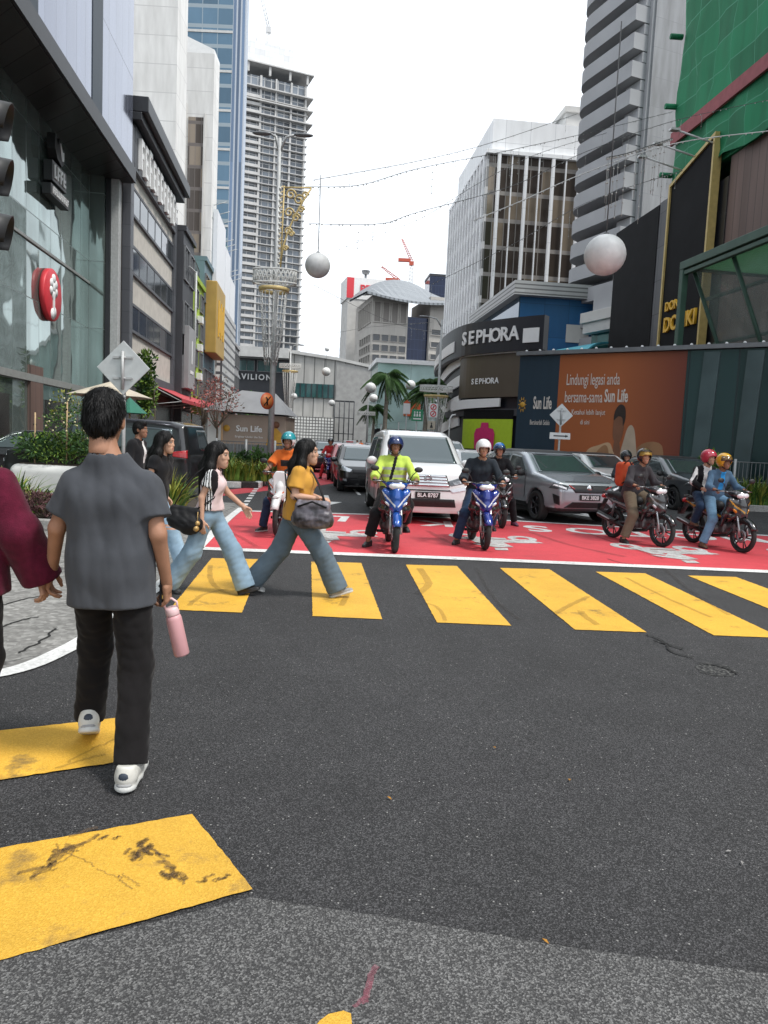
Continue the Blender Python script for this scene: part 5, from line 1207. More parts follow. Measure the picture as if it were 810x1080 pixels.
    if hr:
        if hr == 'short':
            f = U([ell(hp(0, -.016, .047), (.089, .106, .095), HE), ell(hp(0, -.045, -.01), (.080, .074, .078), HE)], .03)
            f = SUB(f, ell(hp(0, .115, -.045), (.09, .075, .105), HE), .02); f = I(f, plane(hp(0, -.05, -.078), HR @ Vector((0, .35, -1))), .012)
            for g in (-1, 1): f = SUB(f, ell(hp(g * .088, .0, -.03), (.024, .034, .046), HE), .012)
            f = U([f, ell(hp(0, .05, .105), (.07, .05, .03), HE)], .03)
            f = wrinkle(f, .0042, 62, 4, (1, 1, .35))
        else:
            L = look.get('hairlen', .34); bk = look.get('hairdir', Vector((0, -.12, -1))).normalized(); 
            f = U([ell(hp(0, -.018, .045), (.088, .108, .094), HE)], .03)
            lobes = []
            for g in (-1, -.4, .4, 1):
                if abs(g) > .5: a = hp(g * .068, -.03, .02); m_ = a + Vector((g * .03, -.01, -.14)); e = m_ + Vector((g * .022, .0, -1)) * (L - .14) * .8; lobes += [cap(a, m_, .040, .046), cap(m_, e, .046, .030)]
                else: a = hp(g * .066, -.08, .02); m_ = a + Vector((g * .02, -.045, -.15)); e = m_ + bk * (L - .12); lobes += [cap(a, m_, .042, .055), cap(m_, e, .055, .030)]
            f = U([f] + lobes, .035)
            f = SUB(f, ell(hp(0, .125, -.03), (.068, .085, .112), HE), .015)
            f = wrinkle(f, .004, 55, 4, (1, 1, .16))
        l2 = np.array(hd) - .6; h2 = np.array(hd) + .25
        V, Fq = nets(f, l2, h2, min(res, .008)); r_ = np.random.RandomState(5)
        if len(Fq):       # loose strands lying over the mass of hair
            A, B_, C_ = V[Fq[:, 0]], V[Fq[:, 1]], V[Fq[:, 2]]; nn = np.cross(B_ - A, C_ - A); nn /= np.linalg.norm(nn, axis=1)[:, None] + 1e-9; cen = V[Fq].mean(1); hc = np.array(hp(0, -.02, .04)); nn *= np.sign(((cen - hc) * nn).sum(1))[:, None] if hr == 'short' else 1
            if hr != 'short' and ((cen - cen.mean(0)) * nn).sum() < 0: nn = -nn
            ns = look.get('strands', 900); pk = r_.randint(0, len(Fq), ns); crown = np.array(hp(0, -.05, .14)); sv = []; sf = []
            for k in pk:
                p, n_ = cen[k], nn[k]; fl = (p - crown) * .7 + np.array([0, 0, -.12 if hr == 'short' else -.3]) + r_.normal(0, .03, 3); fl -= n_ * (fl @ n_); fl /= np.linalg.norm(fl) + 1e-9; sd_ = np.cross(fl, n_); L_ = r_.uniform(.02, .045) if hr == 'short' else r_.uniform(.05, .12); wd = r_.uniform(.0012, .0028); o = len(V) + len(sv)
                for u, li in ((0, -.002), (.5, .0035), (1, r_.uniform(-.002, .006))):
                    c_ = p + fl * L_ * u + n_ * li; sv += [c_ - sd_ * wd * (1 - .7 * u), c_ + sd_ * wd * (1 - .7 * u)]
                sf += [(o, o + 1, o + 3, o + 2), (o + 2, o + 3, o + 5, o + 4)]
            V = np.concatenate([V, np.array(sv)]); Fq = np.concatenate([Fq, np.array(sf)])
        link(bpy.data.objects.new('hair', np_mesh('hair', V, Fq, [hm])), t)
    hl = look.get('helmet')
    if hl:
        c = hp(0, -.008, .03); out = ell(c, (.126, .148, .135), HE)
        full = hl.get('full'); 
        f = SUB(out, ell(c, (.100, .120, .112), HE), .004)
        f = I(f, plane(hp(0, 0, -.085 if not full else -.12), HR @ Vector((0, .12 if not full else .1, -1))), .008)
        f = SUB(f, rbox(hp(0, .14, -.065 if not full else -.01), (.088, .10, .10 if not full else .055), .035, HE), .014)
        f = SUB(f, ell(hp(0, .03, -.19), (.085, .12, .12), HE), .01) if not full else f
        inv = np.array(HR.inverted(), dtype=float)
        def hz(cen): 
            q = (cen - np.array(hd)) @ inv.T / hs_; r = np.sqrt(((q - np.array([0, -.008, .03])) / np.array([.126, .148, .135])) ** 2).sum(1) if False else np.sqrt((((q - np.array([0, -.008, .03])) / np.array([.126, .148, .135])) ** 2).sum(1))
            a = np.where(r < .93, 2, 0); tr = hl.get('trim')
            if tr == 'band': a = np.where((a == 0) & (np.abs(q[:, 0]) < .035) & (q[:, 2] > .03), 1, a)
            if tr == 'front': a = np.where((a == 0) & (q[:, 1] > .03) & (q[:, 2] > .02), 1, a)
            if tr == 'low': a = np.where((a == 0) & (q[:, 2] < .03), 1, a)
            if tr == 'back': a = np.where((a == 0) & (q[:, 1] < .0), 1, a)
            return a
        blob('helmet', f, np.array(hd) - .2, np.array(hd) + .22, .0085, [hl['m'], hl.get('m2', 'helmet_black'), 'helmet_liner'], t, hz)
        b = MB()
        if hl.get('visor', True):
            n = 14; vs = []; up_ = hl.get('visor') == 'up'
            for i in range(n + 1):
                a = R(-75 + 150 * i / n)
                for z, rr in (((.075, 1.0), (-.01, 1.03)) if not up_ else ((.125, 1.02), (.07, 1.12))):
                    k = math.sqrt(max(.05, 1 - (z / .137) ** 2)); vs.append(hp(.132 * rr * math.sin(a) * k, -.008 + .155 * rr * math.cos(a) * k, .03 + z))
            b.add(vs, [(2 * i, 2 * i + 1, 2 * i + 3, 2 * i + 2) for i in range(n)], 0, True); o = b.build('visor', hl.get('vm', 'visor_smoke'), t); sm_ = o.modifiers.new('thick', 'SOLIDIFY'); sm_.thickness = .003
        b = MB(); b.tube([hp(-.088, .0, -.03), hp(-.07, .035, -.095), hp(0, .055, -.128), hp(.07, .035, -.095), hp(.088, .0, -.03)], .008, 6); b.build('chin_strap', 'helmet_liner', t)
    return t
mat('helmet_black', (.014, .014, .016), .25, 0, .05, coat=.6); mat('helmet_liner', (.012, .012, .012), .9, 0, .1); mat('helmet_white', (.66, .66, .66), .25, 0, .04, coat=.7); mat('helmet_blue', (.012, .025, .10), .25, 0, .1, coat=.7); mat('helmet_bright_blue', (.02, .14, .42), .25, 0, .1, coat=.7)
mat('helmet_red', (.44, .03, .06), .28, 0, .05, coat=.6); mat('helmet_yellow', (.66, .34, .015), .25, 0, .05, coat=.7); mat('helmet_gold', (.36, .22, .04), .3, .3, .3, 6, coat=.5); mat('helmet_teal', (.02, .24, .28), .25, 0, .2, coat=.7)
mat('visor_smoke', (.03, .032, .036), .06, 0, 0, spec=.7, alpha=.55); mat('visor_clear', (.35, .37, .40), .05, 0, 0, spec=.7, alpha=.35)

# ------------------------------------------------------------------ the walkers
def head_rz(d): return math.atan2(-d[0], d[1])          # facing +Y turned to direction d
# man in the grey tee, seen from behind, mid-stride to the far left
mp_ = G(115, 806); mrz = R(5)
J = pose(1.73, 1.0, anR=(.15, -.20, .10), knR=(.125, -.02, .485), hpR=(.09, -.01, .915), anL=(-.17, .26, .135), knL=(-.125, .20, .525), hpL=(-.09, .02, .915), pel=(0, 0, .945), ch=(0, .0, 1.265), nk=(-.015, -.005, 1.462), hd=(-.045, .03, 1.628),
         shL=(-.158, -.005, 1.352), shR=(.158, -.005, 1.352), elL=(-.25, .02, 1.125), wrL=(-.315, .14, .90), elR=(.222, -.05, 1.12), wrR=(.245, .05, .87))
man = person('man seen from behind in grey t-shirt and black trousers holding a pink bottle', J, dict(skin='skin_tan', hair='short', strands=3200, fat=1.0, head=(2, -6), handL=(.42, (-.25, .2, -.9), (.95, .1, 0)), handR=(.62, (.02, .22, -1), (-1, .1, 0)), headscale=1.06,
    top=dict(m='charcoal_tee', sleeve=.70, inf=.016, sw=.022, hem=.775, fl=1.10, flare=.008, wr=.0034, wf=27, ws=(1.25, 1.25, .35), name='t_shirt'), legs=dict(m='black_trouser', r=(.096, .074, .072), len=1.02, wr=.0038, wf=38), shoes=('shoe_white', 'sole_white'), toeR=(.02, 1, .02), toeL=(-.22, .92, -.42), shoescale=1.08, tab=True), (mp_.x, mp_.y, 0), mrz, res=.0075)
MM = Matrix.Translation(man.location) @ Matrix.Rotation(mrz, 4, 'Z')
# bottle and phone in his right hand
mat('bottle_pink', (.56, .295, .31), .42, 0, .04, 8, .05, 300); mat('bottle_pale', (.68, .46, .47), .35, 0, .03); mat('phone_black', (.012, .012, .014), .2, 0, 0)
bp = MM @ Vector((.262, .075, .752)); d = Vector((.20, .10, -.97)).normalized(); q = Vector((0, 0, -1)).rotation_difference(d)
bt = thing('water_bottle', 'pink metal water bottle with loop lid hanging from the hand of the man', 'bottle', bp); bt.rotation_mode = 'QUATERNION'; bt.rotation_quaternion = q
b = MB(); b.lathe([(0, -.245), (.034, -.245), (.0375, -.238), (.0375, -.06), (.035, -.048), (.030, -.04), (0, -.04)], n=28); b.build('flask', 'bottle_pink', bt)
b = MB(); b.lathe([(0, -.039), (.031, -.039), (.033, -.034), (.033, -.006), (.028, .0), (0, .0)], n=28); b.build('lid', 'bottle_pale', bt)
b = MB(); b.tube([(-.028, 0, -.012), (-.032, 0, .022), (-.012, 0, .042), (.012, 0, .042), (.032, 0, .022), (.028, 0, -.012)], .006, 8); b.build('loop', 'bottle_pale', bt)
ph = thing('phone', 'black phone gripped with the pink bottle in the right hand of the man', 'phone', MM @ Vector((.215, .07, .838)), mrz); b = MB(); b.box((0, 0, 0), (.012, .072, .145), 0, R(8)); b.build('case', 'phone_black', ph, bevel=.004); b = MB(); b.box((.008, .018, .045), (.003, .02, .03), 0, R(8)); b.build('lens_block', 'helmet_black', ph)
# his companion in maroon, mostly past the left edge
wp = MM @ Vector((-.71, .10, 0))
J = pose(1.62, 1.02, elR=(.27, -.02, 1.09), wrR=(.34, .06, .86), anL=(-.1, .2, .1), knL=(-.1, .16, .47), anR=(.1, -.16, .09), knR=(.1, .02, .47))
person('person in maroon knit sweater holding the hand of the man in grey', J, dict(skin='skin_light', hair='long', hairlen=.36, handR=(.45, (.18, .1, -.95), (-.9, .2, 0)), head=(0, 0), top=dict(m='maroon_knit', sleeve=2.02, inf=.03, sw=.042, hem=.84, cuff=.055, wr=.004, wf=26, name='sweater', flare=.02), legs=dict(m='black_trouser'), shoes=('shoe_white', 'sole_white'), toeL=(-.1, 1, -.2)), (wp.x, wp.y, 0), mrz, res=.0095)

# two women striding right across the zebra
def walker(label, loc, rz, h, look, step=.36, lead='R', arms=None, res=.0095, lean=.03, heel=.10):
    s = h / 1.72; o = 'L' if lead == 'R' else 'R'; sx = {'L': -1, 'R': 1}; k = {}
    k['pel'] = Vector((0, 0, .915)) * s; k['ch'] = Vector((0, lean, 1.25)) * s; k['nk'] = Vector((0, lean + .015, 1.42)) * s; k['hd'] = Vector((0, lean + .055, 1.585)) * s
    for q in 'LR': k['sh' + q] = Vector((sx[q] * .165, lean + .01 + (.03 if q == o else -.03), 1.385)) * s; k['hp' + q] = Vector((sx[q] * .085, (.03 if q == lead else -.03), .885)) * s
    k['kn' + lead] = Vector((sx[lead] * .085, step * .62, .49)) * s; k['an' + lead] = Vector((sx[lead] * .07, step, .105)) * s
    k['kn' + o] = Vector((sx[o] * .085, -step * .40, .49)) * s; k['an' + o] = Vector((sx[o] * .07, -step * 1.02, .125)) * s
    if arms: k.update({a: Vector(b_) * s for a, b_ in arms.items()})
    look = dict(look); look['toe' + lead] = (0, 1, .34); look['toe' + o] = (0, .96, -.30)
    return person(label, pose(h, **k), look, loc, rz, res=res)
w1 = G(219, 627); w1d = Vector((1, -.06)); 
def stripes(c, J):  # black raglan sleeves with white stripes
    z = np.abs(c[:, 0]) > .155 * J['s']; st = (np.abs(((np.abs(c[:, 1] - J['ch'].y)) * 1.0) % .026 - .013) < .006) & (np.abs(c[:, 1] - J['ch'].y) < .042)
    return np.where(z, np.where(st, 2, 1), 0)
walker('young woman in pink tee with black striped sleeves striding in pale wide jeans', (w1.x, w1.y, 0), head_rz(w1d), 1.51, dict(skin='skin_light', hair='long', hairlen=.36, hairdir=Vector((0, -.08, -1)), head=(-4, -2), fat=.92,
    handR=(.22, (0, .05, -1), (-1, 0, 0)), handL=(.2, (.0, .55, -.8), (1, 0, 0)),
    top=dict(m=['pink_tee', 'black_sleeve', 'white_cloth'], zone=stripes, sleeve=.56, inf=.008, sw=.016, hem=1.0, bust=True, wr=.002, wf=36, name='t_shirt'), legs=dict(m='pale_jeans', r=(.104, .100, .118), len=1.05, waist=1.02, wr=.0036, wf=36, name='jeans'), shoes=('shoe_black', 'sole_black'), shoescale=.95), step=.41, lead='L',
    arms=dict(elR=(.205, -.03, 1.12), wrR=(.215, -.02, .865), elL=(-.21, .14, 1.16), wrL=(-.215, .335, 1.0)))
w1M = Matrix.Translation((w1.x, w1.y, 0)) @ Matrix.Rotation(head_rz(w1d), 4, 'Z')
cloth('bag_black', (.011, .011, .012), .3, 10, .3, 60, .05, .6)
bg_ = thing('shoulder_bag', 'slouchy black shoulder bag at the hip of the woman in pink', 'bag', w1M @ Vector((.19, -.17, .80)), head_rz(w1d))
blob('pouch', wrinkle(U([cap((0, -.12, .07), (0, .11, .05), .035, .03), cap((0, -.10, -.04), (0, .09, -.07), .085, .075), cap((0, 0, -.08), (0, .03, -.1), .08)], .07), .006, 42, 2), (-.1, -.22, -.16), (.1, .22, .16), .011, 'bag_black', bg_)
b = MB(); b.tube([(.02, -.13, .06), (.0, -.04, .25), (-.04, .09, .42), (-.09, .17, .50), (-.14, .21, .47)], .012, 8, flat=.5); b.tube([(.02, .12, .08), (-.06, .25, .18), (-.15, .285, .36), (-.17, .25, .47)], .012, 8, flat=.5); b.build('strap', 'bag_black', bg_)
mat('keyring', (.42, .27, .10), .4, .3, .3, 40); b = MB(); b.ball((.06, .13, -.06), .026, 10); b.ball((.065, .12, -.11), .03, 10); b.tube([(.05, .13, .05), (.06, .13, -.05)], .004, 6); b.build('charm', 'keyring', bg_)
b = MB(); 
w2 = G(311, 627); w2d = Vector((1, .02))
walker('woman in mustard tee carrying a patterned dark bag and striding in dark wide jeans', (w2.x, w2.y, 0), head_rz(w2d), 1.58, dict(skin='skin_light', hair='long', hairlen=.56, hairdir=Vector((0, -.12, -1)), head=(-6, 0), fat=1.1,
    handR=(.5, (-.5, .8, .0), (0, .2, -1)), handL=(.5, (.4, .8, 0), (0, .2, -1)),
    top=dict(m='mustard_tee', sleeve=.72, inf=.014, sw=.026, hem=.865, bust=True, wr=.0032, wf=30, name='t_shirt', flare=.01), legs=dict(m='washed_jeans', r=(.112, .104, .122), len=1.05, wr=.0036, wf=36, name='jeans'), shoes=('shoe_grey', 'sole_white'), shoescale=.97), step=.47, lead='R',
    arms=dict(elR=(.235, -.02, 1.12), wrR=(.16, .20, 1.10), elL=(-.22, .05, 1.12), wrL=(-.06, .24, 1.08)))
w2M = Matrix.Translation((w2.x, w2.y, 0)) @ Matrix.Rotation(head_rz(w2d), 4, 'Z')
mat('bag_print', (.10, .09, .105), .45, 0, .95, 9, .1, 60)
bg2 = thing('tote_bag', 'dark patterned tote bag hugged at the waist of the woman in mustard', 'bag', w2M @ Vector((.245, .17, .875)), head_rz(w2d))
blob('pouch', wrinkle(U([rbox((0, 0, .02), (.07, .17, .10), .05), cap((0, -.12, -.07), (0, .13, -.075), .085, .08)], .06), .006, 40, 5), (-.14, -.24, -.17), (.14, .24, .17), .011, 'bag_print', bg2)
b = MB(); b.tube([(.02, .12, .1), (-.10, .05, .26), (-.19, -.02, .37), (-.25, -.09, .445), (-.3, -.2, .43)], .013, 8, flat=.5); b.tube([(.02, -.14, .1), (-.04, -.27, .25), (-.15, -.30, .39), (-.27, -.2, .45)], .013, 8, flat=.5)
b.tube([(.09, -.14, .06), (.1, 0, .115), (.09, .14, .06)], .01, 8); b.build('strap', 'bag_black', bg2)
# two more walkers behind the man
p = G(152, 566); walker('young man in black jacket over white shirt walking behind the grey tee man', (p.x - .3, p.y + .4, 0), head_rz((1, .05)), 1.76, dict(skin='skin_brown', hair='short', head=(-8, 0), top=dict(m=['black_cloth', 'white_cloth'], zone=lambda c, J: np.where((np.abs(c[:, 0]) < .035) & (c[:, 1] > J['ch'].y + .03) & (c[:, 2] > 1.1), 1, 0), sleeve=1.95, inf=.018, sw=.018, name='jacket'), legs=dict(m='black_trouser'), shoes=('shoe_black', 'sole_black')), step=.3, res=.012)
p = G(176, 598); walker('woman with long hair in black top and ripped light jeans walking right', (p.x - .12, p.y, 0), head_rz((1, -.05)), 1.60, dict(skin='skin_light', hair='long', hairlen=.3, head=(-6, -2), fat=.92, top=dict(m='black_cloth', sleeve=.5, inf=.01, name='top'), legs=dict(m=['ripped_jeans', 'skin_light'], r=(.104, .09, .098), len=1.0, wr=.0036, name='jeans', zone=lambda c, J: np.where((np.abs(c[:, 2] - J['knL'].z - .05) < .035) & (np.sin(c[:, 2] * 160) > -.2) & (c[:, 1] > J['knL'].y), 1, 0)), shoes=('shoe_white', 'sole_white')), step=.34, lead='R', res=.012)
# ================================================================== CARS
def paint(n, c, metal=.0, rough=.28): return mat(n, c, rough, metal, .03, 2, coat=.9)
paint('car_white', (.70, .70, .69)); paint('car_silver', (.38, .41, .44), .5, .26); paint('car_black', (.012, .012, .014)); paint('car_red', (.42, .02, .03)); paint('car_grey', (.10, .11, .12), .5); paint('car_pale_blue', (.22, .32, .38), .4)
mat('car_glass', (.11, .135, .14), .03, .6, .05, .4, spec=.9); mat('tyre', (.022, .022, .022), .85, 0, .15, 20); mat('rim_silver', (.48, .49, .50), .3, .9, .1); mat('rim_dark', (.05, .05, .055), .35, .8, .1); mat('trim_black', (.018, .018, .019), .5, 0, .15, 6); mat('chrome', (.62, .63, .64), .12, 1, .05)
mat('lamp_clear', (.60, .63, .66), .06, .35, .15, 6, spec=.9); mat('lamp_dark', (.10, .11, .12), .05, .3, .3, 10, spec=.9); mat('lamp_red', (.40, .015, .02), .15, 0, .2, 6, coat=.6); mat('lamp_amber', (.60, .22, .02), .15, 0, .1, coat=.6); mat('plate_black', (.012, .012, .012), .4, 0, 0); mat('plate_white', (.72, .72, .72), .5, 0, 0); mat('grille_dark', (.02, .02, .022), .4, .2, .3, 30); mat('drl_white', (.78, .80, .82), .1, 0, 0, emit=.25)
def poly_sdf(poly, X, Y):
    """signed distance to a polygon on a 2-D grid"""
    d = np.full(X.shape, 1e9, dtype=f32); s = np.ones(X.shape, dtype=f32); n = len(poly)
    for i in range(n):
        ax, ay = poly[i]; bx, by = poly[i - 1]; ex, ey = bx - ax, by - ay; wx, wy = X - ax, Y - ay
        t = np.clip((wx * ex + wy * ey) / (ex * ex + ey * ey + 1e-12), 0, 1); d = np.minimum(d, (wx - ex * t) ** 2 + (wy - ey * t) ** 2)
        c1 = Y >= ay; c2 = Y < by; c3 = ex * wy > ey * wx; s = np.where((c1 & c2 & c3) | (~c1 & ~c2 & ~c3), -s, s)
    return s * np.sqrt(d)
def car_mesh(prof, W, L, H, belt, tumble, wheels, wr, nose=.16, res=.032, k=.10, paintname='car_white', fend=.0):
    """prof: side outline (y,z) of the whole car; sides lean in above the belt line"""
    hw = W / 2; lo = np.array([-hw - .1, -L / 2 - .1, .05]); hi = np.array([hw + .1, L / 2 + .1, H + .1]); n = np.ceil((hi - lo) / res).astype(int)
    ax = [lo[i] + np.arange(n[i]) * res for i in range(3)]; Y, Z = np.meshgrid(ax[1], ax[2], indexing='ij')
    ds = poly_sdf(prof, Y.astype(f32), Z.astype(f32))
    wz = hw - np.where(Z > belt, (Z - belt) * tumble, 0) - np.where(Z < .42, (.42 - Z) * .22, 0) - np.clip(np.abs(Z - belt + .12) - .0, 0, .3) * .03
    ye = np.abs(Y) / (L / 2); wz = wz - nose * np.clip((ye - .62) / .38, 0, 1) ** 2.2 * np.where(Y > 0, 1.0, .75)
    wz = wz + .012 * np.exp(-((Z - belt + .13) / .05) ** 2)
    dw = (np.abs(ax[0])[:, None, None] - wz[None]).astype(f32); d = smax(np.broadcast_to(ds[None], dw.shape), dw * .96, k)
    Xg = np.abs(ax[0])[:, None, None]
    for yw in wheels:
        c = np.sqrt((Y - yw) ** 2 + (Z - wr) ** 2) - (wr + .055); d = smax(d, -np.maximum(c[None], (hw - .30) - Xg).astype(f32), .012)
    V, Fq = _nets(d.astype(f32), lo, res); return V, Fq
def patch_mesh(bvh, quad, axis, n=(10, 6), off=.006, sgn=1):
    """project a quad (given in the view plane) on the body; axis 'y': quad in (x,z) seen from +Y*sgn; axis 'x': quad in (y,z) seen from +X*sgn"""
    vs = []; ok = []
    for j in range(n[1] + 1):
        for i in range(n[0] + 1):
            u, v = i / n[0], j / n[1]; a = Vector(quad[0]).lerp(Vector(quad[1]), u); b_ = Vector(quad[3]).lerp(Vector(quad[2]), u); p = a.lerp(b_, v)
            if axis == 'y': o, d = Vector((p.x, 6 * sgn, p.y)), Vector((0, -sgn, 0))
            else: o, d = Vector((6 * sgn, p.x, p.y)), Vector((-sgn, 0, 0))
            h = bvh.ray_cast(o, d)
            if h[0] is None: vs.append(None); continue
            nn = h[1] if h[1].dot(d) < 0 else -h[1]; vs.append(h[0] + nn * off)
    fs = []; w = n[0] + 1
    for j in range(n[1]):
        for i in range(n[0]):
            q = (j * w + i, j * w + i + 1, (j + 1) * w + i + 1, (j + 1) * w + i)
            if all(vs[k] is not None for k in q): fs.append(q)
    vs = [v if v is not None else Vector((0, 0, 0)) for v in vs]; return vs, fs
def wheel_parts(parent, name, loc, r, w, sgn, rim='rim_silver', spokes=5):
    t = MB(); ri = r * .68; t.lathe([(ri, -w / 2 + .01), (r - .03, -w / 2), (r - .006, -w / 2 + .03), (r, -w / 4), (r, w / 4), (r - .006, w / 2 - .03), (r - .03, w / 2), (ri, w / 2 - .01), (ri, -w / 2 + .01)], axis='x', n=36)
    o = t.build(name, 'tyre', parent, loc=loc); b = MB(); x = sgn * (w / 2 - .03)
    b.lathe([(ri - .002, x - .03 * sgn), (ri - .002, x + .02 * sgn), (ri - .025, x + .012 * sgn), (ri - .03, x - .03 * sgn)], axis='x', n=32); b.lathe([(.0, x + .008 * sgn), (.055, x + .006 * sgn), (.06, x - .02 * sgn), (0, x - .02 * sgn)], axis='x', n=16)
    for k in range(spokes):
        a = 6.2832 * k / spokes
        for da in (-.10, .10): b.tube([(x, .05 * math.cos(a), .05 * math.sin(a)), (x - .004 * sgn, (ri - .01) * math.cos(a + da), (ri - .01) * math.sin(a + da))], .016, 6)
    b.build('rim', rim, o); d = MB(); d.lathe([(0, x - .06 * sgn), (ri - .02, x - .06 * sgn), (ri - .02, x - .05 * sgn), (0, x - .05 * sgn)], axis='x', n=24); d.build('brake_disc', 'rim_dark', o); return o
def make_car(name, label, cat, spec):
    t = thing(name, label, cat); V, Fq = car_mesh(spec['prof'], spec['W'], spec['L'], spec['H'], spec['belt'], spec['tumble'], spec['wheels'], spec['wr'], spec.get('nose', .16), k=spec.get('k', .10))
    body = link(bpy.data.objects.new('body', np_mesh('body', V, Fq, [spec['paint'], 'trim_black'], np.where((V[Fq].mean(1)[:, 2] < spec.get('clad', .28)) | (V[Fq].mean(1)[:, 2] > spec.get('roofz', 9)), 1, 0))), t)
    bvh = BVHTree.FromPolygons([tuple(v) for v in V], [tuple(f) for f in Fq]); hw = spec['W'] / 2
    for nm, m, ax, sg, quads in spec['patches']:
        for s in ((-1, 1) if ax == 'x' or sg == 0 else (1,)):
            b = MB()
            for q in quads:
                if ax == 'y' and sg == 0: q2 = [(p[0] * s, p[1]) for p in q]; vs, fs = patch_mesh(bvh, q2, 'y', (24, 12), .008, 1)
                elif ax == 'rear': q2 = [(p[0] * s, p[1]) for p in q]; vs, fs = patch_mesh(bvh, q2, 'y', (12, 8), .007, -1)
                elif ax == 'y': vs, fs = patch_mesh(bvh, q, 'y', (24, 10), .006, sg)
                else: vs, fs = patch_mesh(bvh, q, 'x', (20, 8), .006, s)
                b.add(vs, fs, 0, True)
            o = b.build(nm, m, t, fix=False)
            sm_ = o.modifiers.new('thick', 'SOLIDIFY'); sm_.thickness = .006; sm_.offset = 0
    for i, yw in enumerate(spec['wheels']):
        for s in (-1, 1): wheel_parts(t, 'wheel', (s * (hw - .125), yw, spec['wr']), spec['wr'], .22, s, spec.get('rim', 'rim_silver'), spec.get('spokes', 5))
    my, mz = spec['mirror']
    for s in (-1, 1):
        b = MB(); b.ball((s * (hw + .10), my, mz), (.115, .075, .085), 14); b.build('mirror', spec.get('mirror_m', spec['paint']), t)
        b = MB(); b.tube([(s * (hw - .08), my - .02, mz - .06), (s * (hw + .04), my, mz - .04)], .025, 6); b.build('mirror_arm', 'trim_black', t)
    b = MB(); b.box((0, -.1, .24), (spec['W'] - .5, spec['L'] - 1.7, .14)); b.build('underbody', 'trim_black', t)
    if 'plate' in spec:
        py, pz = spec['plate']; hit = bvh.ray_cast(Vector((0, 6, pz)), Vector((0, -1, 0))); yy = hit[0].y + .012
        b = MB(); b.box((0, yy, pz), (.50, .02, .125)); pl = b.build('number_plate', 'plate_black', t)
        if spec.get('plate_text'): text(spec['plate_text'], 'plate_white', pl, (0, yy + .013, pz - .002), .115, .004, (math.pi / 2, 0, math.pi), bold=True, sx=.92)
    for extra in spec.get('extra', ()): extra(t, bvh)
    return t
# tall people carrier (front to +Y)
mpv_prof = [(2.36, .24), (2.42, .48), (2.40, .80), (2.30, 1.02), (1.62, 1.20), (1.45, 1.24), (.72, 1.80), (.35, 1.885), (-.6, 1.92), (-1.9, 1.88), (-2.22, 1.80), (-2.38, 1.1), (-2.42, .55), (-2.36, .26)]
def mpv_front(t, bvh):
    for k in range(4):
        z = .78 + k * .058; b = MB(); vs, fs = patch_mesh(bvh, [(-.43 + k * .017, z), (.43 - k * .017, z), (.43 - k * .017, z + .034), (-.43 + k * .017, z + .034)], 'y', (20, 2), .014, 1); b.add(vs, fs, 0, True); o = b.build('grille_bar', 'chrome', t, fix=False); m_ = o.modifiers.new('thick', 'SOLIDIFY'); m_.thickness = .012
    h = bvh.ray_cast(Vector((0, 6, .92)), Vector((0, -1, 0)))[0]; b = MB(); b.lathe([(.055, .0), (.068, .012), (.08, .0), (.068, -.008)], (0, h.y + .03, .93), 'y', 20, closed=True); b.tube([(-.05, h.y + .03, .93), (.05, h.y + .03, .93)], .01, 6); b.build('emblem', 'chrome', t)
mpv = dict(prof=mpv_prof, W=1.85, L=4.84, H=1.95, belt=1.12, tumble=.25, k=.16, wheels=(1.5, -1.45), wr=.335, paint='car_white', nose=.08, clad=.22, mirror=(1.05, 1.22), plate=(0, .60), plate_text='BLA 8787', extra=(mpv_front,),
    patches=[('windscreen', 'car_glass', 'y', 1, [[(-.74, 1.22), (.74, 1.22), (.63, 1.77), (-.63, 1.77)]]),
             ('headlight', 'lamp_dark', 'y', 0, [[(.40, .88), (.84, 1.02), (.87, .88), (.46, .79)]]), ('headlight_lens', 'lamp_clear', 'y', 0, [[(.50, .865), (.66, .91), (.68, .855), (.54, .815)]]), ('lower_headlight', 'lamp_clear', 'y', 0, [[(.42, .72), (.82, .80), (.84, .73), (.50, .66)]]),
             ('grille', 'rim_silver', 'y', 1, [[(-.44, .77), (.44, .77), (.38, 1.0), (-.38, 1.0)]]), ('lower_intake', 'grille_dark', 'y', 1, [[(-.58, .37), (.58, .37), (.54, .53), (-.54, .53)]]), ('bumper_slot', 'grille_dark', 'y', 1, [[(-.56, .685), (.56, .685), (.54, .71), (-.54, .71)]]), ('fog_lamp', 'lamp_dark', 'y', 0, [[(.70, .36), (.84, .36), (.84, .54), (.72, .54)]]),
             ('side_window', 'car_glass', 'x', 1, [[(.75, 1.20), (1.22, 1.18), (.72, 1.66), (.66, 1.70)], [(-.38, 1.18), (.68, 1.19), (.58, 1.71), (-.38, 1.74)], [(-2.0, 1.18), (-.48, 1.18), (-.48, 1.74), (-1.95, 1.70)]]), ('door_line', 'trim_black', 'x', 1, [[(.70, .35), (.712, .35), (.70, 1.17), (.688, 1.17)]]), ('door_line', 'trim_black', 'x', 1, [[(-.44, .35), (-.428, .35), (-.428, 1.16), (-.44, 1.16)]]), ('door_handle', 'chrome', 'x', 1, [[(-.40, 1.0), (-.20, 1.0), (-.20, 1.03), (-.40, 1.03)]]),
             ('rear_window', 'car_glass', 'rear', 1, [[(0, 1.2), (.70, 1.2), (.62, 1.7), (0, 1.7)]]), ('tail_light', 'lamp_red', 'rear', 1, [[(.55, .92), (.90, .92), (.90, 1.16), (.55, 1.16)]]), ('side_tail_light', 'lamp_red', 'x', 1, [[(-2.36, 1.0), (-2.02, 1.04), (-2.02, 1.15), (-2.34, 1.2)]])])
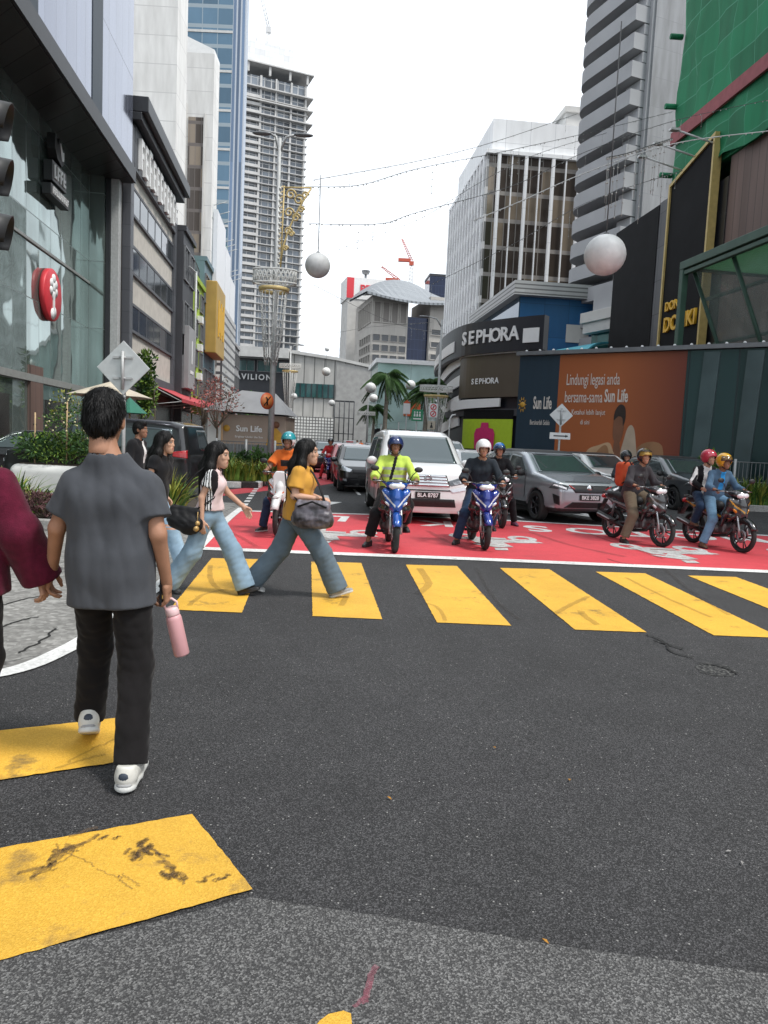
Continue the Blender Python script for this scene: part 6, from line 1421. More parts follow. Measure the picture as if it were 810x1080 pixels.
suv_prof = [(2.10, .28), (2.17, .50), (2.17, .76), (2.06, .93), (1.45, 1.055), (1.10, 1.10), (.35, 1.50), (.05, 1.59), (-.7, 1.61), (-1.45, 1.55), (-1.85, 1.45), (-2.10, 1.05), (-2.18, .70), (-2.12, .32)]
def suv_front(t, bvh):
    h = bvh.ray_cast(Vector((0, 6, .80)), Vector((0, -1, 0)))[0]; b = MB(); b.lathe([(0, .02), (.055, .018), (.075, .0)], (0, h.y + .008, .80), 'y', 20); b.build('emblem', 'chrome', t)
    b = MB(); b.tube([(-.52, bvh.ray_cast(Vector((-.52, 6, .78)), Vector((0, -1, 0)))[0].y + .012, .86), (-.3, h.y - .0, .735), (0, h.y + .016, .70), (.3, h.y - .0, .735), (.52, bvh.ray_cast(Vector((.52, 6, .78)), Vector((0, -1, 0)))[0].y + .012, .86)], .014, 6); b.build('grille_frame', 'lamp_red', t)
suv = dict(prof=suv_prof, W=1.80, L=4.35, H=1.62, belt=1.02, tumble=.34, wheels=(1.32, -1.32), wr=.345, paint='car_silver', nose=.17, clad=.36, roofz=1.535, mirror=(.78, 1.06), mirror_m='trim_black', plate=(0, .60), plate_text='BKE 3828', rim='rim_dark', extra=(suv_front,),
    patches=[('windscreen', 'car_glass', 'y', 1, [[(-.70, 1.10), (.70, 1.10), (.56, 1.50), (-.56, 1.50)]]), 
             ('headlight', 'lamp_dark', 'y', 0, [[(.50, .84), (.80, .90), (.84, .78), (.56, .755)]]), ('daytime_light', 'drl_white', 'y', 0, [[(.56, .80), (.80, .875), (.81, .845), (.585, .765)]]), ('grille', 'grille_dark', 'y', 1, [[(-.36, .70), (.36, .70), (.50, .86), (-.50, .86)]]),
             ('lower_intake', 'grille_dark', 'y', 1, [[(-.60, .37), (.60, .37), (.42, .50), (-.42, .50)]]), ('corner_vent', 'grille_dark', 'y', 0, [[(.70, .42), (.78, .46), (.80, .66), (.72, .62)]]), ('skid_plate', 'rim_dark', 'y', 1, [[(-.66, .30), (.66, .30), (.64, .345), (-.64, .345)]]),
             ('bonnet_seam', 'trim_black', 'y', 1, [[(-.56, .925), (.56, .925), (.56, .932), (-.56, .932)]]),  # thin black shut line along the front edge of the bonnet
             ('side_window', 'car_glass', 'x', 1, [[(-.25, 1.09), (.82, 1.09), (.30, 1.43), (-.25, 1.48)], [(-1.45, 1.10), (-.33, 1.09), (-.33, 1.48), (-1.25, 1.44)]]), ('door_line', 'trim_black', 'x', 1, [[(-.29, .4), (-.278, .4), (-.278, 1.08), (-.29, 1.08)]]), ('door_line', 'trim_black', 'x', 1, [[(.80, .5), (.812, .5), (.86, 1.06), (.848, 1.06)]]), ('wheel_trim', 'trim_black', 'x', 1, [[(-.9, .30), (.9, .30), (.9, .40), (-.9, .40)]]),
             ('rear_window', 'car_glass', 'rear', 1, [[(0, 1.1), (.66, 1.1), (.5, 1.42), (0, 1.42)]]), ('tail_light', 'lamp_red', 'rear', 1, [[(.5, .86), (.86, .86), (.86, .98), (.5, .98)]])])
hat_prof = [(1.86, .24), (1.95, .44), (1.94, .68), (1.84, .82), (1.20, .98), (1.0, 1.01), (.25, 1.43), (-.05, 1.50), (-.8, 1.50), (-1.45, 1.40), (-1.85, 1.0), (-1.95, .6), (-1.90, .28)]
hat = dict(prof=hat_prof, W=1.70, L=3.9, H=1.51, belt=.96, tumble=.33, wheels=(1.2, -1.2), wr=.30, paint='car_black', nose=.18, clad=.22, mirror=(.70, 1.0), plate=(0, .50), 
    patches=[('windscreen', 'car_glass', 'y', 1, [[(-.66, 1.01), (.66, 1.01), (.54, 1.41), (-.54, 1.41)]]), ('headlight', 'lamp_clear', 'y', 0, [[(.42, .72), (.74, .84), (.78, .70), (.50, .64)]]), ('grille', 'grille_dark', 'y', 1, [[(-.40, .62), (.40, .62), (.44, .73), (-.44, .73)]]), ('lower_intake', 'grille_dark', 'y', 1, [[(-.55, .30), (.55, .30), (.48, .42), (-.48, .42)]]), ('fog_lamp', 'lamp_clear', 'y', 0, [[(.58, .36), (.70, .38), (.70, .44), (.60, .43)]]),
             ('side_window', 'car_glass', 'x', 1, [[(-.25, 1.0), (.74, 1.0), (.22, 1.35), (-.25, 1.40)], [(-1.3, 1.01), (-.32, 1.0), (-.32, 1.40), (-1.1, 1.35)]]), ('rear_window', 'car_glass', 'rear', 1, [[(0, 1.02), (.62, 1.02), (.5, 1.36), (0, 1.36)]]), ('tail_light', 'lamp_red', 'rear', 1, [[(.5, .76), (.8, .76), (.8, .94), (.5, .94)]])])
van = make_car('people_carrier', 'white people carrier waiting behind the rider in the lime jacket', 'van', mpv)
silver = make_car('compact_suv', 'silver compact suv with red rimmed grille waiting beside the white helmet rider', 'car', suv)
hatch = make_car('hatchback', 'black hatchback with bright headlights waiting left of the white people carrier', 'car', hat)
def place(o, px, py, rz, dy=0, fx=0.0): p = G(px, py); o.location = (p.x, p.y + dy, 0); o.rotation_euler = (0, 0, R(rz)); return o
place(van, 436, 553, 186, 2.35); place(silver, 592, 553, 196, 2.15)
place(hatch, 377, 520, 187, 1.9)
def car_copy(src, label, px, py, rz, dy, mm, plate=None):
    p = G(px, py); c = copy_tree(src, None, label, (p.x, p.y + dy, 0), R(rz), mm); c['group'] = 'vehicles queueing at the lights'
    for ch in c.children_recursive:
        if ch.name.startswith('lettering'): bpy.data.objects.remove(ch)
    return c
for o in (van, silver, hatch): o['group'] = 'vehicles queueing at the lights'
car_copy(van, 'black people carrier on the side road at left behind the planting', 116, 520, 84, 0, {'car_white': 'car_black', 'rim_silver': 'rim_silver', 'chrome': 'chrome'})
car_copy(silver, 'white suv with dark grille waiting just behind the silver suv', 645, 530, 193, 2.2, {'car_silver': 'car_white', 'trim_black': 'trim_black', 'lamp_red': 'chrome'})
car_copy(hatch, 'black saloon car half hidden by shrubs at the far left edge', 12, 512, 98, 1.0, {})
car_copy(silver, 'dark grey car waiting behind the two riders at the right edge', 741, 541, 190, 2.2, {'car_silver': 'car_grey', 'lamp_red': 'chrome'})
car_copy(hatch, 'white hatchback partly hidden between the people carrier and the white helmet rider', 508, 527, 188, 2.6, {'car_black': 'car_white'})
car_copy(hatch, 'red car waiting behind the black hatchback on the left lane', 366, 510, 187, 2.2, {'car_black': 'car_red'})
car_copy(hatch, 'white taxi with roof sign behind the red car', 366, 497, 187, 2.5, {'car_black': 'car_white'})
tx = MB(); p = G(366, 497); tx.box((0, 0, 0), (.7, .25, .16)); txo = thing('taxi_roof_sign', 'small white roof sign on top of the far white taxi', 'sign', (p.x - .05, p.y + 2.4, 1.59), R(7)); tx.build('sign_box', 'white_sign', txo, bevel=.03); b = MB(); b.box((0, -.128, 0), (.4, .006, .07)); b.build('red_panel', 'sign_red', txo)
car_copy(silver, 'black suv in the far left lane behind the distant scooter', 339, 500, 187, 3.4, {'car_silver': 'car_black', 'lamp_red': 'chrome'})
car_copy(hatch, 'pale blue car far back in the left lane of the queue', 330, 491, 187, 3.0, {'car_black': 'car_pale_blue'})
car_copy(van, 'white people carrier far behind to the right of the front one', 474, 504, 188, 3.5, {})
car_copy(hatch, 'grey car far behind between the white vehicles and the store', 488, 503, 188, 5.5, {'car_black': 'car_grey'})
car_copy(silver, 'dark suv far back in the centre of the queue', 392, 492, 187, 8, {'car_silver': 'car_black', 'lamp_red': 'chrome'})

# ================================================================== MOTORCYCLES
def gloss(n, c, metal=0.0): return mat(n, c, .22, metal, .08, 5, coat=.8)
gloss('bike_blue', (.012, .075, .34), .2); gloss('bike_royal', (.015, .03, .22), .2); gloss('bike_black', (.014, .014, .016)); gloss('bike_dark', (.03, .031, .034)); gloss('bike_orange', (.56, .10, .02)); gloss('bike_white', (.66, .66, .66)); gloss('bike_grey', (.20, .21, .22))
mat('engine_grey', (.12, .12, .125), .5, .6, .3, 20); mat('seat_vinyl', (.016, .016, .017), .6, 0, .1, 20, .1, 120); mat('fork_silver', (.40, .40, .41), .35, .8, .1); mat('mirror_glass', (.5, .52, .55), .04, 1, 0); mat('decal_white', (.64, .66, .68), .35, 0, .05); mat('decal_gold', (.55, .28, .03), .35, 0, .1); mat('headlamp', (.74, .76, .78), .05, .1, .2, 20, spec=.9)
def bike(name, label, loc, rz, C, lean=0.0, lean_steer=0.0, rim='rim_dark', trail=False, res=.012):
    """front to +Y; C = dict(body, accent, cowl, fender)"""
    t = thing(name, label, 'motorcycle', loc, rz, 'motorcycles waiting in the red box'); r = .285
    if trail: r = .30
    for nm, y, w in (('front_wheel', .62, .085), ('rear_wheel', -.62, .10)):
        b = MB(); n = 40; b.lathe([(r - .055, -w / 2 * .7), (r - .03, -w / 2), (r - .012, -w / 2 * .8), (r, -w * .18), (r, w * .18), (r - .012, w / 2 * .8), (r - .03, w / 2), (r - .055, w / 2 * .7), (r - .055, -w / 2 * .7)], axis='x', n=n)
        o = b.build(nm, 'tyre', t, loc=(0, y, r)); b = MB(); b.lathe([(r - .052, -.03), (r - .075, -.02), (r - .075, .02), (r - .052, .03)], axis='x', n=32, closed=True); b.tube([(-.05, 0, 0), (.05, 0, 0)], .035, 12)
        for k in range(5):
            a = 6.2832 * k / 5
            for da in (-.16, .16): b.tube([(0, .03 * math.cos(a), .03 * math.sin(a)), (0, (r - .07) * math.cos(a + da), (r - .07) * math.sin(a + da))], .010, 6)
        b.build('rim', C.get('rim', rim), o); b = MB(); b.lathe([(.06, .045), (.115, .045), (.115, .05), (.06, .05)], axis='x', n=24, closed=True); b.build('brake_disc', 'fork_silver', o)
    b = MB()
    for s in (-1, 1): b.tube([(s * .078, .625, r), (s * .078, .60, r + .13), (s * .075, .50, .72)], [.026, .022, .019], 10)
    b.tube([(-.10, .62, r), (.10, .62, r)], .014, 8); b.build('fork', 'fork_silver', t)
    # front fender: arc over the tyre
    b = MB(); vs = []; n = 12; fz = r + .0
    for i in range(n + 1):
        a = R(25 + 120 * i / n); rr = r + .035 + (.0 if not trail else .10); wv = .065 + .012 * math.sin(math.pi * i / n)
        for q in range(5):
            u = -1 + q * .5; rd = rr - .045 * abs(u) ** 2.2; vs.append((u * wv, .62 + rd * math.cos(a), r + rd * math.sin(a)))
    b.add(vs, [(i * 5 + q, i * 5 + q + 1, (i + 1) * 5 + q + 1, (i + 1) * 5 + q) for i in range(n) for q in range(4)], 0, True); o = b.build('front_fender', C['fender'], t); m_ = o.modifiers.new('thick', 'SOLIDIFY'); m_.thickness = .005
    # front cowl with swept wings, over a dark inner shield
    def sides(f, n=1): return f
    fr = []
    for s in (-1, 1):
        fr += [cap((0, .56, .80), (s * .15, .44, .86), .055, .06), cap((s * .15, .44, .86), (s * .19, .38, .64), .06, .05), cap((s * .19, .38, .64), (s * .15, .26, .44), .05, .035), cap((0, .57, .68), (s * .15, .45, .76), .055, .05), cap((0, .56, .66), (s * .10, .46, .60), .04, .05)]
    fr += [cap((0, .53, .88), (0, .585, .60), .075, .05)]
    f = U(fr, .06)
    f = SUB(f, ell((0, .60, r), (.075, .36, .335)), .02)
    def cz(c): return np.where((np.abs(c[:, 0]) > .055) & (c[:, 2] - 2.1 * np.abs(c[:, 0]) < .44) , 1, np.where((np.abs(c[:, 2] - 1.05 * np.abs(c[:, 0]) - .655) < .016) & (np.abs(c[:, 0]) > .02) & (c[:, 1] > .36), 2, 0))
    blob('front_cowl', f, (-.25, .1, .3), (.25, .65, .95), res, [C['cowl'], C.get('inner', 'bike_black'), C['accent']], t, cz)
    for s in (-1, 1):
        b = MB(); b.ball((s * .12, .525, .70), (.062, .03, .022), 12, 0, Matrix.Rotation(-s * R(38), 4, 'Y')); b.build('indicator', C.get('lamp', 'lamp_clear'), t)
    # handlebar cowl with headlamp, screen
    f = U([ell((0, .45, .985), (.165, .13, .085)), cap((-.12, .40, 1.0), (-.20, .34, 1.02), .035, .018), cap((.12, .40, 1.0), (.20, .34, 1.02), .035, .018)], .05)
    blob('handlebar_cowl', f, (-.26, .25, .88), (.26, .6, 1.1), res, [C['body'], C.get('inner', 'bike_black')], t, lambda c: np.where(c[:, 2] > 1.02, 1, 0))
    b = MB(); b.ball((0, .525, .972), (.125, .065, .062), 18, 0, Matrix.Rotation(R(-20), 4, 'X')); b.build('headlight', 'headlamp', t)
    b = MB(); b.tube([(-.34, .28, 1.035), (-.22, .33, 1.03), (-.1, .38, .99), (.1, .38, .99), (.22, .33, 1.03), (.34, .28, 1.035)], .0125, 8); b.build('handlebar', 'trim_black', t)
    for s in (-1, 1):
        b = MB(); b.tube([(s * .345, .277, 1.035), (s * .235, .325, 1.03)], .019, 10); b.build('grip', 'trim_black', t)
        b = MB(); b.tube([(s * .20, .36, 1.035), (s * .27, .375, 1.03), (s * .35, .345, 1.025)], .007, 6); b.build('brake_lever', 'fork_silver', t)
        b = MB(); b.tube([(s * .19, .34, 1.03), (s * .24, .36, 1.13), (s * .31, .36, 1.20)], .007, 6); b.ball((s * .325, .365, 1.215), (.065, .022, .042), 14); b.build('mirror', 'trim_black', t)
        b = MB(); b.ball((s * .325, .347, 1.215), (.055, .008, .034), 12); b.build('mirror_glass', 'mirror_glass', t)
    # centre body, side panels, seat, tail
    f = U([cap((0, .30, .60), (0, -.05, .56), .10, .10), cap((0, -.05, .58), (0, -.55, .70), .11, .09), cap((0, -.55, .70), (0, -.86, .79), .085, .035), cap((0, .36, .74), (0, .28, .55), .09, .09)], .06)
    f = SUB(f, ell((0, -.62, r), (.10, .36, .36)), .02); f = SUB(f, ell((0, .05, .78), (.2, .17, .14)), .04)
    blob('side_body', f, (-.22, -.95, .4), (.22, .5, .9), res, [C['body'], C['accent'], C.get('inner', 'bike_black')], t, lambda c: np.where(c[:, 2] < .55, 2, np.where(np.abs(c[:, 2] - .66 - .18 * (-c[:, 1] - .3)) < .018, 1, 0)))
    blob('seat', U([cap((0, .0, .755), (0, -.35, .765), .085, .10), cap((0, -.35, .775), (0, -.74, .815), .10, .07)], .05), (-.16, -.85, .65), (.16, .12, .92), res, 'seat_vinyl', t)
    b = MB(); b.tube([(-.09, -.6, .83), (-.1, -.84, .86), (0, -.92, .87), (.1, -.84, .86), (.09, -.6, .83)], .013, 8); b.build('grab_rail', 'trim_black', t)
    b = MB(); b.ball((0, -.90, .775), (.085, .04, .045), 14); b.build('tail_light', 'lamp_red', t)
    b = MB(); b.tube([(0, -.86, .72), (0, -.98, .52)], [.06, .05], 8, flat=.3); b.box((0, -1.0, .56), (.16, .012, .12)); b.build('rear_mudguard', 'trim_black', t)
    # engine, exhaust, swing arm, footrests, stand
    blob('engine', U([rbox((0, .10, .38), (.115, .17, .10), .04), cap((0, .22, .40), (0, .36, .44), .07, .06), cap((-.10, .05, .36), (.11, .05, .36), .095), cap((0, .42, .46), (0, .40, .36), .05, .05)], .03), (-.25, -.15, .2), (.25, .55, .6), res, 'engine_grey', t)
    b = MB(); b.tube([(.05, .42, .38), (.09, .34, .26), (.12, .05, .22), (.14, -.25, .27), (.15, -.45, .34), (.155, -.86, .44)], [.022, .024, .026, .032, .052, .056], 12); b.build('exhaust', 'trim_black', t); b = MB(); b.tube([(.215, -.48, .37), (.215, -.82, .45)], [.03, .03], 8, flat=.4); b.build('exhaust_guard', 'fork_silver', t)
    b = MB()
    for s in (-1, 1): b.tube([(s * .09, -.1, .36), (s * .09, -.62, r)], .022, 8); b.tube([(s * .10, -.58, .34), (s * .11, -.50, .66)], .024, 8)
    b.build('swing_arm', 'engine_grey', t)
    b = MB(); b.tube([(-.24, .06, .245), (.24, .06, .245)], .014, 8)
    for s in (-1, 1): b.tube([(s * .24, .06, .25), (s * .15, .06, .25)], .022, 8); b.tube([(s * .22, -.38, .36), (s * .13, -.36, .38)], .02, 8)
    b.build('footrest', 'trim_black', t)
    if trail:
        b = MB(); b.prism([(-.10, .62), (.10, .62), (.12, .98), (.07, 1.06), (-.07, 1.06), (-.12, .98)], 'y', .565, .60); b.build('number_board', 'bike_white', t, bevel=.02); b = MB(); b.tube([(0, .50, .70), (0, .90, .66)], [.075, .05], 8, flat=.35); b.build('beak', 'bike_white', t)
    return t
def rider(label, loc, rz, look, foot='R', h=1.68, res=.0105, pillion=False, both=False, off=(0, 0, 0), lean=0.06, reach=True, hook=None):
    s = h / 1.72; y0 = -.18 if not pillion else -.52; z0 = .90 if not pillion else .95
    k = dict(pel=Vector((0, y0, z0)), ch=Vector((0, y0 + lean * .8, z0 + .33 * s)), nk=Vector((0, y0 + lean * 1.5 + .01, z0 + .50 * s)), hd=Vector((0, y0 + lean * 1.5 + .055, z0 + .665 * s)))
    for q, sg in (('L', -1), ('R', 1)):
        k['sh' + q] = Vector((sg * .18 * s, y0 + lean * 1.2, z0 + .455 * s)); k['hp' + q] = Vector((sg * .09, y0 + .02, z0 - .015))
        if pillion:
            k['el' + q] = Vector((sg * .27, y0 + .10, z0 + .20)); k['wr' + q] = Vector((sg * .20, y0 + .29, z0 + .08)); k['kn' + q] = Vector((sg * .26, y0 + .36, .72)); k['an' + q] = Vector((sg * .23, y0 + .18, .42))
        else:
            k['el' + q] = Vector((sg * .30 * (1 if s > .95 else .98), y0 + .22, z0 + .19)); k['wr' + q] = Vector((sg * .315, .20, 1.05))
            if foot == q or both: k['kn' + q] = Vector((sg * .27, .18, .52)); k['an' + q] = Vector((sg * .37, .10, .09))
            else: k['kn' + q] = Vector((sg * .20, .27, .68)); k['an' + q] = Vector((sg * .20, .02, .335))
    look = dict(look)
    if not pillion:
        look.setdefault('handL', (.62, (.05, .95, -.1), (0, -.1, -1))); look.setdefault('handR', (.62, (-.05, .95, -.1), (0, -.1, -1)))
    else: look.setdefault('handL', (.4, (.3, .9, -.2), (.9, 0, -.3))); look.setdefault('handR', (.4, (-.3, .9, -.2), (-.9, 0, -.3)))
    for q in 'LR': look.setdefault('toe' + q, ((.25 if q == 'R' else -.25), 1, 0 if (foot == q or both) else -.05))
    return person(label, pose(h, **k), look, loc, rz, res=res)
HV = dict(fat=1.08)
def ride(px, py, az, C, blabel, rlabel, look, **kw):
    """front tyre contact at photo pixel (px,py); az = heading clockwise degrees off straight-towards-camera"""
    p = G(px, py); rz = math.pi + R(az); f = Vector((-math.sin(rz), math.cos(rz), 0)); loc = p - f * .62
    bk = bike('motorcycle', blabel, loc, rz, C, trail=kw.pop('trail', False)); 
    return bk, rider(rlabel, loc, rz, look, **kw), loc, rz
def hv_zone(c, J):
    z = c[:, 2] - J['ch'].z; b_ = ((np.abs(z + .02) < .02) | (np.abs(z + .13) < .02)) & (np.abs(c[:, 0]) < .19); s = np.abs(c[:, 0] + .02 - (J['nk'].z - c[:, 2]) * .22) < .024
    return np.where(s & (c[:, 1] > J['ch'].y) & (z < .2), 2, np.where(b_, 1, 0))
ride(416, 583, 4, dict(body='bike_blue', cowl='bike_blue', accent='decal_white', fender='bike_blue'), 'bright blue motorcycle ridden by the man in the lime jacket', 'rider in lime reflective jacket with dark blue helmet resting his foot on the road',
     dict(skin='skin_brown', fat=1.14, head=(2, -3), helmet=dict(m='helmet_blue', visor=None), top=dict(m=['hi_vis', 'reflective_tape', 'bag_black'], zone=hv_zone, sleeve=1.85, inf=.014, sw=.012, hem=.84, cuff=.046, wr=.004, wf=32, name='jacket'), legs=dict(m='black_cloth', r=(.104, .086, .082), len=.78), shoes=('shoe_black', 'sole_black'), toeR=(.5, 1, 0)), foot='R', lean=.02)
ride(511, 580, 3, dict(body='bike_royal', cowl='bike_royal', accent='decal_white', fender='bike_royal'), 'royal blue motorcycle ridden by the person in the white helmet', 'rider in dark jacket and white helmet with blue jeans',
     dict(skin='skin_tan', fat=1.08, head=(0, -4), helmet=dict(m='helmet_white', visor=None), top=dict(m='dark_jacket', sleeve=1.9, inf=.014, sw=.012, hem=.86, cuff=.045, wr=.004, wf=32, name='jacket'), legs=dict(m='indigo_jeans', r=(.10, .078, .07), len=.95), shoes=('shoe_black', 'sole_black'), toeR=(.45, 1, 0)), foot='R', lean=.11, h=1.72)
ride(697, 577, 24, dict(body='bike_dark', cowl='bike_dark', accent='bike_grey', fender='bike_black'), 'dark motorcycle turned slightly left with a grey jacketed rider', 'rider in grey jacket and gold black helmet with khaki trousers',
     dict(skin='skin_tan', fat=1.10, head=(-10, 0), helmet=dict(m='helmet_black', m2='helmet_gold', trim='front', visor='up'), top=dict(m='grey_jacket', sleeve=1.92, inf=.016, sw=.013, hem=.85, cuff=.045, wr=.004, wf=32, name='jacket'), legs=dict(m='khaki_trouser', r=(.108, .088, .082), len=.93), shoes=('shoe_black', 'sole_black')), foot='R', lean=.12)
bk, rd, loc3, rz3 = ride(782, 583, 16, dict(body='bike_black', cowl='bike_dark', accent='decal_gold', fender='bike_black', lamp='lamp_amber'), 'black motorcycle with gold stripe carrying two people at the right', 'front rider in blue denim jacket and yellow helmet',
     dict(skin='skin_brown', head=(8, 0), helmet=dict(m='helmet_yellow', visor='down', vm='visor_smoke'), top=dict(m=['denim_jacket', 'blue_tee'], zone=lambda c, J: np.where((np.abs(c[:, 0]) < .05) & (c[:, 1] > J['ch'].y + .02) & (c[:, 2] > J['pel'].z + .1), 1, 0), sleeve=1.9, inf=.012, sw=.011, hem=.87, name='jacket'), legs=dict(m='blue_jeans', r=(.10, .08, .074), len=.97), shoes=('shoe_brown', 'sole_black')), foot='R', lean=.10, h=1.62)
def trk(c, J): 
    a = np.abs(c[:, 0]) > J['shR'].x + .03
    return np.where((np.abs(c[:, 0]) < .085) & (c[:, 1] > J['ch'].y - .0), 1, np.where(a & (np.abs(c[:, 1] - J['shR'].y - .05) < .022), 1, 0))
rider('pillion passenger in red helmet and black jacket with white sleeve stripes', loc3, rz3, dict(skin='skin_light', head=(14, 0), fat=.95, helmet=dict(m='helmet_red', visor=None), top=dict(m=['black_cloth', 'white_cloth'], zone=trk, sleeve=1.92, inf=.012, sw=.011, hem=.87, name='track_jacket'), legs=dict(m='indigo_jeans'), shoes=('shoe_brown', 'sole_black')), pillion=True, h=1.64)
ride(293, 566, -3, dict(body='bike_orange', cowl='bike_white', accent='bike_orange', fender='bike_white', inner='bike_dark'), 'orange and white trail motorcycle behind the woman in mustard', 'rider in orange tee and teal helmet on the orange and white motorcycle',
     dict(skin='skin_brown', fat=1.08, head=(-6, -4), helmet=dict(m='helmet_teal', m2='helmet_white', trim='low', visor=None), top=dict(m=['orange_tee', 'sign_black'], zone=lambda c, J: np.where((np.abs(c[:, 0]) < .115) & (np.abs(c[:, 2] - J['ch'].z + .05) < .055) & (c[:, 1] > J['ch'].y), 1, 0), sleeve=.75, inf=.02, sw=.026, hem=.87, name='t_shirt'), legs=dict(m='indigo_jeans', r=(.10, .078, .07), len=.97), shoes=('shoe_black', 'sole_white'), toeR=(.6, 1, 0)), foot='R', trail=True)
ride(529, 557, 3, dict(body='bike_black', cowl='bike_black', accent='bike_grey', fender='bike_black'), 'black motorcycle hidden behind the white helmet rider', 'rider in black with a bright blue helmet behind the white helmet rider',
     dict(skin='skin_tan', head=(4, -2), helmet=dict(m='helmet_bright_blue', full=True, visor='down', m2='helmet_black', trim='low'), top=dict(m='black_cloth', sleeve=1.92, inf=.014, sw=.012, name='jacket'), legs=dict(m='black_cloth'), shoes=('shoe_purple', 'sole_black')), foot='L')
ride(668, 553, 6, dict(body='bike_black', cowl='bike_dark', accent='bike_grey', fender='bike_black'), 'black motorcycle behind the grey jacketed rider', 'rider in dark clothes and white shoes behind the grey jacketed rider',
     dict(skin='skin_tan', head=(4, -2), helmet=dict(m='helmet_black', visor='down'), top=dict(m='dark_jacket', sleeve=1.92, inf=.014, sw=.012, name='jacket'), legs=dict(m='grey_jacket'), shoes=('shoe_white', 'sole_white')), foot='R', h=1.62)
ride(346, 506, 0, dict(body='bike_royal', cowl='bike_royal', accent='decal_white', fender='bike_royal'), 'blue scooter far up the left lane beside the red car', 'distant rider in red top on the blue scooter',
     dict(skin='skin_tan', head=(0, 0), helmet=dict(m='helmet_black', visor=None), top=dict(m='red_cloth', sleeve=1.9, inf=.012, sw=.011, name='jacket'), legs=dict(m='red_cloth'), shoes=('shoe_black', 'sole_black')), foot='R', res=.016)
# orange delivery backpack on the grey jacketed rider
p = G(697, 577); rz = math.pi + R(24); f = Vector((-math.sin(rz), math.cos(rz), 0)); loc = p - f * .62
Mk = Matrix.Translation(loc) @ Matrix.Rotation(rz, 4, 'Z'); cloth('bag_orange', (.50, .085, .035), .12)
s = thing('backpack', 'orange red backpack worn by the grey jacketed rider', 'backpack', Mk @ Vector((0.02, -.40, 1.22)), rz)
blob('pouch', wrinkle(rbox((0, 0, 0), (.15, .10, .22), .06), .004, 15, 4), (-.2, -.16, -.28), (.2, .16, .28), .012, 'bag_orange', s)
blob('pocket', rbox((0, -.105, -.07), (.11, .035, .10), .03), (-.15, -.2, -.2), (.15, 0, .08), .012, 'bag_orange', s)
b = MB(); b.tube([(0, .02, .21), (0, .0, .255), (0, -.04, .21)], .012, 8); b.build('grab_loop', 'bag_black', s)
b = MB()
for g in (-1, 1): b.tube([(g * .09, .09, .2), (g * .11, .22, .26), (g * .12, .34, .14), (g * .12, .30, -.06), (g * .12, .09, -.17)], .018, 8, flat=.4)
b.build('strap', 'bag_black', s); b = MB(); b.box((0, -.143, -.06), (.12, .004, .05)); b.build('label_patch', 'white_cloth', s)
# ================================================================== PLANTS
def leaf_mat(n, c, v=.45): 
    m = mat(n, c, .55, 0, v, 2.2, spec=.3); return m
leaf_mat('leaf_green', (.055, .125, .025)); leaf_mat('leaf_dark', (.028, .070, .020)); leaf_mat('leaf_yellow', (.26, .27, .045)); leaf_mat('leaf_lime', (.15, .24, .04)); leaf_mat('leaf_purple', (.11, .055, .055)); leaf_mat('leaf_pink', (.36, .13, .11)); leaf_mat('palm_leaf', (.055, .115, .035)); mat('bark', (.13, .10, .075), .9, 0, .3, 8, .4, 30); mat('palm_bark', (.24, .215, .18), .9, 0, .25, 6, .4, 20); mat('stake_wood', (.42, .30, .17), .8, 0, .15, 8); mat('petal', (.62, .58, .34), .6, 0, .2, 9); mat('planter_white', (.70, .70, .68), .55, 0, .06, 3, .1, 60)
def leaf(b, p, d, up, L, W, mi):
    d = d.normalized(); s = d.cross(up)
    if s.length < 1e-3: s = Vector((1, 0, 0))
    s.normalize(); n = s.cross(d)
    b.add([p, p + d * L * .45 + s * W * .5 + n * L * .07, p + d * L - n * L * .10, p + d * L * .45 - s * W * .5 + n * L * .07], [(0, 1, 2), (0, 2, 3)], mi)
def rv(r): 
    while True:
        v = Vector((r.uniform(-1, 1), r.uniform(-1, 1), r.uniform(-1, 1)))
        if .05 < v.length < 1: return v
def foliage(parent, c, rad, n, L, mats, seed, clumps=9, name='foliage', W=.45):
    """leaves gathered in uneven clumps inside an ellipsoid, with gaps between"""
    r = random.Random(seed); b = MB(); cs = []
    for _ in range(clumps):
        v = rv(r); v = v.normalized() * r.uniform(.25, .9); cs.append((Vector((v.x * rad[0], v.y * rad[1], v.z * rad[2])), r.uniform(.28, .5), r.randrange(len(mats))))
    for i in range(n):
        cc, sc, mm = cs[r.randrange(clumps)]; v = rv(r); p = Vector(c) + cc + Vector((v.x * rad[0], v.y * rad[1], v.z * rad[2])) * sc
        d = (v + Vector((0, 0, .25)) + rv(r) * .8); l = L * r.uniform(.6, 1.25); leaf(b, p, d, rv(r), l, l * W, mm if r.random() < .75 else r.randrange(len(mats)))
    return b.build(name, mats, parent, fix=False)
def stems(parent, base, tops, r0, m='bark', name='stem'):
    b = MB(); r = random.Random(len(tops))
    for t in tops:
        a = Vector(base); e = Vector(t); mid = a.lerp(e, .5) + rv(r) * .12 * (e - a).length; b.tube([a, a.lerp(mid, .6), mid, e], [r0, r0 * .8, r0 * .6, r0 * .25], 6)
    return b.build(name, m, parent)
def shrub(label, loc, rad, n, L, mats, seed, clumps=9, name='shrub', group=None):
    t = thing(name, label, 'shrub', loc, 0, group); foliage(t, (0, 0, rad[2]), rad, n, L, mats, seed, clumps)
    r = random.Random(seed); stems(t, (0, 0, 0), [(r.uniform(-.6, .6) * rad[0], r.uniform(-.6, .6) * rad[1], rad[2] * r.uniform(.7, 1.4)) for _ in range(7)], .018); return t
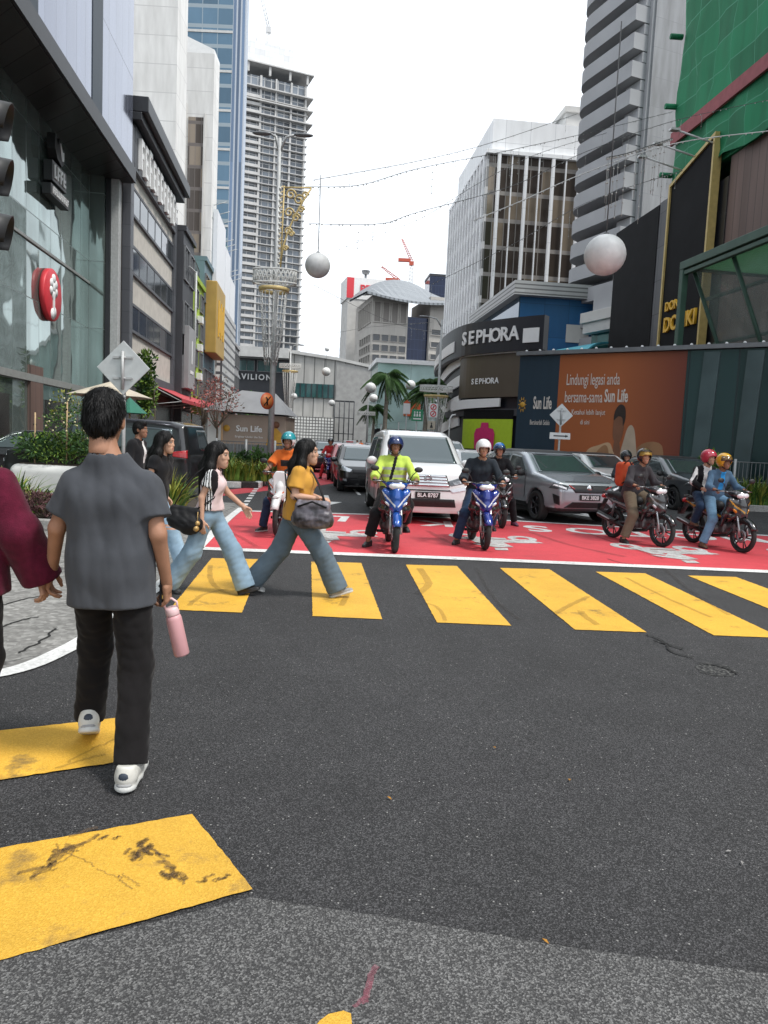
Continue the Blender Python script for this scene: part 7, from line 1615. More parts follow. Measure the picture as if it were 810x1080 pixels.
def tuft(label, loc, rad, n, L, mats, seed, name='grass_clump', W=.028):
    """arching strap leaves"""
    t = thing(name, label, 'plant', loc); r = random.Random(seed); b = MB()
    for i in range(n):
        a = r.uniform(0, 6.28); q = r.random() ** .5; p = Vector((math.cos(a) * q * rad, math.sin(a) * q * rad, 0)); dirn = Vector((math.cos(a + r.uniform(-.8, .8)), math.sin(a + r.uniform(-.8, .8)), 0)); l = L * r.uniform(.55, 1.15); bend = r.uniform(.25, .9); w = W * r.uniform(.7, 1.3); s = dirn.cross(Vector((0, 0, 1))); pts = []
        for k in range(5):
            u = k / 4; pts.append(p + Vector((0, 0, 1)) * l * (u - bend * .45 * u * u) + dirn * l * bend * u * u * .9)
        vs = []
        for k, pt in enumerate(pts):
            ww = w * (1 - (k / 4) ** 1.6) + .001; vs += [pt - s * ww, pt + s * ww]
        b.add(vs, [(2 * k, 2 * k + 1, 2 * k + 3, 2 * k + 2) for k in range(4)], r.randrange(len(mats)))
    b.build('leaves', mats, t, fix=False); return t
def gl(px, py): p = G(px, py); return p.x, p.y
# planting bed at left
t = thing('round_planter', 'white rounded concrete planter box in front of the mall', 'planter', (G(70, 531).x, G(70, 531).y, .1), R(-4))
b = MB(); 
blob('box', U([rbox((0, 0, .36), (1.05, .45, .36), .16)], .02), (-1.2, -.6, -.05), (1.2, .6, .8), .03, 'planter_white', t); b = MB(); b.box((0, 0, .71), (1.75, .6, .06)); b.build('earth', 'soil', t)
px_, py_ = gl(70, 531)
shrub('bushy green shrub filling the white rounded planter', (px_ - .1, py_, .78), (1.05, .5, .36), 2600, .10, ['leaf_green', 'leaf_dark', 'leaf_lime'], 3, 16)
t = thing('young_tree', 'sparse young tree tied to wooden stakes above the white planter', 'tree', (px_ + .1, py_ + .1, .78)); r = random.Random(4)
stems(t, (0, 0, 0), [(-.45, .1, 1.25), (.1, 0, 1.45), (.5, -.1, 1.2), (-.2, -.1, 1.0), (.3, .2, 1.3), (-.6, 0, .9)], .02, name='trunk'); foliage(t, (0, 0, 1.05), (.8, .45, .55), 480, .085, ['leaf_green', 'leaf_lime', 'leaf_dark', 'leaf_yellow'], 8, 14, 'crown'); b = MB()
for k in range(60): v = rv(r); b.ball((v.x * .7, v.y * .4, 1.05 + v.z * .5), .022, 6)
b.build('blossom', 'petal', t)
for k, x in enumerate((-.62, .05, .72)):
    s = thing('plant_stake', ('wooden stake on the left of the young tree', 'tallest wooden stake tied to the middle of the young tree', 'wooden stake on the right of the young tree')[k], 'stake', (px_ + x, py_ - .12, .75)); b = MB(); b.tube([(0, 0, 0), (.01, 0, 1.15 + .25 * (k == 1))], .017, 8); b.build('pole', 'stake_wood', s); b = MB(); b.tube([(-.03, 0, .9), (.03, .02, .9)], .022, 8); b.build('tie', 'trim_black', s)
x, y = gl(40, 552); shrub('low purple brown shrub along the front of the planting bed', (x + .1, y, .1), (1.15, .32, .22), 2600, .065, ['leaf_purple', 'leaf_purple', 'leaf_dark'], 5, 18)
x, y = gl(92, 553); shrub('small purple brown shrub at the corner of the planting bed', (x, y + .1, .1), (.5, .3, .2), 1000, .06, ['leaf_purple', 'leaf_dark'], 6, 10)
x, y = gl(8, 540); tuft('yellow green strap leaved plant at the far left of the bed', (x, y, .1), .45, 150, .75, ['leaf_yellow', 'leaf_lime', 'leaf_green'], 2)
x, y = gl(34, 546); tuft('yellow striped strap plant left of the white planter', (x, y, .1), .25, 80, .6, ['leaf_yellow', 'leaf_lime'], 12)
x, y = gl(181, 551); tuft('tall grassy plant at the tip of the bed behind the ripped jeans', (x - .1, y + .2, .1), .28, 170, .95, ['leaf_lime', 'leaf_green', 'leaf_yellow'], 3)
x, y = gl(10, 500); shrub('dark green hedge beside the mall glass at the far left', (x - 1.5, 23.5, .1), (2.2, .6, .75), 2600, .15, ['leaf_green', 'leaf_dark', 'leaf_lime'], 21, 18)
x, y = gl(105, 505); shrub('leafy green bush behind the staked young tree', (x - .2, 16.6, .1), (.8, .5, .55), 1800, .10, ['leaf_green', 'leaf_lime', 'leaf_dark'], 22, 14)
# island plants
for i, (pxx, D, lab, m) in enumerate(((246, 24.0, 'yellow strap leaved clump on the island nearest the striped kerb', ['leaf_yellow', 'leaf_lime']), (262, 24.1, 'second yellow clump on the island below the fence', ['leaf_yellow', 'leaf_lime']), (279, 24.2, 'yellow clump beside the foot of the decorated lamp post', ['leaf_yellow', 'leaf_lime', 'leaf_green']), (236, 24.2, 'yellow green clump at the left tip of the island', ['leaf_yellow', 'leaf_green']))):
    k = P(pxx, 490, D); tuft(lab, (k.x, D, .17), .42, 110, .85, m, 40 + i, W=.035)
for i, (pxx, lab) in enumerate(((255, 'green leafy shrub in front of the island fence left part'), (272, 'green leafy shrub in front of the island fence right part'), (292, 'green leafy shrub behind the orange rider'))):
    k = P(pxx, 485, 25.6); shrub(lab, (k.x, 25.6, .17), (.55, .35, .5), 1100, .13, ['leaf_green', 'leaf_dark'], 60 + i, 10)
# right verge plants
for i, (pxx, D, lab) in enumerate(((788, 23.6, 'yellow green grass clump on the right verge by the kerb'), (800, 23.4, 'tall grass clump at the right edge of the photo'), (772, 24.2, 'grass clump below the right fence'), (812, 23.8, 'grass clump beyond the right edge'))):
    k = P(pxx, 500, D); tuft(lab, (k.x, D, .16), .5, 140, 1.0, ['leaf_lime', 'leaf_yellow', 'leaf_green'], 70 + i, W=.03)
k = P(757, 490, 24.6); shrub('leafy shrub behind the yellow helmet rider', (k.x, 24.6, .16), (.7, .4, .75), 1500, .13, ['leaf_lime', 'leaf_green'], 80, 12)
# climbing plant by the grey block
k = P(152, 420, 40.5); t = thing('climbing_plant', 'tall hanging green plant between the road sign and the red awning', 'plant', (k.x, 40.5, 0)); stems(t, (0, 0, 0), [(.1, 0, 5.6), (-.4, 0, 5.0), (.5, 0, 4.6)], .06); foliage(t, (0, 0, 3.9), (.6, .5, 2.1), 1300, .28, ['leaf_green', 'leaf_dark', 'leaf_lime'], 33, 14)
# pink leaved small trees by the kiosk
def small_tree(name, label, px, D, h, rad, n, L, mats, seed):
    k = P(px, 460, D); t = thing(name, label, 'tree', (k.x, D, .1)); r = random.Random(seed)
    b = MB(); b.tube([(0, 0, 0), (.05, 0, h * .35), (0, .05, h * .6)], [.07, .055, .035], 8); b.build('trunk', 'bark', t); br = []
    for _ in range(16): v = rv(r); br.append((v.x * rad[0], v.y * rad[1], h - rad[2] + v.z * rad[2]))
    stems(t, (0, 0, h * .4), br, .028, name='branches'); foliage(t, (0, 0, h - rad[2]), rad, n, L, mats, seed, 22, 'crown'); return t
small_tree('flowering_tree', 'thin tree with pinkish leaves beside the kiosk roof', 228, 36.5, 4.6, (1.15, .9, 1.35), 700, .15, ['leaf_pink', 'leaf_pink', 'bark'], 5)
small_tree('bare_tree', 'nearly bare grey twiggy tree in front of the left shophouses', 214, 40, 5.0, (1.0, .8, 1.7), 260, .13, ['bark', 'leaf_purple', 'leaf_pink'], 6)
small_tree('bushy_tree', 'dark green bushy tree on the terrace of the far mall', 262, 140, 9.5, (3.6, 2, 2.2), 900, .7, ['leaf_green', 'leaf_dark'], 7)
# palms
def palm(label, px, D, h, nf, FL, seed):
    k = P(px, 470, D); t = thing('palm_tree', label, 'palm tree', (k.x, D, .1), 0, 'palms along the street'); r = random.Random(seed)
    b = MB(); b.tube([(0, 0, 0), (.05, 0, h * .3), (.12, 0, h * .7), (.1, 0, h)], [.24, .19, .16, .17], 12); b.build('trunk', 'palm_bark', t)
    for i in range(nf):
        a = 6.2832 * i / nf * 2.4 + r.uniform(-.2, .2); el = r.uniform(-.35, 1.25); l = FL * r.uniform(.8, 1.1); dr = Vector((math.cos(a), math.sin(a), 0)); pts = []
        for q in range(9):
            u = q / 8; pts.append(Vector((.1, 0, h)) + dr * l * (math.cos(el) * u + .1 * u) + Vector((0, 0, 1)) * l * (math.sin(el) * u - (.62 + .25 * math.cos(el)) * u * u))
        b = MB(); b.tube(pts, [.035 * (1 - .8 * q / 8) for q in range(9)], 5); s = dr.cross(Vector((0, 0, 1)))
        for q in range(46):
            u = .12 + .86 * q / 46; f = u * 8; i0 = min(7, int(f)); p = pts[i0].lerp(pts[i0 + 1], f - i0); td = (pts[i0 + 1] - pts[i0]).normalized(); ll = .75 * FL / 3 * math.sin(math.pi * (u * .8 + .15)) ** .6
            for g in (-1, 1):
                d = (s * g * .8 + td * .55 + Vector((0, 0, -.45 - .3 * r.random()))).normalized(); leaf(b, p, d, Vector((0, 0, 1)), ll * r.uniform(.7, 1.15), .055, 0)
        b.build('frond', 'palm_leaf', t, fix=False)
    return t
palm('tall palm in front of the far hotel', 404, 62, 7.1, 26, 2.25, 3)
palm('palm left of the striped store corner with drooping fronds', 447, 66, 6.8, 26, 2.4, 5)
palm('slim palm close to the striped store partly hidden by the decorated post', 446, 60, 5.6, 20, 1.9, 9)
palm('short palm behind the tall palm at the far junction', 392, 90, 5.8, 20, 2.3, 12)

# ================================================================== STREET FURNITURE
mat('lantern_white', (.72, .72, .71), .5, 0, .14, 3.5, .5, 5); mat('wire_grey', (.10, .10, .10), .6, 0, 0); mat('bulb', (.42, .42, .40), .4, 0, .1); mat('decor_gold', (.64, .49, .22), .5, .1, .15, 6); mat('decor_white', (.66, .66, .64), .5, 0, .08, 8); mat('sign_back', (.58, .60, .60), .45, .3, .08, 6); mat('sign_orange', (.60, .10, .03), .5, 0, .05); mat('sign_green', (.012, .23, .10), .45, 0, .05); mat('canvas_beige', (.52, .46, .37), .8, 0, .08); mat('canvas_green', (.03, .16, .11), .8, 0, .08); mat('awning_red', (.42, .04, .05), .7, 0, .15, 3); mat('fence_grey', (.14, .15, .155), .6, .2, .12); mat('bin_orange', (.52, .22, .03), .5, 0, .05)
def lamp_post(label, px_base, D, px_top, py_top, arms, r=.12):
    a = P(px_base, 480, D); e = P(px_top, py_top, D); t = thing('lamp_post', label, 'lamp post', (a.x, D, .1), 0); h = e.z - .1; b = MB()
    b.tube([(0, 0, 0), (0, 0, h * .5), (0, 0, h)], [r, r * .8, r * .55], 12); b.tube([(0, 0, 0), (0, 0, .5)], [r * 1.5, r * 1.4], 12); b.build('pole', 'galvanised', t)
    for s, L in arms:
        b = MB(); b.tube([(0, 0, h - .5), (s * L * .4, 0, h + .05), (s * L, 0, h + .15)], [.05, .045, .04], 8); b.build('arm', 'galvanised', t); b = MB(); b.ball((s * (L + .28), 0, h + .14), (.36, .13, .07), 14); b.build('lamp_head', 'grey_steel', t)
    return t, h, a
lp, lh, la = lamp_post('tall grey lamp post on the island dressed with gold and white festive ornaments', 285, 27, 298, 146, ((1, .55), (-1, .35)))
def ring_decor(label, px, py, D, rad, h):
    c = P(px, py, D); t = thing('ring_decoration', label, 'decoration', c); b = MB(); n = 28
    for z in (-h / 2, h / 2): b.tube([(rad * math.cos(6.2832 * i / n), rad * math.sin(6.2832 * i / n), z) for i in range(n + 1)], .035, 6, cap=False)
    for i in range(n):
        a, c2 = 6.2832 * i / n, 6.2832 * (i + 1) / n; b.tube([(rad * math.cos(a), rad * math.sin(a), -h / 2), (rad * math.cos(c2), rad * math.sin(c2), h / 2)], .022, 5); b.tube([(rad * math.cos(c2), rad * math.sin(c2), -h / 2), (rad * math.cos(a), rad * math.sin(a), h / 2)], .022, 5)
    b.build('lattice_ring', 'decor_white', t); b = MB()
    for i in range(4): a = 1.5708 * i; b.tube([(0, 0, 0), (rad * math.cos(a), rad * math.sin(a), 0)], .02, 5)
    b.build('spokes', 'decor_white', t); t.scale = (1, .45, 1); return t
def light_cone(label, px, py0, py1, D, r0, r1):
    a, e = P(px, py0, D), P(px - (py1 - py0) * .045, py1, D); t = thing('light_net', label, 'decoration', a); h = a.z - e.z; dx = e.x - a.x; b = MB(); n = 18
    for i in range(n):
        w = 6.2832 * i / n; b.tube([(r0 * math.cos(w), r0 * math.sin(w), 0), (dx * .5 + (r0 + r1) / 2 * 1.05 * math.cos(w), (r0 + r1) / 2 * math.sin(w), -h * .5), (dx + r1 * math.cos(w), r1 * math.sin(w), -h)], .014, 4, 0)
        for k in range(12): u = (k + .5 * (i % 2)) / 12; rr_ = r0 + (r1 - r0) * u; b.ball((dx * u + rr_ * math.cos(w), rr_ * math.sin(w), -h * u), .03, 6)
    b.build('net', 'decor_white', t); b = MB(); b.lathe([(r0 + .03, -.14), (r0 + .06, 0), (r0 - .02, 0), (r0 - .02, -.14)], n=24, closed=True); b.build('gold_collar', 'decor_gold', t); return t
ring_decor('large white lattice ring around the island lamp post', 290, 292, 27, .78, .46)
light_cone('cone of white fairy lights hanging below the large ring', 289, 304, 385, 27, .50, .22)
def scroll(label, px, py0, py1, D, W, s=1):
    a, e = P(px, py1, D), P(px + 3, py0, D); t = thing('scroll_ornament', label, 'decoration', a); h = e.z - a.z; b = MB(); b.tube([(-.12, 0, 0), (-.1, 0, h)], .03, 6); b.tube([(.10, 0, 0), (.14, 0, h)], .03, 6)
    for k in range(16): z = h * k / 16; b.tube([(-.12, 0, z), (.1, 0, z + h / 16)], .016, 5)
    b.tube([(.1, 0, .2)] + [(.1 + W * u ** 1.7, 0, .2 + (h - .25) * u) for u in (.2, .4, .6, .8, 1)], .035, 6); b.tube([(.12, 0, h - .05), (.12 + W, 0, h - .02)], .03, 6)
    for (cx, cz, r) in ((.35, .9, .24), (.72, .84, .24), (1.0, .90, .16), (.3, .68, .22), (.62, .62, .2), (.85, .72, .14), (.28, .45, .18), (.45, .42, .12), (.2, .24, .12)):
        pts = []
        for q in range(18): w = q * .5; rr_ = r * W * .8 * (1 - q / 22); pts.append((.1 + cx * W * .8 + rr_ * math.cos(w), 0, h * cz + rr_ * math.sin(w)))
        b.tube(pts, .036, 5)
    b.build('scrollwork', 'decor_gold', t); b = MB()
    for k in range(14): b.ball((0, -.03, h * (k + .5) / 14), .055, 8)
    b.build('bulb_column', 'decor_white', t); return t
scroll('gold scroll ornament fanning out from the top of the island lamp post', 293, 196, 282, 27, 1.0)
lp2, h2, a2 = lamp_post('lamp post with white ring in front of the striped store corner', 459, 48, 462, 337, ((-1, .9),), .11)
mat('post_rust', (.30, .17, .07), .7, 0, .2)
ring_decor('small white ring around the post by the striped store corner', 460, 410, 48, 1.05, .36); light_cone('fairy light cone below the small ring by the store', 460, 417, 462, 48, .75, .3)
lp3, h3, a3 = lamp_post('distant lamp post with white ring in front of the far mall', 303, 78, 309, 365, ((1, .8),), .13)
ring_decor('distant white ring on the post before the far mall', 306, 386, 78, 1.15, .4); light_cone('distant fairy light cone before the far mall', 306, 391, 430, 78, .8, .35)
lp4, h4, a4 = lamp_post('far post with small white ring left of the palms', 386, 85, 387, 400, (), .12); ring_decor('smallest white ring left of the palms', 386.5, 436, 85, 1.0, .35)
# lanterns
def lantern(label, px, py, r_px, D, cord=2.2):
    c = P(px, py, D); r = r_px * D / F; t = thing('ball_lantern', label, 'lantern', c, rng.uniform(0, 3), 'white ball lanterns strung over the street'); b = MB(); b.ball((0, 0, 0), (r, r, r * .97), 28); b.build('globe', 'lantern_white', t); b = MB(); b.tube([(0, 0, r * .95), (0, 0, r + cord)], .014, 6); b.build('cord', 'wire_grey', t); b = MB(); b.lathe([(0, r + .03), (r * .12, r + .02), (r * .16, r * .96), (0, r * .96)], n=14); b.build('cap', 'wire_grey', t)
    return t
lantern('biggest white ball lantern hanging before the balcony tower', 638, 269, 21, 16.5, 4.4); lantern('white ball lantern hanging right of the condominium', 335, 280, 13, 26, 2.6)
for i, (px, py, r, lab) in enumerate(((344, 392, 4.6, 'small white ball lantern above the ribbed wall of the far mall'), (310, 418, 3.4, 'tiny white ball lantern just right of the island lamp post'), (350, 425, 3.4, 'tiny white ball lantern below the window band of the far mall'), (391, 409, 5.6, 'upper of the two white ball lanterns before the tall palm'), (394, 420, 4.4, 'lower of the two white ball lanterns before the tall palm'), (433, 406, 5.2, 'white ball lantern between the two palms'), (345, 368, 2.6, 'tiny far white ball lantern against the pale sky edge'))): lantern(lab, px, py, r, 11.4 * F / r / 26 * .17 * 5 if False else .44 * F / r, 1.6)
# light strings
def string(label, pts, sag=.0, drops=0, droplen=1.0, m='wire_grey', rad=.012, seed=1):
    """pts: (px,py,D)"""
    p3 = [P(*q) for q in pts]; o = p3[0].copy(); t = thing('light_string', label, 'string lights', o, 0, 'light strings across the street'); cur = smooth_curve([tuple(p - o) for p in p3], 10); b = MB(); b.tube(cur, rad, 5, cap=False); b.build('wire', m, t); r = random.Random(seed); b = MB(); b.ball((0, 0, -.03), .028, 6); bm_ = b.mesh('bulb', ['bulb'])
    L = sum((e - a).length for a, e in zip(cur, cur[1:])); stp = max(.5, L / 95)
    for a, e in zip(cur, cur[1:]):
        for k in range(max(1, int((e - a).length / stp))):
            o2 = link(bpy.data.objects.new('bulb', bm_), t); o2.location = a.lerp(e, r.random())
    if drops:
        b = MB()
        for k in range(drops):
            p = cur[r.randrange(len(cur) - 1)].lerp(cur[min(len(cur) - 1, r.randrange(len(cur)))], 0.0); l = droplen * r.uniform(.5, 1.3); b.tube([p, p - Vector((0, 0, l))], .006, 4)
            for q in range(int(l / .28)): b.ball(p - Vector((0, 0, .28 * (q + 1))), .024, 6)
        b.build('droplets', 'bulb', t)
string('light string from the island lamp post top rising to the balcony tower', [(322, 197, 27), (380, 195, 29), (440, 178, 31), (530, 160, 34), (616, 141, 38), (709, 118, 42)], drops=8, seed=2)
string('second light string low across the sky to the netted store', [(326, 236, 27), (400, 236, 28), (440, 224, 29), (540, 196, 31), (618, 160, 33), (709, 128, 36), (812, 105, 34)], drops=8, seed=3)
string('pale cable sweeping up to the right in front of the netted store', [(500, 232, 26), (545, 214, 26), (618, 182, 26), (709, 152, 25), (812, 138, 24)], m='decor_white', rad=.016, seed=4)
string('lowest light string over the middle of the street', [(322, 282, 60), (360, 262, 58), (440, 232, 52), (500, 196, 48), (560, 165, 44), (640, 140, 42)], seed=5, drops=4)
string('far light string between the far lamp post and the striped store', [(306, 352, 76), (345, 352, 72), (390, 345, 66), (455, 340, 50)], seed=6)
string('thin light string high before the bronze office', [(330, 190, 40), (440, 170, 44), (520, 150, 48), (609, 120, 52)], seed=8, drops=5, rad=.016)
string('thin light string crossing the balcony tower low down', [(455, 300, 44), (540, 258, 38), (618, 214, 33), (720, 180, 28)], seed=9, drops=9, rad=.012)
string('slack light string over the palms', [(330, 300, 60), (390, 330, 58), (430, 345, 56), (470, 352, 52)], seed=10, drops=3, rad=.016)
string('string of hanging droplets before the side wall of the balcony tower', [(640, 166, 17), (660, 162, 18), (690, 152, 19), (709, 146, 20)], drops=12, droplen=1.5, seed=7)
# road signs
def diamond_sign(label, px, py, D, half, plate=None, front=False, back=True):
    c = P(px, py, D); t = thing('road_sign', label, 'road sign', (c.x, D, 0), R(-2)); b = MB(); z = c.z; b.tube([(0, .05, 0), (0, .05, z + half * .55)], .038, 10); b.build('pole', 'galvanised', t)
    b = MB(); b.prism([(0, z - half), (half, z), (0, z + half), (-half, z)], 'y', -.0, .012); b.build('diamond_plate', 'sign_back', t, bevel=.012)
    for dz in (-half * .38, half * .38):
        b = MB(); b.box((0, -.02, z + dz), (half * .75, .03, half * .08)); b.tube([(-.06, -.03, z + dz), (.06, -.03, z + dz)], .018, 6); b.build('bracket', 'galvanised', t)
    b = MB(); b.tube([(0, -.04, z - half * .8), (0, -.04, z + half * .6)], .032, 8); b.build('rail', 'galvanised', t)
    if plate:
        b = MB(); b.box((0, 0, z - half - plate), (half * 1.75, .012, half * .55)); b.build('plate', 'white_sign', t); b = MB(); b.box((0, -.01, z - half - plate), (half * 1.1, .008, half * .1)); b.prism([(half * .45, z - half - plate - half * .12), (half * .72, z - half - plate), (half * .45, z - half - plate + half * .12)], 'y', -.0145, -.0065); b.build('arrow', 'sign_black', t)
    return t
diamond_sign('back of a large grey diamond road sign behind the head of the man in grey', 130, 388, 14.5, .53)
diamond_sign('small diamond road sign with arrow plate in front of the orange hoarding', 592, 438, 26.5, .42, .32)
def round_sign_(label, px, py, D, r):
    c = P(px, py, D); t = thing('round_road_sign', label, 'road sign', c, R(48)); b = MB(); b.lathe([(0, -.012), (r, -.012), (r, 0), (0, 0)], axis='y', n=32); b.build('rim', 'sign_orange', t); b = MB(); b.lathe([(0, -.016), (r * .80, -.016), (r * .80, -.0125)], axis='y', n=32); b.build('face', 'sign_orange2' if 'sign_orange2' in MATS else 'sun_gold', t)
    b = MB(); b.tube([(.0, -.02, -r * .5), (0, -.02, r * .3), (-r * .22, -.02, r * .45)], .03, 5); b.box((0, -.024, 0), (r * .12, .008, r * 1.5), 0, 0, Matrix.Rotation(R(40), 4, 'Y')); b.build('turn_arrow', 'sign_black', t); return t
mat('sign_orange2', (.62, .20, .06), .5, 0, .05)
round_sign_('round orange no turn sign on the island lamp post', 281.5, 423, 26.7, .30)
def board_sign(name, label, px, py, D, w, h, m, pole=True, rz=0):
    c = P(px, py, D); t = thing(name, label, 'sign', (c.x, D, 0), rz); b = MB(); b.box((0, 0, c.z), (w, .05, h)); b.build('board', m, t, bevel=.015)
    if pole: b = MB(); b.tube([(0, .08, 0), (0, .08, c.z + h / 2)], .04, 8); b.build('pole', 'galvanised', t)
    return t, c.z
t, z = board_sign('direction_sign', 'green emergency assembly sign with white figures by the palms', 440, 438, 46, .72, .72, 'sign_green')
b = MB(); 
for x in (-.16, 0, .16): b.lathe([(0, -.03), (.05, -.03), (.05, -.027)], (x, 0, z + .18), 'y', 12); b.prism([(x - .06, z - .08), (x + .06, z - .08), (x + .04, z + .11), (x - .04, z + .11)], 'y', -.032, -.027)
b.box((0, -.03, z - .22), (.5, .006, .08)); b.build('pictogram', 'white_sign', t)
def no_park(name, label, px, py, D):
    t, z = board_sign(name, label, px, py, D, .52, .85, 'white_sign'); b = MB()
    for dz in (.2, -.2): b.lathe([(.13, -.03), (.19, -.03), (.19, -.026), (.13, -.026)], (0, 0, z + dz), 'y', 24, closed=True); b.box((0, -.03, z + dz), (.05, .008, .34), 0, 0, Matrix.Rotation(R(45), 4, 'Y'))
    b.build('red_rings', 'sign_red', t); b = MB(); b.box((0, -.0275, z + .2), (.05, .004, .16)); b.box((0, -.0275, z - .2), (.05, .004, .16)); b.build('symbols', 'sign_black', t)
no_park('parking_sign', 'white no stopping sign with two red rings beside the green sign', 457, 433, 45)
t, z = board_sign('notice_board', 'cream notice plate below the no stopping sign', 455, 448.5, 44.9, .48, .52, 'canvas_beige', False); b = MB(); b.lathe([(0, -.03), (.05, -.03)], (0, 0, z + .12), 'y', 10); b.prism([(-.1, z - .16), (.1, z - .16), (.03, z + .06), (-.03, z + .06)], 'y', -.032, -.026); b.build('pictogram', 'sign_black', t)
t, z = board_sign('parking_sign', 'small white and red sign left of the green sign', 429, 431, 52, .5, .75, 'white_sign'); b = MB(); b.prism([(-.27, z + .38), (.27, z + .38), (0, z + .62)], 'y', -.03, .03); b.build('roof_plate', 'sign_orange', t)
# orange bin and white hook pole by the store
k = P(470, 460, 47); t = thing('litter_bin', 'orange litter bin at the corner of the striped store', 'bin', (k.x, 47, .1)); b = MB(); b.lathe([(.28, 0), (.34, 1.0), (.36, 1.02), (.36, 1.12), (.3, 1.2), (0, 1.22)], n=20); b.build('body', 'bin_orange', t); b = MB(); b.lathe([(.362, 1.0), (.37, 1.03), (.362, 1.06)], n=20); b.build('rim', 'trim_black', t)
k = P(473.5, 460, 46.5); t = thing('hook_pole', 'white pole with hooked top at the corner of the striped store', 'pole', (k.x, 46.5, .1)); b = MB(); b.tube([(0, 0, 0), (0, 0, 3.2), (.12, 0, 3.45), (.35, 0, 3.5)], .05, 8); b.build('shaft', 'white_sign', t); b = MB(); b.lathe([(.1, 0), (.1, .04), (0, .04)], n=14); b.build('foot', 'galvanised', t)
# traffic light at the left edge, seen from behind its visors
c = P(-14, 185, 4.9); t = thing('traffic_light', 'dark traffic light head with three hooded lamps at the left edge', 'traffic light', (c.x - .16, 4.9, 0), R(20)); b = MB(); b.tube([(-.1, 0, 0), (-.1, 0, c.z + .8)], .06, 12); b.build('pole', 'galvanised', t); b = MB(); b.box((0, 0, c.z), (.14, .36, 1.12)); b.build('housing', 'trim_black', t, bevel=.03)
for k in range(3):
    z = c.z + .355 - .355 * k; b = MB(); n = 18
    vs = []
    for x, rr_ in ((.07, .145), (.30, .135)):
        for i in range(n + 1): w = R(-30 + 240 * i / n); vs.append((x - (.0 if x < .1 else .03 * (1 - math.sin(w))), rr_ * math.cos(w), z + rr_ * math.sin(w)))
    b.add(vs, [(i, i + 1, n + 2 + i, n + 1 + i) for i in range(n)], 0, True); o = b.build('visor', 'trim_black', t); m_ = o.modifiers.new('thick', 'SOLIDIFY'); m_.thickness = .006
    b = MB(); b.ball((.075, 0, z), (.03, .12, .12), 16); b.build('lens', ('lamp_red', 'lamp_amber', 'sign_green')[k], t)
# parasols and awnings by the left shops
def parasol(label, px, D, z, w, m):
    c = P(px, 420, D); t = thing('parasol', label, 'parasol', (c.x, D, .1), R(20)); b = MB(); b.tube([(0, 0, 0), (0, 0, z + .5)], .035, 8); b.build('pole', 'stake_wood', t); b = MB(); vs = [(0, 0, z + .55)]; n = 8
    for i in range(n): a = 6.2832 * i / n; vs.append((w * math.cos(a), w * math.sin(a), z))
    b.add(vs, [(0, 1 + i, 1 + (i + 1) % n) for i in range(n)]); o = b.build('canopy', m, t); s_ = o.modifiers.new('thick', 'SOLIDIFY'); s_.thickness = .02
    b = MB(); 
    for i in range(n): a = 6.2832 * i / n; b.tube([(0, 0, z + .5), (w * .97 * math.cos(a), w * .97 * math.sin(a), z - .03)], .012, 5)
    b.build('ribs', 'stake_wood', t); return t
parasol('wide beige parasol behind the diamond sign in front of the mall', 116, 28, 2.8, 1.55, 'canvas_beige'); parasol('small dark green parasol left of the black people carrier', 137, 26, 2.15, .6, 'canvas_green')
a, e = P(152, 400, 50), P(222, 437, 76); a.x += 2.6; e.x += 2.6; d = Vector((e.x - a.x, e.y - a.y)); t = thing('shop_awning', 'long red awning sloping over the pavement of the left shops', 'awning', (a.x, a.y, 0), math.atan2(d.y, d.x)); L = d.length
b = MB(); b.add([(0, .0, 4.0), (L, .0, 3.9), (L, 3.0, 5.2), (0, 3.0, 5.3), (0, .0, 3.75), (L, .0, 3.65)], [(0, 1, 2, 3), (4, 5, 1, 0)]); o = b.build('fabric', 'awning_red', t); s_ = o.modifiers.new('thick', 'SOLIDIFY'); s_.thickness = .03
b = MB()
for k in range(9): x = L * k / 8; b.tube([(x, .02, 3.8), (x, 2.9, 5.15)], .03, 5); b.tube([(x, .02, 3.8), (x, 2.9, 3.4)], .025, 5)
b.build('awning_frame', 'galvanised', t)
a = P(180, 440, 66); t = thing('shop_awning', 'small dark awning further along the left shops', 'awning', (a.x - .2, a.y + 14, 0), STREET + math.pi / 2); b = MB(); b.add([(-4, 0, 3.1), (4, 0, 3.1), (4, 2.2, 3.9), (-4, 2.2, 3.9)], [(0, 1, 2, 3)]); o = b.build('fabric', 'canvas_green', t); s_ = o.modifiers.new('thick', 'SOLIDIFY'); s_.thickness = .03; b = MB(); b.tube([(-3.9, 0, 3.05), (-3.9, 2.1, 2.8)], .03, 5); b.build('bracket', 'galvanised', t)
# fences
def fence(label, a, e, h, gap, m='fence_grey', mesh_=True):
    a, e = Vector(a), Vector(e); d = e - a; L = d.length; t = thing('metal_fence', label, 'fence', (a.x, a.y, .15), math.atan2(d.y, d.x)); n = int(L / gap)
    for k in range(n + 1): b = MB(); b.tube([(k * gap, 0, 0), (k * gap, 0, h + .1)], .045, 8); b.build('post', 'galvanised', t)
    b = MB(); 
    for z in (.12, h * .5, h): b.tube([(0, .03, z), (L, .03, z)], .02, 6)
    b.build('rail', m, t); b = MB(); k = .1
    while k < L: b.tube([(k, .03, .12), (k, .03, h)], .012, 4); k += .14
    b.build('bars', m, t)
fence('grey fence behind the island plants below the kiosk', P(228, 480, 28.5).xy, P(305, 480, 29.5).xy, 1.25, 1.15)
fence('grey fence at right between the riders and the glass hoarding', P(728, 490, 25.2).xy, P(870, 490, 24.9).xy, 1.35, 1.5)
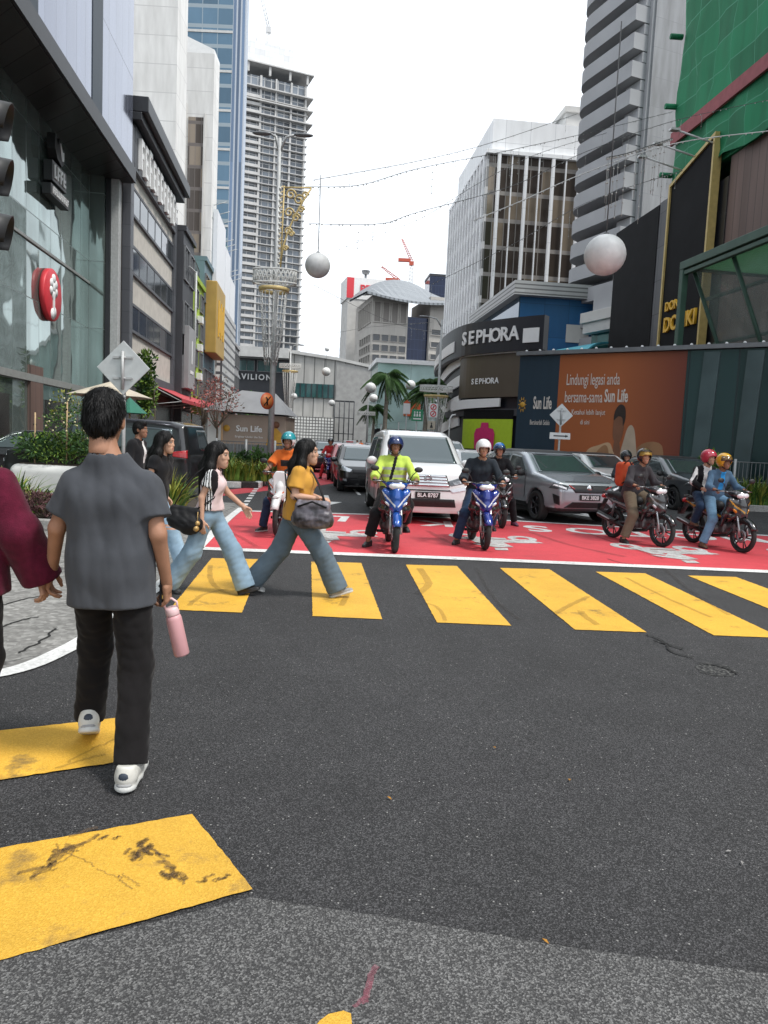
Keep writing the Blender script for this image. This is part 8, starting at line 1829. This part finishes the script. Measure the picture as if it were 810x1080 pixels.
b = MB(); k0 = P(228, 480, 28.8); k1 = P(305, 480, 29.8); tt = thing('dark_screen', 'dark grey screen panels behind the island fence', 'screen', (k0.x, k0.y, .15), math.atan2(k1.y - k0.y, k1.x - k0.x)); L = (k1 - k0).length
for k in range(4): b = MB(); b.box2((L * k / 4 + .01, 0, .05), (L * (k + 1) / 4 - .01, .05, 1.15)); b.build('panel', 'fence_grey', tt)
# glass roofs and small stalls at the far end of the street
a = P(398, 450, 95); t = thing('glass_roofed_walkway', 'pale glass roofed walkway at the far end of the street', 'walkway', (a.x, a.y, .1), R(8)); mat('pale_glass', (.42, .58, .55), .1, .2, .1, .5, spec=.8)
b = MB(); b.add([(0, 0, 4.0), (10, 0, 5.6), (10, 5, 5.6), (0, 5, 4.0)], [(0, 1, 2, 3)]); o = b.build('roof', 'pale_glass', t); s_ = o.modifiers.new('thick', 'SOLIDIFY'); s_.thickness = .1
b = MB(); b.add([(6, -3, 6.0), (12, -3, 10.2), (12, -2.8, 10.5), (6, -2.8, 6.3)], [(0, 1, 2, 3)]); o = b.build('sloping_beam', 'white_sign', t); s_ = o.modifiers.new('thick', 'SOLIDIFY'); s_.thickness = .35
for k in range(5): b = MB(); b.tube([(.5 + k * 2.3, .1, 0), (.5 + k * 2.3, .1, 4 + .37 * k)], .09, 8); b.build('column', 'galvanised', t)
b = MB(); b.box2((.2, 4.5, .1), (9.8, 4.8, 3.4)); b.build('back_wall', 'dark_wall', t)
a = P(437, 400, 120); t = thing('green_glass_block', 'pale green glass block between the palms and the bronze office', 'building', (a.x, a.y, 0), STREET); box_part(t, 'wall', 'pale_glass', (-6, 0, 0), (5, 14, 14.5)); box_part(t, 'roof_edge', 'white_sign', (-6.4, -.5, 14.503), (5.4, 14, 15.2)); box_part(t, 'shopfront', 'shop_inside', (-5.8, -.1, .1), (4.8, -.003, 4)); box_part(t, 'orange_panel', 'sign_orange', (-1.5, -.2, 6.2), (1.2, -.004, 8.5))
# people further off
far_look = lambda topm, legm, hair='short', **k: dict(skin='skin_tan', hair=hair, top=dict(m=topm, sleeve=.6, inf=.014), legs=dict(m=legm), shoes=('shoe_black', 'sole_black'), **k)
def bystander(label, px, D, rz, look, h=1.68): k = P(px, 460, D); return person(label, pose(h), look, (k.x, D, .12), R(rz), 'passers-by on the far pavements', res=.022)
bystander('passer-by in white shirt under the red awning', 207, 33, 170, far_look('white_cloth', 'black_cloth')); bystander('passer-by in red top under the red awning', 201, 38, 20, far_look('red_cloth', 'indigo_jeans', 'long')); bystander('passer-by in dark clothes beside the white kiosk end panel', 213, 40, 185, far_look('black_cloth', 'grey_jacket')); bystander('passer-by in orange top near the palms', 381, 80, 175, far_look('orange_tee', 'black_cloth')); bystander('passer-by in white top near the far palms', 377, 82, 150, far_look('white_cloth', 'indigo_jeans'))
# fallen leaves and scraps on the road
leaf_mat('dry_leaf', (.42, .20, .03)); mat('scrap', (.26, .25, .24), .8, 0, .2)
LIT = ((600, 823, 'dry_leaf', 'yellow leaf lying alone on the asphalt right of centre'), (413, 845, 'dry_leaf', 'small yellow leaf on the asphalt near the middle'), (520, 789, 'dry_leaf', 'pale brown dead leaf near the middle of the road'), (579, 998, 'dry_leaf', 'yellow leaf at the seam of old and new asphalt'), (658, 733, 'scrap', 'pale paper scrap on the road at right'), (601, 758, 'scrap', 'tiny white scrap near the middle of the road'), (765, 900, 'scrap', 'pale scrap on the road at the lower right'), (783, 914, 'scrap', 'second pale scrap at the lower right'))
for px, py, m, lab in LIT:
    p = G(px, py); t = thing('fallen_leaf' if m == 'dry_leaf' else 'paper_scrap', lab, 'leaf' if m == 'dry_leaf' else 'scrap', (p.x, p.y, .007), rng.uniform(0, 6)); b = MB(); L = .014 if m == 'dry_leaf' else .012; b.add([(0, 0, 0), (L, L * .45, .006), (2 * L, 0, .004), (L, -L * .45, .005)], [(0, 1, 2), (0, 2, 3)]); o = b.build('blade', m, t); s_ = o.modifiers.new('thick', 'SOLIDIFY'); s_.thickness = .0015
